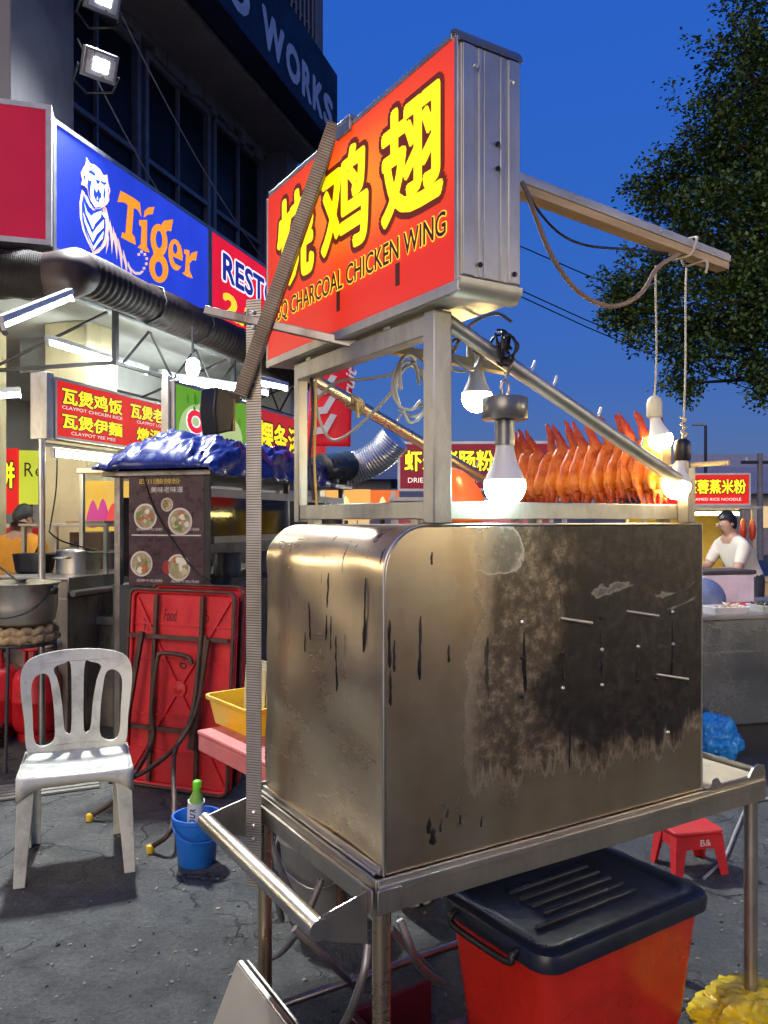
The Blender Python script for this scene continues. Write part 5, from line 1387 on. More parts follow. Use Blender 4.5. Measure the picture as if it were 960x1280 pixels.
# tarpaulin bundle on the stall roof
tp = thing('tarpaulin', 'crumpled navy blue tarpaulin bundled on the noodle stall roof', 'tarpaulin', F2.w(0, 0, 1.80), F2.rz)
from mathutils import noise as mn
def tarp(a, b):
    x = -0.13 + 2.10 * a
    ang = math.pi * (1.0 - b)
    e = max(0.0, min(1.0, a / 0.18, (1 - a) / 0.12)) ** 0.5
    n1 = mn.noise((x * 1.6, ang * 0.9, 0.3)) * 0.06 + mn.noise((x * 5.0 + ang * 2, ang * 3.6, 1.7)) * 0.05 + mn.noise((x * 15 - ang * 9, ang * 9, 2.7)) * 0.015
    rid = (0.5 - abs(mn.noise((x * 2.0 - ang * 1.5, ang * 4.0, 5.0)))) * 0.10 + (0.5 - abs(mn.noise((x * 6.0 + ang * 4.5, ang * 6.0, 8.0)))) * 0.05
    s_ = math.sin(ang)
    z = (0.17 + n1 + rid) * e * max(0.0, s_) ** 0.55 + 0.004
    y = 0.30 + (0.385 + 0.35 * n1 + rid * .3) * math.copysign(abs(math.cos(ang)) ** 0.8, math.cos(ang))
    if b < 0.10:                                   # hem hangs over the front edge of the roof
        k = (1 - b / 0.10); y = min(y, -0.062) - 0.012 * k + 0.02 * mn.noise((x * 7, 0, 3)); z = z * (1 - k) - k * (0.035 + 0.03 * mn.noise((x * 4, 2, 0)))
    return (x + 0.04 * mn.noise((ang * 2, x * 3, 9)), y, z)
tm = MB().grid(tarp, 170, 70).build('sheet', TARP, tp, smooth=True, ang=75, solid=0.004)
# green and red signs behind the tarpaulin
F3 = frame_at(217, 5.55)
GRN = backlit('green_sign_face', (0.16, 0.42, 0.03), 0.75)
gs = fbox('stall_sign', 'green lightbox with red lettering behind the blue tarpaulin', 0, 1.15, 1.92, 2.47, GRN, parent_frame=F3, dep=0.10, fr=0.02, matf=ALU)
shape('pale_patch', [S2([(0.10, 2.06), (0.12, 2.26), (0.4, 2.36), (0.9, 2.30), (1.0, 2.1), (0.5, 2.0)], 5)], glow('sign_cream', (0.45, 0.58, 0.20), .8), gs, (0, 0, 0), 0.001)
lettering('word_outline', 'OK', WHT, gs, (0, 0, 0), X1, Z1, 0.17, 0.62, 2.13, 2.30, 0.0022, .09, ref=.05)
lettering('word', 'OK', glow('ok_red', (0.75, 0.02, 0.03), .9), gs, (0, 0, 0), X1, Z1, 0.17, 0.62, 2.13, 2.30, 0.0034, .05, ref=.05)
lettering('slogan', 'Everyday', BINK, gs, (0, 0, 0), X1, Z1, 0.06, 0.50, 2.035, 2.10, 0.0034, .02)
for k in range(14):
    q = random.Random(k); x, z = q.uniform(.04, 1.0), 2.44 - q.uniform(0, .10) * (1.2 - abs(q.random()))
    shape('leaf_print', [[(x, z), (x + .03, z - .02), (x + .035, z - .07), (x + .0, z - .05)]], glow('leaf_green', (0.05, 0.22, 0.01), .8), gs, (0, 0, 0), 0.0014 + .0002 * k)
rs2 = fbox('stall_sign', 'red lightbox with yellow noodle characters right of the green one', 1.17, 2.9, 1.92, 2.47, backlit('dull_red_face', (0.50, 0.020, 0.025), .9), parent_frame=F3, dep=0.10, fr=0.02, matf=ALU)
dual(rs2, '粿条汤', 0.14, 1.05, 2.10, 2.36)
sf = thing('sign_posts', 'steel posts carrying the green and red stall signs', 'frame', F3.o, F3.rz)
for x in (-0.025, 1.16, 2.92):
    B(x - 0.012, x + 0.012, 0.02, 0.07, 0, 2.5).build('post', STEEL, sf)
# back of a small black floodlight clamped to the slotted upright
bf = CART.loc(W(281, 514, 2.2))
fb_ = thing('work_light', 'black back of a small floodlight clamped beside the slotted upright', 'floodlight', CART.w(*bf), CART.rz + R(25))
MB().prism([(-0.035, -0.07), (0.035, -0.055), (0.045, 0.0), (0.045, 0.04), (0.02, 0.062), (-0.04, 0.068), (-0.05, 0.0)], lambda a, b, t: (a * .8, t, b * .95), 0, 0.06).build('housing', BLACK, fb_, bevel=0.006)
B(0.037, 0.047, 0.006, 0.054, -0.05, 0.04).build('glass', M('lamp_glass_amber', (0.35, 0.22, 0.07), .2), fb_)
MB().bar((0.04, 0.03, 0.045), (0.085, 0.03, 0.05), 0.012, 0.03).build('clamp', DARK, fb_)
# hanging red flag, foil duct, black drum at the far end of the noodle stall
bn = thing('hanging_banner', 'red hanging banner with white slanting script behind the back post', 'banner', W(417, 500, 6.2), R(20))
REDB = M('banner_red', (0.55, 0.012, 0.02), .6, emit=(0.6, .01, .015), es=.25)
m = MB().grid(lambda a, b: (-0.17 + 0.34 * a - (0.04 * (1 - b)), 0.02 * math.sin(5 * a + 3 * b), -0.36 + 0.72 * b), 10, 16)
fl_ = m.build('cloth', REDB, bn, smooth=True, solid=0.004)
BW = M('banner_white', (0.75, .72, .70), .6)
for k in range(4):
    z0 = -0.28 + k * 0.15
    poly = [(-0.18, z0), (-0.06, z0 + 0.02), (0.02, z0 + 0.16), (-0.03, z0 + 0.17), (-0.09, z0 + 0.07), (-0.19, z0 + 0.05)]
    shape('white_stroke', [poly], BW, bn, (0, -0.026, 0), 0.002)
lettering('script', 'fruit', BW, bn, (0.09, -0.028, 0), (0.17, 0, 0.98), (-0.98, 0, 0.17), 0.0, 0.26, -0.05, 0.04, 0.002, .02, shear=.3)
MB().tube([(-0.22, 0.0, 0.37), (0.18, 0.0, 0.37)], 0.008, 8).build('rod', STEEL, bn, smooth=True)
du0 = W(432, 588, 6.95)
dd_ = thing('foil_duct', 'crinkled silver flexible duct sticking up at the end of the noodle stall', 'duct', du0, 0)
P_ = spline([W(428, 588, 6.95) - du0, W(455, 580, 6.95) - du0, W(478, 566, 6.9) - du0, W(494, 548, 6.85) - du0], 14)
MB().tube(P_, [0.135 * (1 + 0.06 * (i % 2)) for i in range(len(P_))], 22).build('duct', FOIL, dd_, smooth=True, ang=20)
MB().tube([(0.02, 0.0, -0.13), (0.02, 0.0, 1.80 - du0.z)], 0.02, 8).build('support', DARK, dd_, smooth=True)
kd = thing('black_drum', 'black drum lying on the noodle stall roof by the tarpaulin', 'drum', F2.w(1.95, -0.06, 1.80), F2.rz)
MB().lathe([(0.105, -0.22), (0.115, -0.215), (0.12, 0.2), (0.128, 0.21), (0.128, 0.235), (0.11, 0.235), (0.105, 0.0), (0, 0)], (0, 0, 0.135), 28, (1, -0.12, 0.10)).build('body', M('drum_black', (0.02, 0.03, 0.035), .25), kd, smooth=True)
for k in (-1, 1): B(-0.03 + k * .12, .03 + k * .12, -.09, .09, 0.0, 0.03).build('chock', DARK, kd)
tr = tag(MB().lathe([(0.05, 0), (0.052, 0.045), (0.04, 0.045), (0.04, 0.0)], (0, 0, 0), 24).build('tape_roll', M('parcel_tape', (0.55, 0.40, 0.18), .3), None, smooth=True), 'roll of brown parcel tape on the stall roof behind the back post', 'tape')
tr.location = F2.w(1.72, -0.01, 1.80)

# person in the orange shirt added with the people
# shelf light box at far left edge (cream)
cb2 = thing('cream_signboard', 'cream lit board below the ceiling at the left edge', 'board', BLD.w(0.2, 1.0, 0), BLD.rz + R(-90))
B(-1.9, -0.05, 0, 0.16, 2.36, 2.78).build('board', M('cream_board', (0.62, 0.60, 0.46), .6), cb2, bevel=.006)
# far stall signs at left edge
F4 = frame_at(-8, 8.2)
fs = thing('stall_sign', 'small red sign with yellow characters at the left edge behind the seated person', 'sign', W(2, 603, 8.4), R(10))
B(-0.32, 0.16, 0, 0.05, -0.33, 0.36).build('panel', REDS, fs); dual(fs, '餅', -0.08, 0.13, -0.06, 0.22)
yg = thing('stall_sign', 'yellow-green sign with black letters behind the stall post', 'sign', W(38, 598, 8.6), R(12))
B(-0.20, 0.24, 0, 0.05, -0.28, 0.30).build('panel', backlit('lime_face', (0.55, 0.62, 0.05), .9), yg)
lettering('letters', 'R', BINK, yg, (0, 0, 0), X1, Z1, -0.06, 0.03, 0.02, 0.17, .002); lettering('letters', 'e', BINK, yg, (0, 0, 0), X1, Z1, 0.05, 0.12, 0.02, 0.11, .002)
for t_, w_ in ((fs, 0.2), (yg, 0.22)):
    MB().tube([(0, 0.03, -0.28), (0, 0.03, -Vector(t_.location).z)], 0.02, 8).build('post', DARK, t_, smooth=True)
rc = thing('red_counter', 'red counter front of the far stall behind the seated person', 'counter', (W(10, 650, 8.3).x, 8.3, 0), R(10))
B(-0.9, 0.42, 0, 0.6, 0.0, 1.42).build('front', RED_PL, rc, bevel=.01); B(-0.9, 0.42, -0.01, -0.002, 1.22, 1.28).build('trim', WHITE_PL, rc)
B(-0.9, 0.40, 0.1, 0.5, 1.421, 1.46).build('top', STEEL, rc)

# ================================================================ white plastic chair
fl1, fr1 = G(28, 1082), G(161, 1064)
chx = (fr1 - fl1); crz = math.atan2(chx.y, chx.x)
cc = (fl1 + fr1) / 2
ch = thing('plastic_chair', 'dirty white stackable plastic chair with slotted back facing us', 'chair', cc, crz)
# local: x right, y away (towards the back), feet at z = 0; seat 0.43
def plate(name, outer, holes, fn, mat, parent, th):
    """flat shape with holes (poly curve fill), mapped through fn(x, z, t) into space"""
    cu = bpy.data.curves.new('p', 'CURVE'); cu.dimensions = '2D'; cu.fill_mode = 'BOTH'; cu.extrude = th / 2
    for pts in [outer] + holes:
        s = cu.splines.new('POLY'); s.points.add(len(pts) - 1); s.use_cyclic_u = True
        for i, p in enumerate(pts): s.points[i].co = (p[0], p[1], 0, 1)
    ob_ = bpy.data.objects.new('p', cu); COL.objects.link(ob_)
    me = bpy.data.meshes.new_from_object(ob_.evaluated_get(bpy.context.evaluated_depsgraph_get()))
    bpy.data.objects.remove(ob_); bpy.data.curves.remove(cu)
    bm = bmesh.new(); bm.from_mesh(me); bmesh.ops.remove_doubles(bm, verts=bm.verts, dist=1e-6)
    bmesh.ops.triangulate(bm, faces=[f for f in bm.faces if len(f.verts) > 4])
    bmesh.ops.subdivide_edges(bm, edges=[e for e in bm.edges if e.calc_length() > 0.05], cuts=3, use_grid_fill=True)
    for v in bm.verts: v.co = Vector(fn(v.co.x, v.co.y, v.co.z))
    bmesh.ops.recalc_face_normals(bm, faces=bm.faces); bm.to_mesh(me); bm.free()
    me.name = name; me.materials.clear(); me.materials.append(mat)
    me.shade_smooth(); me.set_sharp_from_angle(angle=R(40))
    o = bpy.data.objects.new(name, me); COL.objects.link(o); o.parent = parent
    return o
def sm(pts, n=6): return [(p.x, p.y) for p in spline([(a, b, 0) for a, b in pts], n, closed=True)]
hw = 0.235
outer = sm([(-0.205, 0.0), (-0.225, 0.15), (-0.243, 0.32), (-0.225, 0.40), (-0.15, 0.435), (0, 0.447), (0.15, 0.435), (0.225, 0.40), (0.243, 0.32), (0.225, 0.15), (0.205, 0.0), (0.1, -0.012), (-0.1, -0.012)])
def slot(pts): return sm(pts, 4)
holes = []
for s in (-1, 1):
    holes.append(slot([(s * 0.105, 0.035), (s * 0.178, 0.035), (s * 0.192, 0.18), (s * 0.198, 0.30), (s * 0.170, 0.345), (s * 0.128, 0.335), (s * 0.110, 0.25), (s * 0.100, 0.14)]))
    holes.append(slot([(s * 0.028, 0.075), (s * 0.046, 0.065), (s * 0.058, 0.09), (s * 0.068, 0.20), (s * 0.085, 0.30), (s * 0.105, 0.365), (s * 0.060, 0.385), (s * 0.032, 0.380), (s * 0.026, 0.23)]))
lean = 0.24
def backfn(x, z, t):
    y = 0.20 + z * lean - 1.0 * (x * x) * 1.0 + t * 1.0 - 0.05 * math.sin(min(1, max(0, z / 0.45)) * 3.14) * 0.4
    return (x, y, 0.445 + z * 0.98)
plate('backrest', outer, holes, backfn, CHAIRM, ch, 0.018)
def seatfn(a, b):
    x = (a - 0.5) * 2; y = (b - 0.5) * 2
    w = 0.225 - 0.018 * (b)
    xx = x * w * (1 - 0.05 * abs(y) ** 6); yy = -0.205 + 0.42 * b + 0.016 * (1 - x * x) * (-1 if y < 0 else 0.3)
    z = 0.432 + 0.018 * abs(x) ** 2.5 - 0.012 * (1 - abs(y) ** 2) - (0.022 * max(0, -y - 0.7) / 0.3) ** 1.0 * 1.0
    return (xx, yy, z)
MB().grid(seatfn, 24, 24).build('seat', CHAIRM, ch, smooth=True, solid=0.010, ang=60)
# apron skirt under the front and sides
m = MB()
def apron(pts, hs):
    vs = []; n = len(pts)
    for (x, y), h in zip(pts, hs): vs += [(x, y, 0.440), (x, y, 0.440 - h)]
    m.add(vs, [(2 * i, 2 * i + 1, 2 * i + 3, 2 * i + 2) for i in range(n - 1)])
xs = [-0.225 + 0.45 * i / 16 for i in range(17)]
apron([(x, -0.212 - 0.016 * (1 - (x / 0.225) ** 2)) for x in xs], [0.10 - 0.062 * (1 - abs(x / 0.225) ** 4) for x in xs])
for s in (-1, 1):
    ys = [-0.21 + 0.41 * i / 12 for i in range(13)]
    apron([(s * (0.226 - 0.02 * (y + 0.21)), y) for y in ys], [0.10 - 0.060 * (1 - abs((y + 0.005) / 0.205) ** 4) for y in ys])
m.build('apron', CHAIRM, ch, smooth=True, solid=0.009)
for sx_, y0, y1 in ((-1, -0.205, -0.235), (1, -0.205, -0.235), (-1, 0.185, 0.235), (1, 0.185, 0.235)):
    m = MB()
    # L-section tapering leg
    x0 = sx_ * 0.222; x1 = sx_ * (0.238 if y0 < 0 else 0.205); sg = 1 if y0 < 0 else -1
    def ring_(x, y, z, w):
        t = 0.009; a = -sx_
        P = [(0, 0), (w, 0), (w, t), (t, t), (t, w), (0, w)]
        return [(x + a * u, y + sg * v, z) for u, v in P]
    r0, r1 = ring_(x1, y1, 0.0, 0.045), ring_(x0, y0, 0.44, 0.068)
    m.add(r0 + r1, [(i, (i + 1) % 6, 6 + (i + 1) % 6, 6 + i) for i in range(6)] + [(5, 4, 3, 2, 1, 0), (6, 7, 8, 9, 10, 11)])
    lg = m.build('leg', CHAIRM, ch, bevel=0.003)

# ================================================================ folded red tables leaning side by side
def folded_table(name, label, w, h):
    t = thing(name, label, 'table', (0, 0, 0), 0, 'folded red tables')
    poly = rrect(-w / 2, w / 2, 0, h, 0.05)
    MB().prism(poly, lambda a, b, c: (a, c, b), 0.0, 0.012).build('top', RED_PL, t, smooth=True)
    lip = [(a, -0.014, b) for a, b in rrect(-w / 2 + 0.012, w / 2 - 0.012, 0.012, h - 0.012, 0.042)]
    MB().tube(lip, 0.014, 8, closed=True).build('lip', RED_PL, t, smooth=True)
    for a, b in (((-.44, .95), (.0, .5)), ((.44, .95), (.0, .5)), ((-.44, .05), (.0, .5)), ((.44, .05), (0, .5))):
        MB().bar((a[0] * w, -0.008, a[1] * h), (b[0] * w, -0.008, b[1] * h), 0.014, 0.016, (0, 1, 0)).build('rib', RED_PL, t)
    for z in (0.18, 0.36, 0.64, 0.82):
        MB().bar((-w * .46, -0.0065, z * h), (w * .46, -0.0065, z * h), 0.010, 0.012, (0, 1, 0)).build('rib', RED_PL, t)
    MB().lathe([(0.05, 0), (0.045, 0.014), (0.02, 0.016), (0.015, 0.022), (0, 0.022)], (0, -0.001, h * .5), 20, (0, -1, 0)).build('boss', RED_PL, t, smooth=True)
    # brown steel frame
    for x in (-.23, .21):
        MB().bar((x * w, -0.032, 0.03), (x * w, -0.032, h - 0.03), 0.022, 0.022, (0, 1, 0)).build('frame_bar', RUST, t)
    for z in (0.30, 0.76):
        MB().bar((-w * .48, -0.054, z * h), (w * .48, -0.054, z * h), 0.022, 0.022, (0, 1, 0)).build('frame_bar', RUST, t)
    rim_ = [(a, -0.032, b) for a, b in rrect(-w / 2 + 0.004, w / 2 - 0.004, 0.004, h - 0.004, 0.04)]
    MB().tube(rim_, 0.009, 6, closed=True).build('edge_band', RUST, t, smooth=True)
    return t
bl, br = G(156, 978), G(288, 998)
tw = (br - bl).length
ft = folded_table('folded_table', 'folded red plastic table stood on edge showing its brown steel frame', tw, 1.10)
ft.location = (bl + br) / 2 + Vector((0, 0, 0.008)); ft.rotation_euler = (R(-4), 0, math.atan2(br.y - bl.y, br.x - bl.x))
SCR = M('marker_ink', (0.05, 0.008, 0.008), .6)
lettering('scrawl', 'Thai', SCR, ft, (0, 0, 0), X1, Z1, -0.27, -0.17, 0.86, 0.93, 0.003, 0.0, shear=.25)
lettering('scrawl', 'Food', SCR, ft, (0, 0, 0), X1, Z1, -0.13, -0.04, 0.92, 0.99, 0.003, 0.0, shear=.25)
lettering('scrawl', 'TO', SCR, ft, (0, 0, 0), (0.5, 0, -.86), (.86, 0, .5), -0.80, -0.72, 0.58, 0.63, 0.003)
lettering('scrawl', '6', SCR, ft, (0, 0, 0), X1, Z1, -0.01, 0.04, 0.66, 0.72, 0.003)
# its legs, swung out
def leg_loop(pts, foot):
    l = MB().tube(spline(pts, 6), 0.0125, 10).build('leg', RUST, ft, smooth=True)
    if foot is not None: MB().lathe([(0.018, 0), (0.02, 0.03), (0.015, 0.035)], foot, 12).build('foot_cap', YEL_PL, l, smooth=True)
loc = lambda px, py, z=0.0: ft.matrix_basis.inverted() @ G(px, py, z)
fA, fB = loc(112, 1026), loc(188, 1066)
leg_loop([fA + Vector((0, 0, 0.02)), fA + Vector((0.10, 0.10, 0.12)), Vector((-0.10, -0.10, 0.26)), Vector((-0.12, -0.09, 0.45)), Vector((-0.10, -0.085, 0.70)), Vector((-0.06, -0.085, 0.75)), Vector((0.10, -0.085, 0.74)), Vector((0.13, -0.085, 0.70))], fA)
leg_loop([fB + Vector((0, 0, 0.02)), fB + Vector((0.07, 0.06, 0.12)), Vector((0.14, -0.22, 0.25)), Vector((0.17, -0.12, 0.45)), Vector((0.185, -0.09, 0.86))], fB)
leg_loop([Vector((0.205, -0.075, 0.86)), Vector((0.19, -0.10, 0.50)), Vector((0.12, -0.18, 0.28)), Vector((-0.02, -0.30, 0.14)), Vector((-0.16, -0.36, 0.10))], None)
MB().bar((-0.30, -0.09, 0.26), (-0.22, -0.075, 0.86), 0.03, 0.02, (0, 1, 0)).build('hinge_bar', RUST, ft)
MB().bar((0.16, -0.105, 0.25), (0.215, -0.075, 0.84), 0.035, 0.02, (0, 1, 0)).build('hinge_bar', RUST, ft)
ft2 = folded_table('folded_table', 'second folded red table mostly hidden behind the first', 0.62, 1.12)
ft2.location = (bl + br) / 2 + Vector((0.06, 0.13, 0.008)); ft2.rotation_euler = (R(-4), 0, ft.rotation_euler.z)

# ================================================================ bucket, bottle, red side table, yellow basket
bk = G(246, 1078)
bu = thing('bucket', 'small blue plastic bucket on the asphalt by the cart handle', 'bucket', (bk.x, bk.y, 0), 0.4)
MB().lathe([(0.075, 0.0), (0.08, 0.004), (0.098, 0.19), (0.107, 0.196), (0.107, 0.212), (0.098, 0.212), (0.093, 0.19), (0.076, 0.012), (0, 0.012)], (0, 0, 0), 32).build('body', BLUE_PL, bu, smooth=True, ang=50)
MB().tube(spline([(0.104, 0, 0.19), (0.10, -0.06, 0.16), (0.05, -0.115, 0.13), (-0.05, -0.115, 0.135), (-0.10, -0.06, 0.165), (-0.104, 0, 0.19)], 5), 0.004, 6).build('bail_handle', BLUE_PL, bu, smooth=True)
lb_ = MB().grid(lambda a, b: (0.0905 * math.cos(R(-120 + 40 * a)), 0.0905 * math.sin(R(-120 + 40 * a)), 0.115 + 0.035 * b), 8, 2).build('sticker', M('bucket_sticker', (0.10, 0.09, 0.05), .5, var=.5, vs=60), bu, smooth=True)
bo = thing('bottle', 'green and white detergent bottle leaning in the blue bucket', 'bottle', (bk.x + 0.012, bk.y + 0.01, 0.013), 0)
GRNB = M('green_bottle', (0.25, 0.52, 0.10), .35, var=.15)
MB().lathe([(0.034, 0), (0.036, 0.02), (0.036, 0.22), (0.028, 0.25), (0.018, 0.275), (0.016, 0.29)], (0, 0, 0), 20).build('body', GRNB, bo, smooth=True)
MB().lathe([(0.019, 0.29), (0.019, 0.325), (0.012, 0.33), (0, 0.33)], (0, 0, 0), 16).build('cap', M('green_cap', (0.16, 0.62, 0.02), .35), bo, smooth=True)
MB().lathe([(0.0368, 0.13), (0.0368, 0.235)], (0, 0, 0), 20).build('label_wrap', M('label_white', (0.66, 0.70, 0.62), .4), bo, smooth=True)
for k, s in enumerate('OUR'):
    vs, fs = text2d(s, 0.04)
    m = MB(); mx_ = max(p[0] for p in vs)
    z = 0.143 + 0.026 * k
    m.add([(0.0376 * math.sin((y - .35) * 0.9), -0.0376 * math.cos((y - .35) * 0.9), z + x / mx_ * 0.022) for x, y in vs], fs)
    m.v = [(-x, y, z_) for x, y, z_ in m.v]
    me = bpy.data.meshes.new('letter'); me.from_pydata(m.v, [], m.f); me.materials.append(M('label_ink', (0.01, 0.02, 0.06), .4))
    lo = bpy.data.objects.new('letter', me); COL.objects.link(lo); lo.parent = bo
bo.rotation_euler = (R(10), R(7), R(-10)); bo.location = (bk.x - 0.020, bk.y + 0.035, 0.045)
tb0 = G(246, 914, 0.74)
tb = thing('side_table', 'faded pink-red plastic table edge behind the cart upright', 'table', (tb0.x, tb0.y, 0), R(-52))
B(0.0, 0.62, 0.0, 0.9, 0.728, 0.745).build('top', PINK, tb, bevel=0.006)
m = MB(); m.box(0.004, 0.616, 0.004, 0.014, 0.672, 0.727); m.box(0.004, 0.014, 0.016, 0.884, 0.672, 0.727)
m.build('apron', PINK, tb, bevel=0.003)
for x, y in ((0.30, 0.42), (0.57, 0.42), (0.30, 0.84), (0.57, 0.84)):
    MB().tube([(x, y, 0.0), (x, y, 0.727)], 0.016, 10).build('leg', RUST, tb, smooth=True)
yb0 = G(248, 906, 0.745)
yb = thing('basket', 'yellow plastic basket with clear bags standing on the pink-red table', 'basket', (0, 0, 0), 0)
yb.location = (tb0.x + 0.21, tb0.y + 0.075, 0.745); yb.rotation_euler = (0, 0, R(-52))
m = MB(); ro, ri = rrect(-0.15, 0.15, -0.11, 0.11, 0.03, 4), rrect(-0.17, 0.17, -0.13, 0.13, 0.035, 4)
n = len(ro)
m.add([(x, y, 0.0) for x, y in ro] + [(x, y, 0.10) for x, y in ri] + [(x * 1.06, y * 1.06, 0.10) for x, y in ri] + [(x * 1.06, y * 1.06, 0.088) for x, y in ri],
      [tuple(range(n - 1, -1, -1))] + [(k * n + i, k * n + (i + 1) % n, (k + 1) * n + (i + 1) % n, (k + 1) * n + i) for k in range(3) for i in range(n)])
m.build('tray', YEL_PL, yb, smooth=True, solid=0.004)
cl = thing('bag_stack', 'stack of clear plastic bags standing up in the yellow basket', 'plastic bags', (0, 0, 0), R(-52))
cl.location = (tb0.x + 0.225, tb0.y + 0.07, 0.752)
for k in range(5):
    o = B(-0.075, 0.075, -0.002, 0.002, 0, 0.21 + 0.012 * (k % 3)).build('bag_sheet', M('clear_bag', (0.62, 0.58, 0.38), .2, var=.1), cl)
    o.location = (0.004 * k, -0.04 + 0.016 * k, 0); o.rotation_euler = (R(-4 + 2 * k), 0, 0)
pp = tag(MB().lathe([(0.0, 0.0), (0.035, 0.004), (0.05, 0.03), (0.03, 0.055), (0, 0.06)], (0, 0, 0), 16).build('purple_bag', M('purple_film', (0.16, 0.06, 0.42), .35), None, smooth=True), 'small purple bag in the yellow basket', 'plastic bag')
pp.location = Vector(yb.location) + Vector((0.09, -0.05, 0.006))

# drain grate in the ground at the left
dg0 = G(-10, 1003); dg1 = G(125, 985)
dr = thing('drain_grate', 'slotted concrete drain cover let into the asphalt behind the chair', 'drain cover', dg0, math.atan2(dg1.y - dg0.y, dg1.x - dg0.x))
DL = (dg1 - dg0).length
for k in range(5):
    B(0, DL, 0.055 * k, 0.055 * k + 0.034, 0.0, 0.012).build('slat', M('drain_concrete', (0.24, 0.23, 0.19), .8, dirt=.4), dr, bevel=.003)
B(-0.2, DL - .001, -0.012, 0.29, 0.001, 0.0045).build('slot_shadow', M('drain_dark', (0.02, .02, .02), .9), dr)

# ================================================================ under the cart
BINF = Frame((0, 0, 0), R(33.5))
LZ = 0.455
nc = G(684, 1200, LZ)
bn_ = thing('storage_bin', 'red plastic storage bin with a dark navy lid under the cart', 'storage bin', (nc.x, nc.y, 0), R(33.5))
LW, LD = 0.66, 0.44
def rr_ring(x0, x1, y0, y1, r, z, n=5): return [(x, y, z) for x, y in rrect(x0, x1, y0, y1, r, n)]
def loft(rings, cap0=True, cap1=True):
    m = MB(); n = len(rings[0]); vs = [p for r in rings for p in r]
    fs = [(k * n + i, k * n + (i + 1) % n, (k + 1) * n + (i + 1) % n, (k + 1) * n + i) for k in range(len(rings) - 1) for i in range(n)]
    if cap0: fs.append(tuple(range(n - 1, -1, -1)))
    if cap1: fs.append(tuple((len(rings) - 1) * n + i for i in range(n)))
    return m.add(vs, fs)
z0 = 0.075
loft([rr_ring(0.055, LW - 0.055, 0.055, LD - 0.055, 0.05, z0), rr_ring(0.052, LW - 0.052, 0.052, LD - 0.052, 0.05, z0 + 0.012),
      rr_ring(0.022, LW - 0.022, 0.022, LD - 0.022, 0.05, LZ - 0.052)]).build('body', BIN_RED, bn_, smooth=True, ang=40)
lid = loft([rr_ring(0.0, LW, 0.0, LD, 0.06, LZ - 0.05), rr_ring(-0.002, LW + 0.002, -0.002, LD + 0.002, 0.06, LZ - 0.022), rr_ring(0.004, LW - 0.004, 0.004, LD - 0.004, 0.055, LZ - 0.008), rr_ring(0.018, LW - 0.018, 0.018, LD - 0.018, 0.05, LZ),
            rr_ring(0.045, LW - 0.045, 0.045, LD - 0.045, 0.04, LZ - 0.002), rr_ring(0.058, LW - 0.058, 0.058, LD - 0.058, 0.035, LZ - 0.012)], cap0=True).build('lid', LID, bn_, smooth=True, ang=35)
for k in range(5):
    y = 0.14 + k * 0.045
    MB().bar((0.17 if k else 0.10, y, LZ - 0.011), (LW - 0.17, y, LZ - 0.011), 0.012, 0.012).build('ridge', LID, lid, bevel=0.004)
lat = MB(); lat.tube(spline([(-0.004, 0.10, LZ - 0.02), (-0.020, 0.10, LZ - 0.028), (-0.024, 0.12, LZ - 0.05), (-0.024, 0.32, LZ - 0.05), (-0.020, 0.34, LZ - 0.028), (-0.004, 0.34, LZ - 0.02)], 5), 0.009, 8)
lat.build('handle', BLACK, lid, smooth=True)
lat = MB(); lat.tube(spline([(LW + 0.004, 0.10, LZ - 0.02), (LW + 0.02, 0.10, LZ - 0.028), (LW + 0.024, 0.12, LZ - 0.05), (LW + 0.024, 0.32, LZ - 0.05), (LW + 0.02, 0.34, LZ - 0.028), (LW + 0.004, 0.34, LZ - 0.02)], 5), 0.009, 8)
lat.build('handle', BLACK, lid, smooth=True)
MAR = M('maroon_plastic', (0.10, 0.012, 0.018), .4)
mc_ = thing('maroon_tray', 'dark maroon plastic tray on the ground under the red bin', 'tray', (nc.x, nc.y, 0), R(33.5))
B(-0.24, LW - 0.10, 0.05, LD + 0.04, 0.0, 0.03).build('base', MAR, mc_, bevel=.004)
m = MB(); m.box(-0.26, 0.02, 0.02, 0.045, 0, 0.17); m.box(-0.26, 0.02, LD + .041, LD + .06, 0, .17); m.box(-.265, -.241, .0455, LD + .0405, 0, .17)
m.build('sides', MAR, mc_, bevel=.004)
for y in (0.10, 0.34): B(0.08, LW - 0.08, y - .03, y + .03, 0.03, z0).build('runner', MAR, mc_)
# stainless trough at the left foot of the cart
tr_ = thing('steel_trough', 'stainless steel sloping-sided trough on the ground at the left foot of the cart', 'trough', CART.w(0, 0, 0), CART.rz)
prof = [(-0.225, 0.0), (-0.075, 0.325), (-0.069, 0.325), (-0.215, 0.006), (0.055, 0.006), (0.060, 0.0)]
MB().prism(prof, lambda a, b, t: (a, t, b), 0.03, 0.60).build('side_sheet', M('trough_sheet', (0.46, 0.43, 0.33), 0.32, 0.45, var=0.2, vs=3), tr_)
MB().bar((-0.066, 0.03, 0.322), (-0.066, 0.60, 0.322), 0.016, 0.016).build('rim', STEEL, tr_, bevel=.003)
MB().bar((-0.045, 0.03, 0.300), (-0.045, 0.60, 0.300), 0.008, 0.05).build('inner_lip', STEEL, tr_, bevel=.002)
for y in (0.034, 0.59):
    MB().prism([(-0.205, 0.008), (-0.075, 0.29), (-0.01, 0.008)], lambda a, b, t: (a, t, b), y, y + .004).build('end_plate', STEEL_W, tr_)
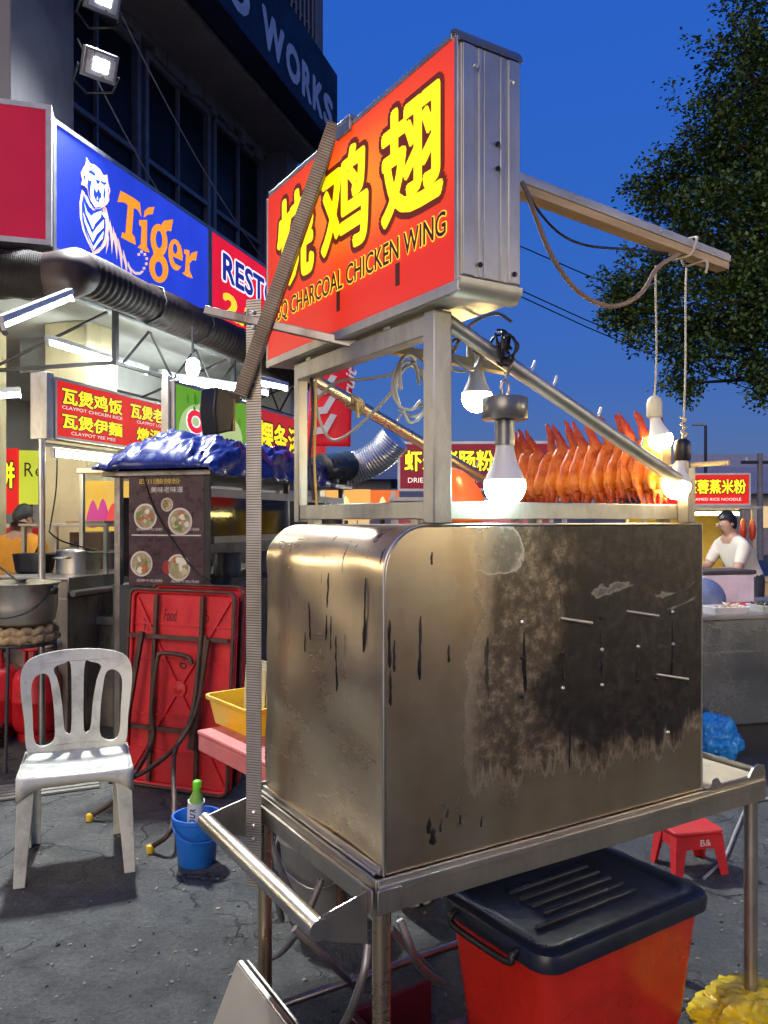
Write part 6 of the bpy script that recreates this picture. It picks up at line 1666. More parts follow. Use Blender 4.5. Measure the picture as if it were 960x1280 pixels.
# folding stand with bent tube legs, grey bucket, bags
fsd = thing('folding_stand', 'scuffed folding stand with crossed bent tube legs under the cart', 'stand', (0, 0, 0), 0)
GT = steel('scuffed_tube', (0.42, 0.41, 0.40), .45, .6)
def ft_(pts, r=0.011):
    MB().tube(spline([W(a, b, c) for a, b, c in pts], 7), r, 10).build('leg', GT, fsd, smooth=True)
for pts in ([(402, 1100, 2.30), (385, 1140, 2.30), (372, 1165, 2.30), (350, 1190, 2.32), (322, 1204, 2.36)], [(368, 1160, 2.22), (400, 1190, 2.25), (450, 1240, 2.35)],
            [(460, 1180, 2.02), (455, 1215, 2.0), (440, 1260, 2.02), (425, 1290, 2.05)], [(500, 1150, 2.16), (512, 1180, 2.16), (525, 1208, 2.2), (552, 1228, 2.28)], [(488, 1160, 2.24), (515, 1190, 2.3), (545, 1220, 2.40)],
            [(380, 1150, 2.5), (352, 1090, 2.5), (335, 1040, 2.5)], [(330, 1040, 2.40), (340, 1090, 2.42), (352, 1150, 2.5)]):
    P = [W(a, b, c) for a, b, c in pts]
    if P[-1].z < 0.02: P[-1].z = 0.012
    MB().tube(spline(P, 7), 0.011, 10).build('leg', GT, fsd, smooth=True)
gb = G(398, 1160)
gbk = thing('grey_bucket', 'grey plastic bucket in the shade under the cart', 'bucket', (gb.x, gb.y + 0.1, 0), 0)
MB().lathe([(0.12, 0), (0.125, .005), (0.155, .30), (0.165, .305), (0.165, .325), (0.15, .325), (0.12, .02), (0, .02)], (0, 0, 0), 30).build('body', M('grey_plastic', (0.22, .23, .23), .5), gbk, smooth=True)
MB().tube(spline([(0.162, 0, .31), (0.15, -.09, .24), (0, -.185, .18), (-.15, -.09, .24), (-.162, 0, .31)], 5), .004, 6).build('bail_handle', STEEL, gbk, smooth=True)
def crumple(name, label, o, r, h, mat, seed, cat='plastic bag', sq=(1, 1)):
    t = thing(name, label, cat, o, 0); m = MB(); nu, nv = 84, 42
    vs = []
    for j in range(nv + 1):
        th = math.pi * j / nv
        for i in range(nu):
            a = 2 * math.pi * i / nu
            d = Vector((math.sin(th) * math.cos(a), math.sin(th) * math.sin(a), math.cos(th)))
            k = 1 + 0.26 * mn.noise(d * 1.7 + Vector((seed, 0, 0))) + 0.30 * (0.35 - abs(mn.noise(d * 3.2 + Vector((0, seed, 0))))) + 0.24 * (0.30 - abs(mn.noise(d * 6.5 + Vector((0, 0, seed))))) + 0.05 * (0.35 - abs(mn.noise(d * 17)))
            p = Vector((d.x * r * k * sq[0], d.y * r * k * sq[1], h * 0.5 + d.z * h * 0.5 * k)); p.z = max(0.002, p.z); vs.append(p)
    m.add(vs, [(j * nu + i, j * nu + (i + 1) % nu, (j + 1) * nu + (i + 1) % nu, (j + 1) * nu + i) for j in range(nv) for i in range(nu)])
    m.build('film', mat, t, smooth=True, ang=60)
    return t
crumple('rubbish_bag', 'black rubbish bag in the shade beneath the cart', G(350, 1120) + Vector((0.1, 0.35, 0)), 0.20, 0.42, M('black_film', (0.012, .012, .013), .3), 3)
crumple('white_bag', 'white plastic bag hanging in the shade left of the red bin', G(520, 1170) + Vector((0.02, 0.25, 0)), 0.10, 0.42, WHITE_PL, 6)
crumple('yellow_bag', 'crumpled bright yellow plastic bag at the lower right corner', G(930, 1310) + Vector((0.06, 0.02, 0)), 0.16, 0.13, M('yellow_film', (0.80, .58, .02), .22, bmp=.5, bs_=30), 8)
# red stool
s0_ = G(872, 1090)
sl = thing('low_stool', 'small red plastic stool on the asphalt behind the cart', 'stool', (s0_.x - 0.02, s0_.y + 0.05, 0), R(12))
h = 0.185
poly = rrect(-0.115, 0.115, -0.09, 0.09, 0.025)
MB().prism(poly, lambda a, b, t: (a, b, t), h - 0.016, h).build('seat', RED_PL, sl, bevel=.004)
for sx_ in (-1, 1):
    for sy_ in (-1, 1):
        r0 = [(sx_ * 0.125 - sx_ * a, sy_ * 0.10 - sy_ * b, 0) for a, b in ((0, 0), (.035, 0), (.035, .006), (.006, .006), (.006, .035), (0, .035))]
        r1 = [(sx_ * 0.108 - sx_ * a, sy_ * 0.083 - sy_ * b, h - 0.017) for a, b in ((0, 0), (.055, 0), (.055, .006), (.006, .006), (.006, .055), (0, .055))]
        MB().add(r0 + r1, [(i, (i + 1) % 6, 6 + (i + 1) % 6, 6 + i) for i in range(6)] + [(5, 4, 3, 2, 1, 0), (6, 7, 8, 9, 10, 11)]).build('leg', RED_PL, sl)
B(-0.107, 0.107, -0.0865, -0.0805, h - 0.075, h - 0.0175).build('apron', RED_PL, sl); B(-0.107, 0.107, 0.0805, 0.0865, h - 0.075, h - 0.0175).build('apron', RED_PL, sl)
B(0.1005, 0.1065, -0.080, 0.080, h - 0.075, h - 0.0175).build('apron', RED_PL, sl); B(-0.1065, -0.1005, -0.080, 0.080, h - 0.075, h - 0.0175).build('apron', RED_PL, sl)
lettering('logo', 'B&', WHITE_PL, sl, (0, -0.0868, 0), X1, Z1, 0.0, 0.05, h - 0.062, h - 0.035, .001)
cable('ground_hose', 'thin grey hose lying on the asphalt behind the right cart leg', [G(880, 1100) + Vector((0, 0, .008)), G(905, 1075) + Vector((0, 0, .008)), G(920, 1040) + Vector((0, 0, .008)), G(935, 1010) + Vector((0, 0, .008)), G(960, 1000) + Vector((0, 0, .008)), G(990, 1005) + Vector((0, 0, .008))], .007, GREYC)

# loose grit, leaf bits and paper scraps on the asphalt
q = random.Random(31); m = MB()
for i in range(520):
    px, py = q.uniform(-20, 980), 960 + 340 * q.random() ** 1.2
    g_ = G(px, py)
    r = q.uniform(.002, .006)
    c = g_ + Vector((0, 0, r * .4)); a = q.uniform(0, 3.14)
    m.obox(c, Vector((math.cos(a), math.sin(a), 0)) * r * q.uniform(.6, 1.6), Vector((-math.sin(a), math.cos(a), 0)) * r * q.uniform(.4, 1), Vector((0, 0, r * .5)), q.choice((0, 0, 0, 1, 2)))
gr = m.build('grit', [M('grit_grey', (0.20, .20, .18), .8), M('grit_dark', (0.03, .03, .028), .8), M('grit_tan', (0.35, .30, .20), .8)], None)
kind(gr, 'stuff'); tag(gr, 'loose grit and small scraps scattered over the asphalt', 'grit')

# ================================================================ stalls on the right
F5o = W(872, 650, 5.0); F5 = Frame((F5o.x, F5o.y, 0), R(14))
rcn = thing('serving_counter', 'long stainless steel serving counter at the right behind the cart', 'counter', F5.o, F5.rz)
B(-0.9, 2.6, 0.0, 0.9, 0.20, 0.87).build('front', steel('counter_steel', (0.52, .53, .53), .2, .2), rcn, bevel=.006)
B(-0.92, 2.62, -0.03, 0.92, 0.871, 0.905).build('worktop', STEEL, rcn, bevel=.005)
B(-0.85, 2.55, 0.05, 0.85, 0.0, 0.199).build('plinth', DARK, rcn)
B(-0.9, 2.6, -0.006, -0.001, 0.66, 0.668).build('seam', STEEL_D, rcn)
pl_ = thing('wide_bowl', 'blue-grey wide bowl standing on edge on the serving counter', 'bowl', F5.w(0.28, 0.24, 0.905), F5.rz)
MB().lathe([(0.0, 0.0), (0.09, 0.008), (0.125, 0.035), (0.14, 0.07), (0.132, 0.07), (0.08, 0.02), (0, 0.014)], (0, 0.02, 0.115), 30, (0.1, 0.8, -0.5)).build('shell', M('bowl_blue', (0.16, .19, .30), .35), pl_, smooth=True)
fb2 = thing('foam_box', 'white polystyrene box on the serving counter in front of the cook', 'box', F5.w(0.56, 0.50, 0.905), F5.rz)
B(-0.16, 0.26, 0, 0.25, 0.0, 0.21).build('box', M('foam_white', (0.74, .70, .76), .7), fb2, bevel=.012); B(-0.17, 0.27, -0.01, 0.26, 0.211, 0.24).build('lid', M('foam_lid_dark', (0.06, .055, .06), .6), fb2, bevel=.008)
ry = tag(B(-0.2, 0.7, 0, 0.20, 0, 0.02).build('red_tray', RED_PL, None, bevel=.004), 'flat red tray on the serving counter below the polystyrene box', 'tray')
ry.location = F5.w(0.62, 0.26, 0.905); ry.rotation_euler = (0, 0, F5.rz)
q = random.Random(11)
def heap(name, label, x, y, w, col, n=60, tray=(0.65, .65, .62)):
    t = thing(name, label, 'food tray', F5.w(x, y, 0.905), F5.rz)
    m = MB(); ro = rrect(-w, w, -.09, .09, .02, 3); k = len(ro)
    m.add([(a * .85, b * .85, 0) for a, b in ro] + [(a, b, .045) for a, b in ro], [tuple(range(k - 1, -1, -1))] + [(i, (i + 1) % k, k + (i + 1) % k, k + i) for i in range(k)])
    m.build('tray', M('tray_' + name, tray, .35), t, solid=.004)
    m = MB()
    for i in range(n):
        c = Vector((q.uniform(-.8, .8) * w, q.uniform(-.06, .06), .02 + q.uniform(0, .035))); d = Vector((q.gauss(0, 1), q.gauss(0, 1), q.gauss(0, .4))).normalized() * q.uniform(.012, .022)
        m.tube([c - d, c, c + d], [.004, .010, .004], 6)
    o = m.build('food', M('food_' + name, col, .35, var=.4, vs=30), t, smooth=True); kind(o, 'stuff')
heap('greens_tray', 'tray of chopped dark greens on the serving counter edge', 0.62, 0.09, 0.14, (0.07, .075, .02))
heap('white_tray', 'white tray of food scraps on the serving counter near the cart', 0.24, 0.06, 0.13, (0.55, .40, .25), 25, (0.75, .73, .72))
heap('brown_tray', 'tray of brown fried pieces at the right edge of the serving counter', 0.92, 0.12, 0.11, (0.16, .06, .025))
crumple('blue_bag', 'tied bright blue plastic bag beside the serving counter foot', G(905, 962) + Vector((-0.01, 0.1, 0)), 0.13, 0.30, M('blue_film', (0.03, .28, .72), .25, bmp=.3, bs_=22), 2)
wbg = crumple('white_bag', 'white plastic bag lying against the tied blue bag', G(888, 952) + Vector((-.06, .0, 0)), 0.08, 0.27, WHITE_PL, 12)
# lit stall beyond, with its sign
F6o = W(868, 650, 8.9); F6 = Frame((F6o.x, F6o.y, 0), R(-6))
sg = fbox('stall_sign', 'red lit stall sign with yellow characters at the right edge', -0.55, 0.60, 1.66, 2.02, REDS, parent_frame=F6, dep=.12, fr=.02, matf=ALU)
dual(sg, '薑蓉蒸米粉', 0.45, 1.10, 1.79, 1.95)
lettering('caption', 'STEAMED RICE NOODLE', WINK, sg, (0, 0, 0), X1, Z1, 0.48, 1.05, 1.715, 1.745, .002)
ls = thing('lit_stall', 'brightly lit yellow stall interior behind the cook in the white shirt', 'food stall', F6.o, F6.rz)
B(-0.55, 0.62, 0.95, 1.0, 0.0, 1.62).build('rear_panel', M('stall_yellow', (0.70, .48, .08), .6), ls)
B(-0.6, 0.70, -0.1, 1.05, 1.62, 1.65).build('roof', STEEL, ls)
B(-0.55, 0.62, 0.1, 0.7, 0.0, 0.9).build('counter', STEEL_D, ls)
for x in (-0.55, 0.62):
    for y in (-0.06, 0.93): B(x - .02, x + .02, y - .02, y + .02, 0, 1.619).build('post', STEEL, ls)
tube_lamp('warm tube lamp under the right-hand stall sign', F6.w(-0.45, 0.05, 1.57), F6.w(0.50, 0.05, 1.57), .018, glow('amber_tube', (1.0, .78, .25), 30.0))
for k, lb in enumerate(('left', 'right')):
    t = thing('hanging_meat', lb + ' piece of roast meat hanging under the right-hand stall sign', 'meat', F6.w(0.50 + k * .10, -0.06, 1.52), F6.rz)
    MB().tube([(0, 0, .10), (0, 0, 0)], .003, 5).build('hook', STEEL, t)
    MB().lathe([(0, 0), (.028, -.03), (.04, -.12), (.03, -.22), (0, -.26)], (0, 0, 0), 10).build('flesh', WING, t, smooth=True)
tub = thing('cream_tub', 'cream plastic tub beside the cook at the right edge', 'tub', W(943, 745, 7.6), 0)
tub.location.z = 0
MB().prism(rrect(-.14, .16, -.12, .12, .03), lambda a, b, t: (a * (0.9 + .1 * t), b * (.9 + .1 * t), t), 0.0, 0.92).build('body', M('cream_plastic', (0.62, .46, .22), .45), tub, bevel=.006)
B(-.17, .19, -.14, .14, .92, .96).build('lid', M('cream_plastic', (0.62, .46, .22), .45), tub, bevel=.006)

# centre: far stall with the red sign, seen through the cart frame
F7o = W(497, 650, 9.2); F7 = Frame((F7o.x, F7o.y, 0), R(-3))
cs7 = fbox('stall_sign', 'dull red stall sign with yellow characters seen through the cart frame', 0, 1.80, 1.83, 2.40, backlit('dim_red_face', (0.24, 0.016, 0.035), .8), parent_frame=F7, dep=.12, fr=.03, matf=M('sign_white_frame', (0.6, .6, .6), .5))
dual(cs7, '虾米猪肠粉', 0.08, 1.10, 2.06, 2.30)
for w_, a_, b_ in (('DRIED', .12, .36), ('SHRIMP', .42, .74), ('CHEE', .80, 1.0), ('CHEONG', 1.06, 1.40), ('FUN', 1.46, 1.62)): lettering('caption', w_, WINK, cs7, (0, 0, 0), X1, Z1, a_, b_, 1.93, 1.985, .002)
fs7 = thing('far_stall', 'far hawker stall with steel tubs under the dull red sign', 'food stall', F7.o, F7.rz)
B(-0.1, 1.95, 0.1, 1.0, 0.0, 1.2).build('counter', STEEL_D, fs7); B(-0.1, 1.95, -0.05, 1.1, 1.72, 1.76).build('roof', STEEL_G, fs7)
B(-0.1, 1.95, 1.0, 1.05, 0, 1.71).build('rear_panel', M('far_pink', (0.35, .06, .08), .6), fs7)
for x in (-0.05, 1.9):
    for y in (0.0, 0.97): B(x - .025, x + .025, y - .025, y + .025, 1.201 if y < .1 and 0 else 0, 1.719).build('post', STEEL_G, fs7)
    B(x - .03, x + .03, 0.02, .09, 1.76, 1.83).build('sign_foot', STEEL_G, fs7)
for k in range(6): MB().lathe([(.09, 0), (.1, .02), (.1, .2), (.11, .21), (0, .215)], (.15 + k * .3, .5, 1.2), 18).build('tub', STEEL, fs7, smooth=True)
tube_lamp('tube lamp under the roof of the far stall', F7.w(0.3, 0.3, 1.66), F7.w(1.6, 0.3, 1.66), .016, TUBE)
# low lit stalls between
for k, (px, d, col, s, lb) in enumerate(((432, 9.8, (0.85, .42, .10), 0.55, 'orange lit stall front left of the dull red sign'), (478, 10.4, (0.80, .16, .03), 0.4, 'small red-orange lit board between the stall fronts'))):
    t = thing('lit_board', lb, 'board', W(px, 628, d), 0)
    B(-s * .55, s * .55, 0, .08, -.22, .16).build('panel', backlit('lit_board_%d' % k, col, 1.0), t)
    shape('print', [S2([(-.06, -.12), (.0, .08), (.07, -.1)], 4)], glow('lit_print_%d' % k, (0.75, .65, .3), .9), t, (0, 0, 0), .002)
    MB().tube([(0, .04, -.2), (0, .04, -Vector(t.location).z)], .03, 8).build('post', DARK, t)
# ================================================================ far background
HILL = M('far_hill', (0.10, .11, .14), .9, var=.15, vs=.02)
m = MB(); q = random.Random(21)
pts = [(-260 + 20 * i, 300, max(4, 10 + 12 * math.sin(i * .55) + q.uniform(-3, 3))) for i in range(36)]
vs = []
for x, y, z in pts: vs += [(x, y, 0), (x, y + 20, z), (x, y + 80, 0)]
m.add(vs, [(3 * i + a, 3 * i + 3 + a, 3 * i + 4 + a, 3 * i + 1 + a) for i in range(35) for a in (0, 1)])
hl = kind(m.build('hills', HILL, None, smooth=True), 'structure')
ROOFM = M('far_roof_grey', (0.30, .29, .29), .7)
FARW = M('far_wall', (0.30, .28, .27), .8)
def far_house(name, label, px, d, w, dp, h, rh, rz=0.0, rooft=ROOFM):
    t = thing(name, label, 'building', (W(px, 650, d).x, d, 0), rz)
    B(-w / 2, w / 2, 0, dp, 0, h).build('wall', FARW, t)
    MB().prism([(-.5, h), (dp + .5, h), (dp / 2, h + rh)], lambda a, b, c: (c, a, b + .01), -w / 2 - .4, w / 2 + .4).build('roof', rooft, t)
    n = max(2, int(w / 2.2))
    for i in range(n):
        x = -w / 2 + (i + .5) * w / n
        wi = B(x - .45, x + .45, -.05, .02, h * .45, h * .8).build('window', M('far_window_lit', (0.5, .4, .2), .4, emit=(1, .7, .35), es=.6) if i % 2 else WGLASS, t)
        B(x - .02, x + .02, -.07, -.051, h * .45, h * .8).build('mullion', WFRAME, wi)
far_house('far_shed', 'low grey-roofed shed far off at the right edge', 985, 34, 9, 8, 2.6, 1.4)
far_house('far_shed', 'wide pale pitched roof far beyond the chicken wings', 905, 60, 12, 14, 3.4, 3.6)
far_house('far_shed', 'dark far building behind the foil duct and red banner', 405, 30, 5, 8, 3.0, .9)
# street lamp, utility pole and wires
sl_ = thing('street_lamp', 'tall thin street lamp beyond the right-hand stall', 'street lamp', (W(882, 650, 28).x, 28, 0), 0)
MB().tube([(0, 0, 0), (0, 0, 4.8)], [.07, .05], 8).build('pole', DARK, sl_, smooth=True)
B(-.45, -.0, -.07, .07, 4.8, 4.88).build('lamp_head', M('lamp_head_grey', (0.4, .4, .4), .5), sl_, bevel=.02)
up_ = thing('utility_pole', 'short utility pole with a crossarm at the right edge', 'utility pole', (W(950, 650, 30).x, 30, 0), 0)
MB().tube([(0, 0, 0), (0, 0, 4.0)], [.12, .09], 10).build('pole', M('pole_concrete', (0.25, .24, .23), .8), up_, smooth=True)
B(-.7, .7, -.05, .05, 3.6, 3.72).build('crossarm', DARK, up_)
for x in (-.5, .5): MB().lathe([(.05, 0), (.06, .06), (.03, .12), (0, .13)], (x, 0, 3.72), 8).build('insulator', WHITE_PL, up_, smooth=True)
for k, (y0, y1, lb) in enumerate(((290, 318, 'uppermost thin overhead wire beside the sign'), (343, 383, 'middle thin overhead wire right of the sign'), (350, 395, 'lowest thin overhead wire right of the sign'))):
    a, b = W(560, y0 - 25, 18), W(1150, y1 + 130, 30)
    P = [a.lerp(b, t) - Vector((0, 0, .8 * 4 * t * (1 - t))) for t in [i / 10 for i in range(11)]]
    tag(MB().tube(P, .016, 5).build('overhead_wire', RUBBER, None), lb, 'wire', 'overhead wires')

# ================================================================ tree at the right
def leafmat():
    m, nt, bs = newmat('tree_leaf')
    tcn = N(nt, 'ShaderNodeObjectInfo'); a = noise(nt, .9, 4, .6); b = noise(nt, 14, 2, .5)
    c = cramp(nt, math_(nt, 'ADD', math_(nt, 'MULTIPLY', a, .6), math_(nt, 'MULTIPLY', b, .4)), [(0.3, (0.025, .055, .016)), (0.5, (0.06, .115, .028)), (0.72, (0.14, .21, .045))])
    nt.links.new(c, bs.inputs['Base Color']); bs.inputs['Roughness'].default_value = .45
    return m
LEAF = leafmat(); BARK = M('tree_bark', (0.09, .07, .05), .9, bmp=.6, bs_=20, var=.3)
TD = 13.0
tb_ = W(1120, 650, TD); tree = thing('broadleaf_tree', 'large dark green broadleaf tree overhanging from the right', 'tree', (tb_.x, tb_.y, 0), 0)
q = random.Random(17)
m = MB()
m.tube(spline([(0, 0, -.05), (.05, 0, 1.5), (-.1, .1, 3.2), (.1, 0, 5.0), (.3, .2, 7.5)], 6), [.36 - .30 * i / 24 for i in range(25)], 12)
blobs = []   # centre (px, py, depth offset), radius m
for px, py, dd2, r in ((930, 90, 0, 1.0), (1000, 80, .5, 1.3), (900, 170, -.2, .85), (950, 200, .6, 1.3), (870, 220, .1, .8), (835, 262, .2, .62), (815, 240, .3, .40), (900, 290, -.3, 1.0), (960, 300, -.6, 1.3), (1010, 200, 0, 1.8),
                        (860, 330, .2, .85), (800, 345, .1, .60), (770, 368, 0, .38), (795, 388, .2, .55), (840, 400, -.2, .8), (900, 390, -.5, 1.0), (870, 445, 0, .62), (930, 430, -.4, .62), (855, 480, .2, .30), (965, 380, -1.0, .95), (950, 462, -.6, .34), (1000, 330, .3, 1.5), (780, 400, .0, .30), (955, 488, -.4, .22), (1080, 120, 0, 2.2), (1100, 300, 0, 2.0), (1180, 200, 0, 2.2), (1060, -20, 0, 1.7)):
    c = W(px, py, TD + dd2) - Vector((tb_.x, tb_.y, 0)); blobs.append((c, r))
    # limb
    st = Vector((.05, .05, min(7.2, max(4.6, c.z - .6))))
    midp = st.lerp(c, .5) + Vector((0, 0, -.25))
    P = spline([st, midp, c], 5); m.tube(P, [.085 * (1 - .82 * i / (len(P) - 1)) for i in range(len(P))], 6)
    for k in range(int(5 * r) + 2):
        e = c + Vector((q.gauss(0, 1), q.gauss(0, 1), q.gauss(0, .8))).normalized() * r * .85
        m.tube([c.lerp(midp, .15), c.lerp(e, .5) + Vector((0, 0, .05)), e], [.02, .012, .004], 4)
m.build('trunk', BARK, tree, smooth=True)
vs, fs = [], []
for c, r in blobs:
    ncl = int(100 * r ** 2.1) + 14
    for k in range(ncl):
        d = Vector((q.gauss(0, 1), q.gauss(0, 1), q.gauss(0, 1))).normalized()
        rr = r * (q.random() ** .36) * (q.uniform(.72, 1.1) + (.28 if q.random() < .12 else 0))
        cc_ = c + Vector((d.x * rr, d.y * rr, d.z * rr * .8))
        twd = (d + Vector((q.gauss(0, .5), q.gauss(0, .5), q.gauss(0, .4)))).normalized()
        for j in range(27):
            p = cc_ + twd * q.uniform(-.16, .2) + Vector((q.gauss(0, .075), q.gauss(0, .075), q.gauss(0, .055)))
            ax = (twd + Vector((q.gauss(0, .7), q.gauss(0, .7), q.gauss(0, .5) - .2))).normalized()
            sd = ax.cross(Vector((q.gauss(0, .4), q.gauss(0, .4), 1))).normalized()
            L, wd = q.uniform(.055, .10), q.uniform(.02, .034)
            b_ = len(vs); vs += [p, p + ax * L * .5 + sd * wd, p + ax * L, p + ax * L * .5 - sd * wd]; fs.append((b_, b_ + 1, b_ + 2, b_ + 3))
me = bpy.data.meshes.new('crown'); me.from_pydata([tuple(v) for v in vs], [], fs); me.materials.append(LEAF)
co = bpy.data.objects.new('crown', me); COL.objects.link(co); co.parent = tree

# ================================================================ people
def person(label, base, rz, J, rad, shirt, trousers, cat='person', split=(0.93, 1.42), sleeves=0.22, name='person'):
    """J: joint name -> (x, y, z) in local metres, bones given below; one skinned body"""
    t = thing(name, label, cat, base, rz)
    names = list(J); idx = {n: i for i, n in enumerate(names)}
    bones = [('pelvis', 'waist'), ('waist', 'chest'), ('chest', 'neck'), ('neck', 'head'), ('head', 'crown'), ('chest', 'shl'), ('shl', 'ell'), ('ell', 'wrl'), ('wrl', 'hal'), ('chest', 'shr'), ('shr', 'elr'), ('elr', 'wrr'), ('wrr', 'har'),
             ('pelvis', 'hil'), ('hil', 'knl'), ('knl', 'anl'), ('anl', 'tol'), ('pelvis', 'hir'), ('hir', 'knr'), ('knr', 'anr'), ('anr', 'tor')]
    me = bpy.data.meshes.new('body'); me.from_pydata([J[n] for n in names], [(idx[a], idx[b]) for a, b in bones], [])
    o = bpy.data.objects.new('body', me); COL.objects.link(o)
    sk_ = o.modifiers.new('skin', 'SKIN'); sk_.use_smooth_shade = True
    su = o.modifiers.new('sub', 'SUBSURF'); su.levels = 3; su.render_levels = 3
    for n in names:
        v = me.skin_vertices[0].data[idx[n]]; r = rad[n]; v.radius = r if isinstance(r, tuple) else (r, r); v.use_root = (n == 'pelvis')
    dg = bpy.context.evaluated_depsgraph_get(); dg.update()
    m2 = bpy.data.meshes.new_from_object(o.evaluated_get(dg)); bpy.data.objects.remove(o)
    # clothing by nearest bone
    segs = []
    cloth = {'pelvis': 2, 'waist': 1, 'chest': 1, 'neck': 0, 'head': 0, 'shl': 1, 'ell': 0, 'wrl': 0, 'shr': 1, 'elr': 0, 'wrr': 0, 'hil': 2, 'knl': 2, 'anl': 3, 'hir': 2, 'knr': 2, 'anr': 3}
    for a, b in bones: segs.append((Vector(J[a]), Vector(J[b]), a, b))
    m2.materials.clear()
    for mm in (SKIN, shirt, trousers, BLACK): m2.materials.append(mm)
    for p in m2.polygons:
        c = Vector(p.center); best = None
        for a, b, na, nb in segs:
            ab = b - a; tt = max(0, min(1, (c - a).dot(ab) / ab.length_squared)); d = (a + ab * tt - c).length - .0
            if best is None or d < best[0]: best = (d, na, nb, tt)
        _, na, nb, tt = best
        k = {('pelvis', 'waist'): 1, ('waist', 'chest'): 1, ('chest', 'neck'): 1 if tt < .62 else 0, ('chest', 'shl'): 1, ('chest', 'shr'): 1, ('shl', 'ell'): 1 if tt < .72 else 0, ('shr', 'elr'): 1 if tt < .72 else 0}.get((na, nb))
        if k is None: k = 3 if na in ('anl', 'anr') else 2 if na in ('pelvis', 'hil', 'hir', 'knl', 'knr') else 0
        p.material_index = k; p.use_smooth = True
    body = bpy.data.objects.new('body', m2); COL.objects.link(body); body.parent = t
    # hair cap, ears, nose on the skinned head
    hc = (Vector(J['head']) + Vector(J['crown'])) / 2; up = (Vector(J['crown']) - Vector(J['head'])).normalized()
    m = MB(); vs_ = []
    nu, nv = 24, 12
    fwd = Vector(J.get('_f', (0, -1, 0))) if '_f' in J else Vector((0, -1, 0))
    return t, body, hc, up
def head_bits(t, hc, up, fwd, s=0.95):
    up, fwd = up.normalized(), (fwd - up * fwd.dot(up)).normalized(); sd = up.cross(fwd)
    def P(a, b, c): return hc + sd * a * s + fwd * b * s + up * c * s
    m = MB(); nu, nv = 28, 14; vs_ = []; 
    for j in range(nv + 1):
        th = math.pi * j / nv * .5 * 1.45
        for i in range(nu):
            a = 2 * math.pi * i / nu; fr_ = math.cos(a)   # fr_ = +1 forward
            lim = 1.0 - .50 * max(0.0, min(1.0, (fr_ + .15) / .6))
            th2 = th * lim
            k = .97 + .07 * mn.noise(Vector((math.cos(a) * 4, math.sin(a) * 4, th2 * 5)))
            vs_.append(P(.082 * math.sin(th2) * math.sin(a) * k, (.100 * math.sin(th2) * math.cos(a) - .008) * k, .118 * math.cos(th2) * k + .004))
    m.add(vs_, [(j * nu + i, j * nu + (i + 1) % nu, (j + 1) * nu + (i + 1) % nu, (j + 1) * nu + i) for j in range(nv) for i in range(nu)])
    m.build('hair', HAIR, t, smooth=True, ang=80)
    for s_ in (-1, 1):
        m = MB(); m.lathe([(0.0, 0), (.010, .002), (.016, .008), (.012, .014), (0, .012)], P(s_ * .074, -.005, -.02), 10, sd * s_); m.build('ear', SKIN, t, smooth=True)
        m = MB(); m.lathe([(.0, .0), (.010, .002), (.0, .004)], P(s_ * .032, .086, .0), 10, fwd); m.build('eye', WHITE_PL, t, smooth=True)
    m = MB(); m.tube([P(0, .082, .012), P(0, .103, -.022), P(0, .088, -.03)], [.006, .013, .006], 8); m.build('nose', SKIN, t, smooth=True)
    m = MB(); m.tube([P(-.024, .080, -.058), P(0, .088, -.057), P(.024, .080, -.058)], [.003, .006, .003], 6); m.build('mouth', M('lips', (0.30, .12, .09), .5), t, smooth=True)
def fingers(t, w, d, side):
    d = d.normalized(); s = d.cross(Vector((0, 0, 1))).normalized()
    m = MB()
    for k in range(4):
        b = w + s * (k - 1.5) * .019 + d * .04; L = (.06, .07, .066, .052)[k]
        m.tube([b, b + d * L * .5 + Vector((0, 0, -.004)), b + d * L * .85 + Vector((0, 0, -.022))], [.009, .0085, .007], 7)
    b = w + s * side * .034 + d * .01; m.tube([b, b + d * .025 + s * side * .018, b + d * .05 + s * side * .02 + Vector((0, 0, -.012))], [.011, .010, .008], 7)
    m.build('fingers', SKIN, t, smooth=True)
RAD = dict(pelvis=(.150, .115), waist=(.150, .105), chest=(.165, .11), neck=.055, head=(.070, .080), crown=(.062, .072), shl=.070, shr=.070, ell=.045, elr=.045, wrl=.030, wrr=.030, hal=(.036, .018), har=(.036, .018),
           hil=.09, hir=.09, knl=.06, knr=.06, anl=.042, anr=.042, tol=.04, tor=.04)
OR_ = M('orange_shirt', (0.72, .30, .02), .75, var=.12, vs=8, bmp=.3, bs_=14); WS = M('white_shirt', (0.66, .60, .50), .75, var=.08, bmp=.3, bs_=14); PT = M('dark_trousers', (0.03, .03, .04), .8)
# orange shirt, back to us, looking slightly down to the right (local -y is towards the camera)
JO = dict(pelvis=(0, 0, .90), waist=(0, .01, 1.06), chest=(0, .02, 1.26), neck=(0, .03, 1.40), head=(.015, .06, 1.47), crown=(.025, .08, 1.585), shl=(-.19, .03, 1.30), ell=(-.25, .10, 1.05), wrl=(-.18, .32, 1.02), hal=(-.15, .39, 1.02),
          shr=(.19, .03, 1.30), elr=(.25, .10, 1.05), wrr=(.18, .32, 1.02), har=(.15, .39, 1.02), hil=(-.09, 0, .86), knl=(-.10, .03, .47), anl=(-.10, -.02, .09), tol=(-.10, .12, .035), hir=(.09, 0, .86), knr=(.10, .03, .47), anr=(.10, -.02, .09), tor=(.10, .12, .035))
po = W(21, 650, 6.75)
t, b, hc, up = person('person in an orange t-shirt seen from behind at the cooking stall', (po.x, po.y, 0), R(-8), JO, RAD, OR_, PT)
head_bits(t, hc, up, Vector((.35, .9, -.2)))
fingers(t, Vector(JO['hal']), Vector((.3, 1, 0)), 1); fingers(t, Vector(JO['har']), Vector((-.3, 1, 0)), -1)
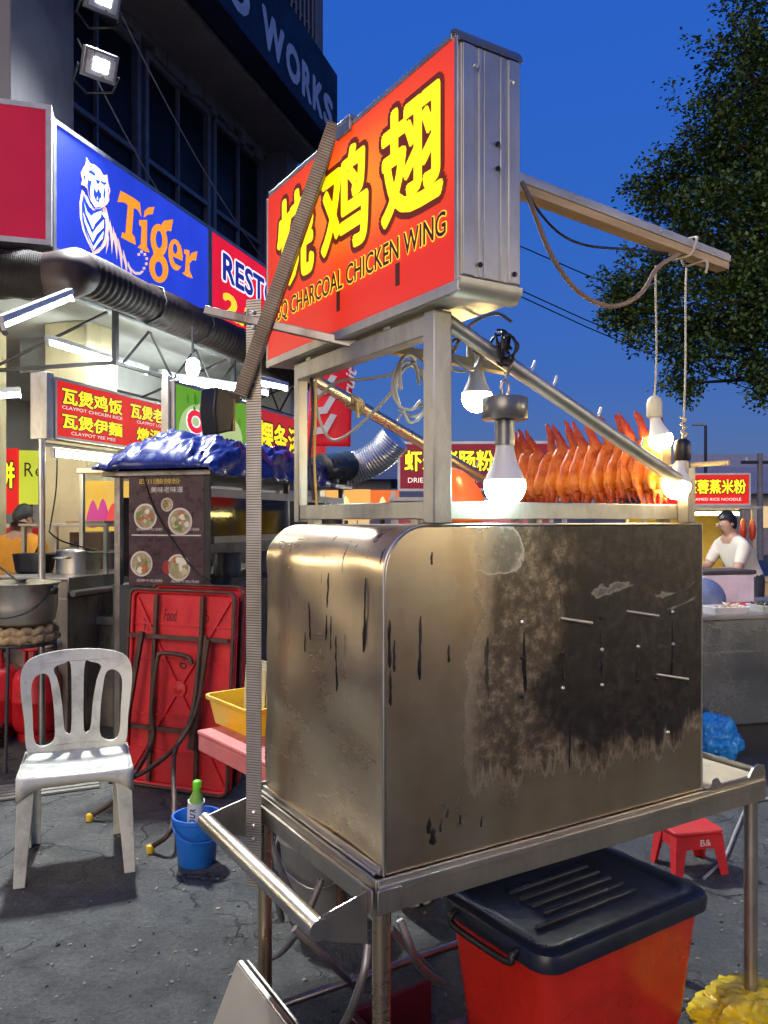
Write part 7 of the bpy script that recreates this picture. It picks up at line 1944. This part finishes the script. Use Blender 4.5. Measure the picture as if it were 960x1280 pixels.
# white shirt, bending to the left over the counter
JW = dict(pelvis=(.16, 0, .90), waist=(.12, 0, 1.04), chest=(.03, 0, 1.24), neck=(-.04, 0, 1.37), head=(-.07, 0, 1.42), crown=(-.095, 0, 1.535), shl=(-.03, -.19, 1.26), ell=(-.13, -.22, 1.04), wrl=(-.36, -.16, 1.03), hal=(-.43, -.14, 1.02),
          shr=(-.03, .19, 1.26), elr=(-.14, .22, 1.05), wrr=(-.36, .15, 1.03), har=(-.43, .13, 1.02), hil=(.16, -.09, .86), knl=(.14, -.10, .47), anl=(.18, -.10, .09), tol=(.04, -.10, .035), hir=(.16, .09, .86), knr=(.12, .10, .47), anr=(.18, .10, .09), tor=(.04, .10, .035))
pw = W(918, 650, 7.5)
RW = dict(RAD); 
for k_ in ('pelvis', 'waist', 'chest'): RW[k_] = (RAD[k_][1], RAD[k_][0])
t, b, hc, up = person('cook in a white t-shirt bending over the stall at the right', (pw.x, pw.y, 0), R(12), JW, RW, WS, PT)
head_bits(t, hc, up, Vector((-1, .05, -.35)))
fingers(t, Vector(JW['hal']), Vector((-1, .2, 0)), 1); fingers(t, Vector(JW['har']), Vector((-1, -.2, 0)), -1)

# ================================================================ unseen stalls added along the row for warm fill and reflections in the steel
def fill_stall(label, sgl, x, y, red, word, rz=R(-84)):
    F = Frame((x, y, 0), rz)
    t = thing('fill_stall', label, 'food stall', F.o, F.rz)
    B(-1.0, 1.0, 0.0, 0.8, 0.0, 0.9).build('counter', STEEL_D, t, bevel=.006)
    B(-1.05, 1.05, -0.05, 0.85, 0.901, 0.93).build('worktop', STEEL, t, bevel=.004)
    B(-1.0, 1.0, 1.5, 1.55, 0.0, 2.3).build('rear_panel', M('side_panel_cream', (0.68, .58, .40), .6), t)
    B(-1.1, 1.1, -0.2, 1.6, 2.3, 2.34).build('roof', STEEL_G, t)
    for a in (-1.0, 1.0):
        for b in (-0.1, 1.45): B(a - .025, a + .025, b - .025, b + .025, 0.0, 2.299).build('post', STEEL, t)
    s_ = fbox('stall_sign', sgl, -1.0, 1.0, 2.345, 2.80, red, y=-0.15, parent_frame=F, dep=.12, fr=.02, matf=ALU)
    dual(s_, word, 0.2, 1.8, 2.45, 2.70)
    tube_lamp(label.replace('stall', 'front tube lamp in the stall', 1), F.w(-0.8, 0.30, 2.22), F.w(0.8, 0.30, 2.22), .018, TUBEW)
    tube_lamp(label.replace('stall', 'rear tube lamp in the stall', 1), F.w(-0.8, 1.05, 2.22), F.w(0.8, 1.05, 2.22), .018, TUBEW)  # second tube added to brighten the reflections in the hood box
fill_stall('unseen wonton noodle stall added for warm fill on the right of the lane', 'red sign over the unseen wonton noodle stall added on the right of the lane', 4.3, 2.2, REDS, '云吞面')
fill_stall('unseen fish ball soup stall added for warm fill on the right of the lane', 'red sign over the unseen fish ball soup stall added on the right of the lane', 4.1, -0.4, REDS, '鱼丸汤')
fill_stall('unseen drinks stall added for reflections left of the chair', 'red sign over the unseen drinks stall added left of the chair', -4.0, 3.9, REDS, '凉茶', R(78))
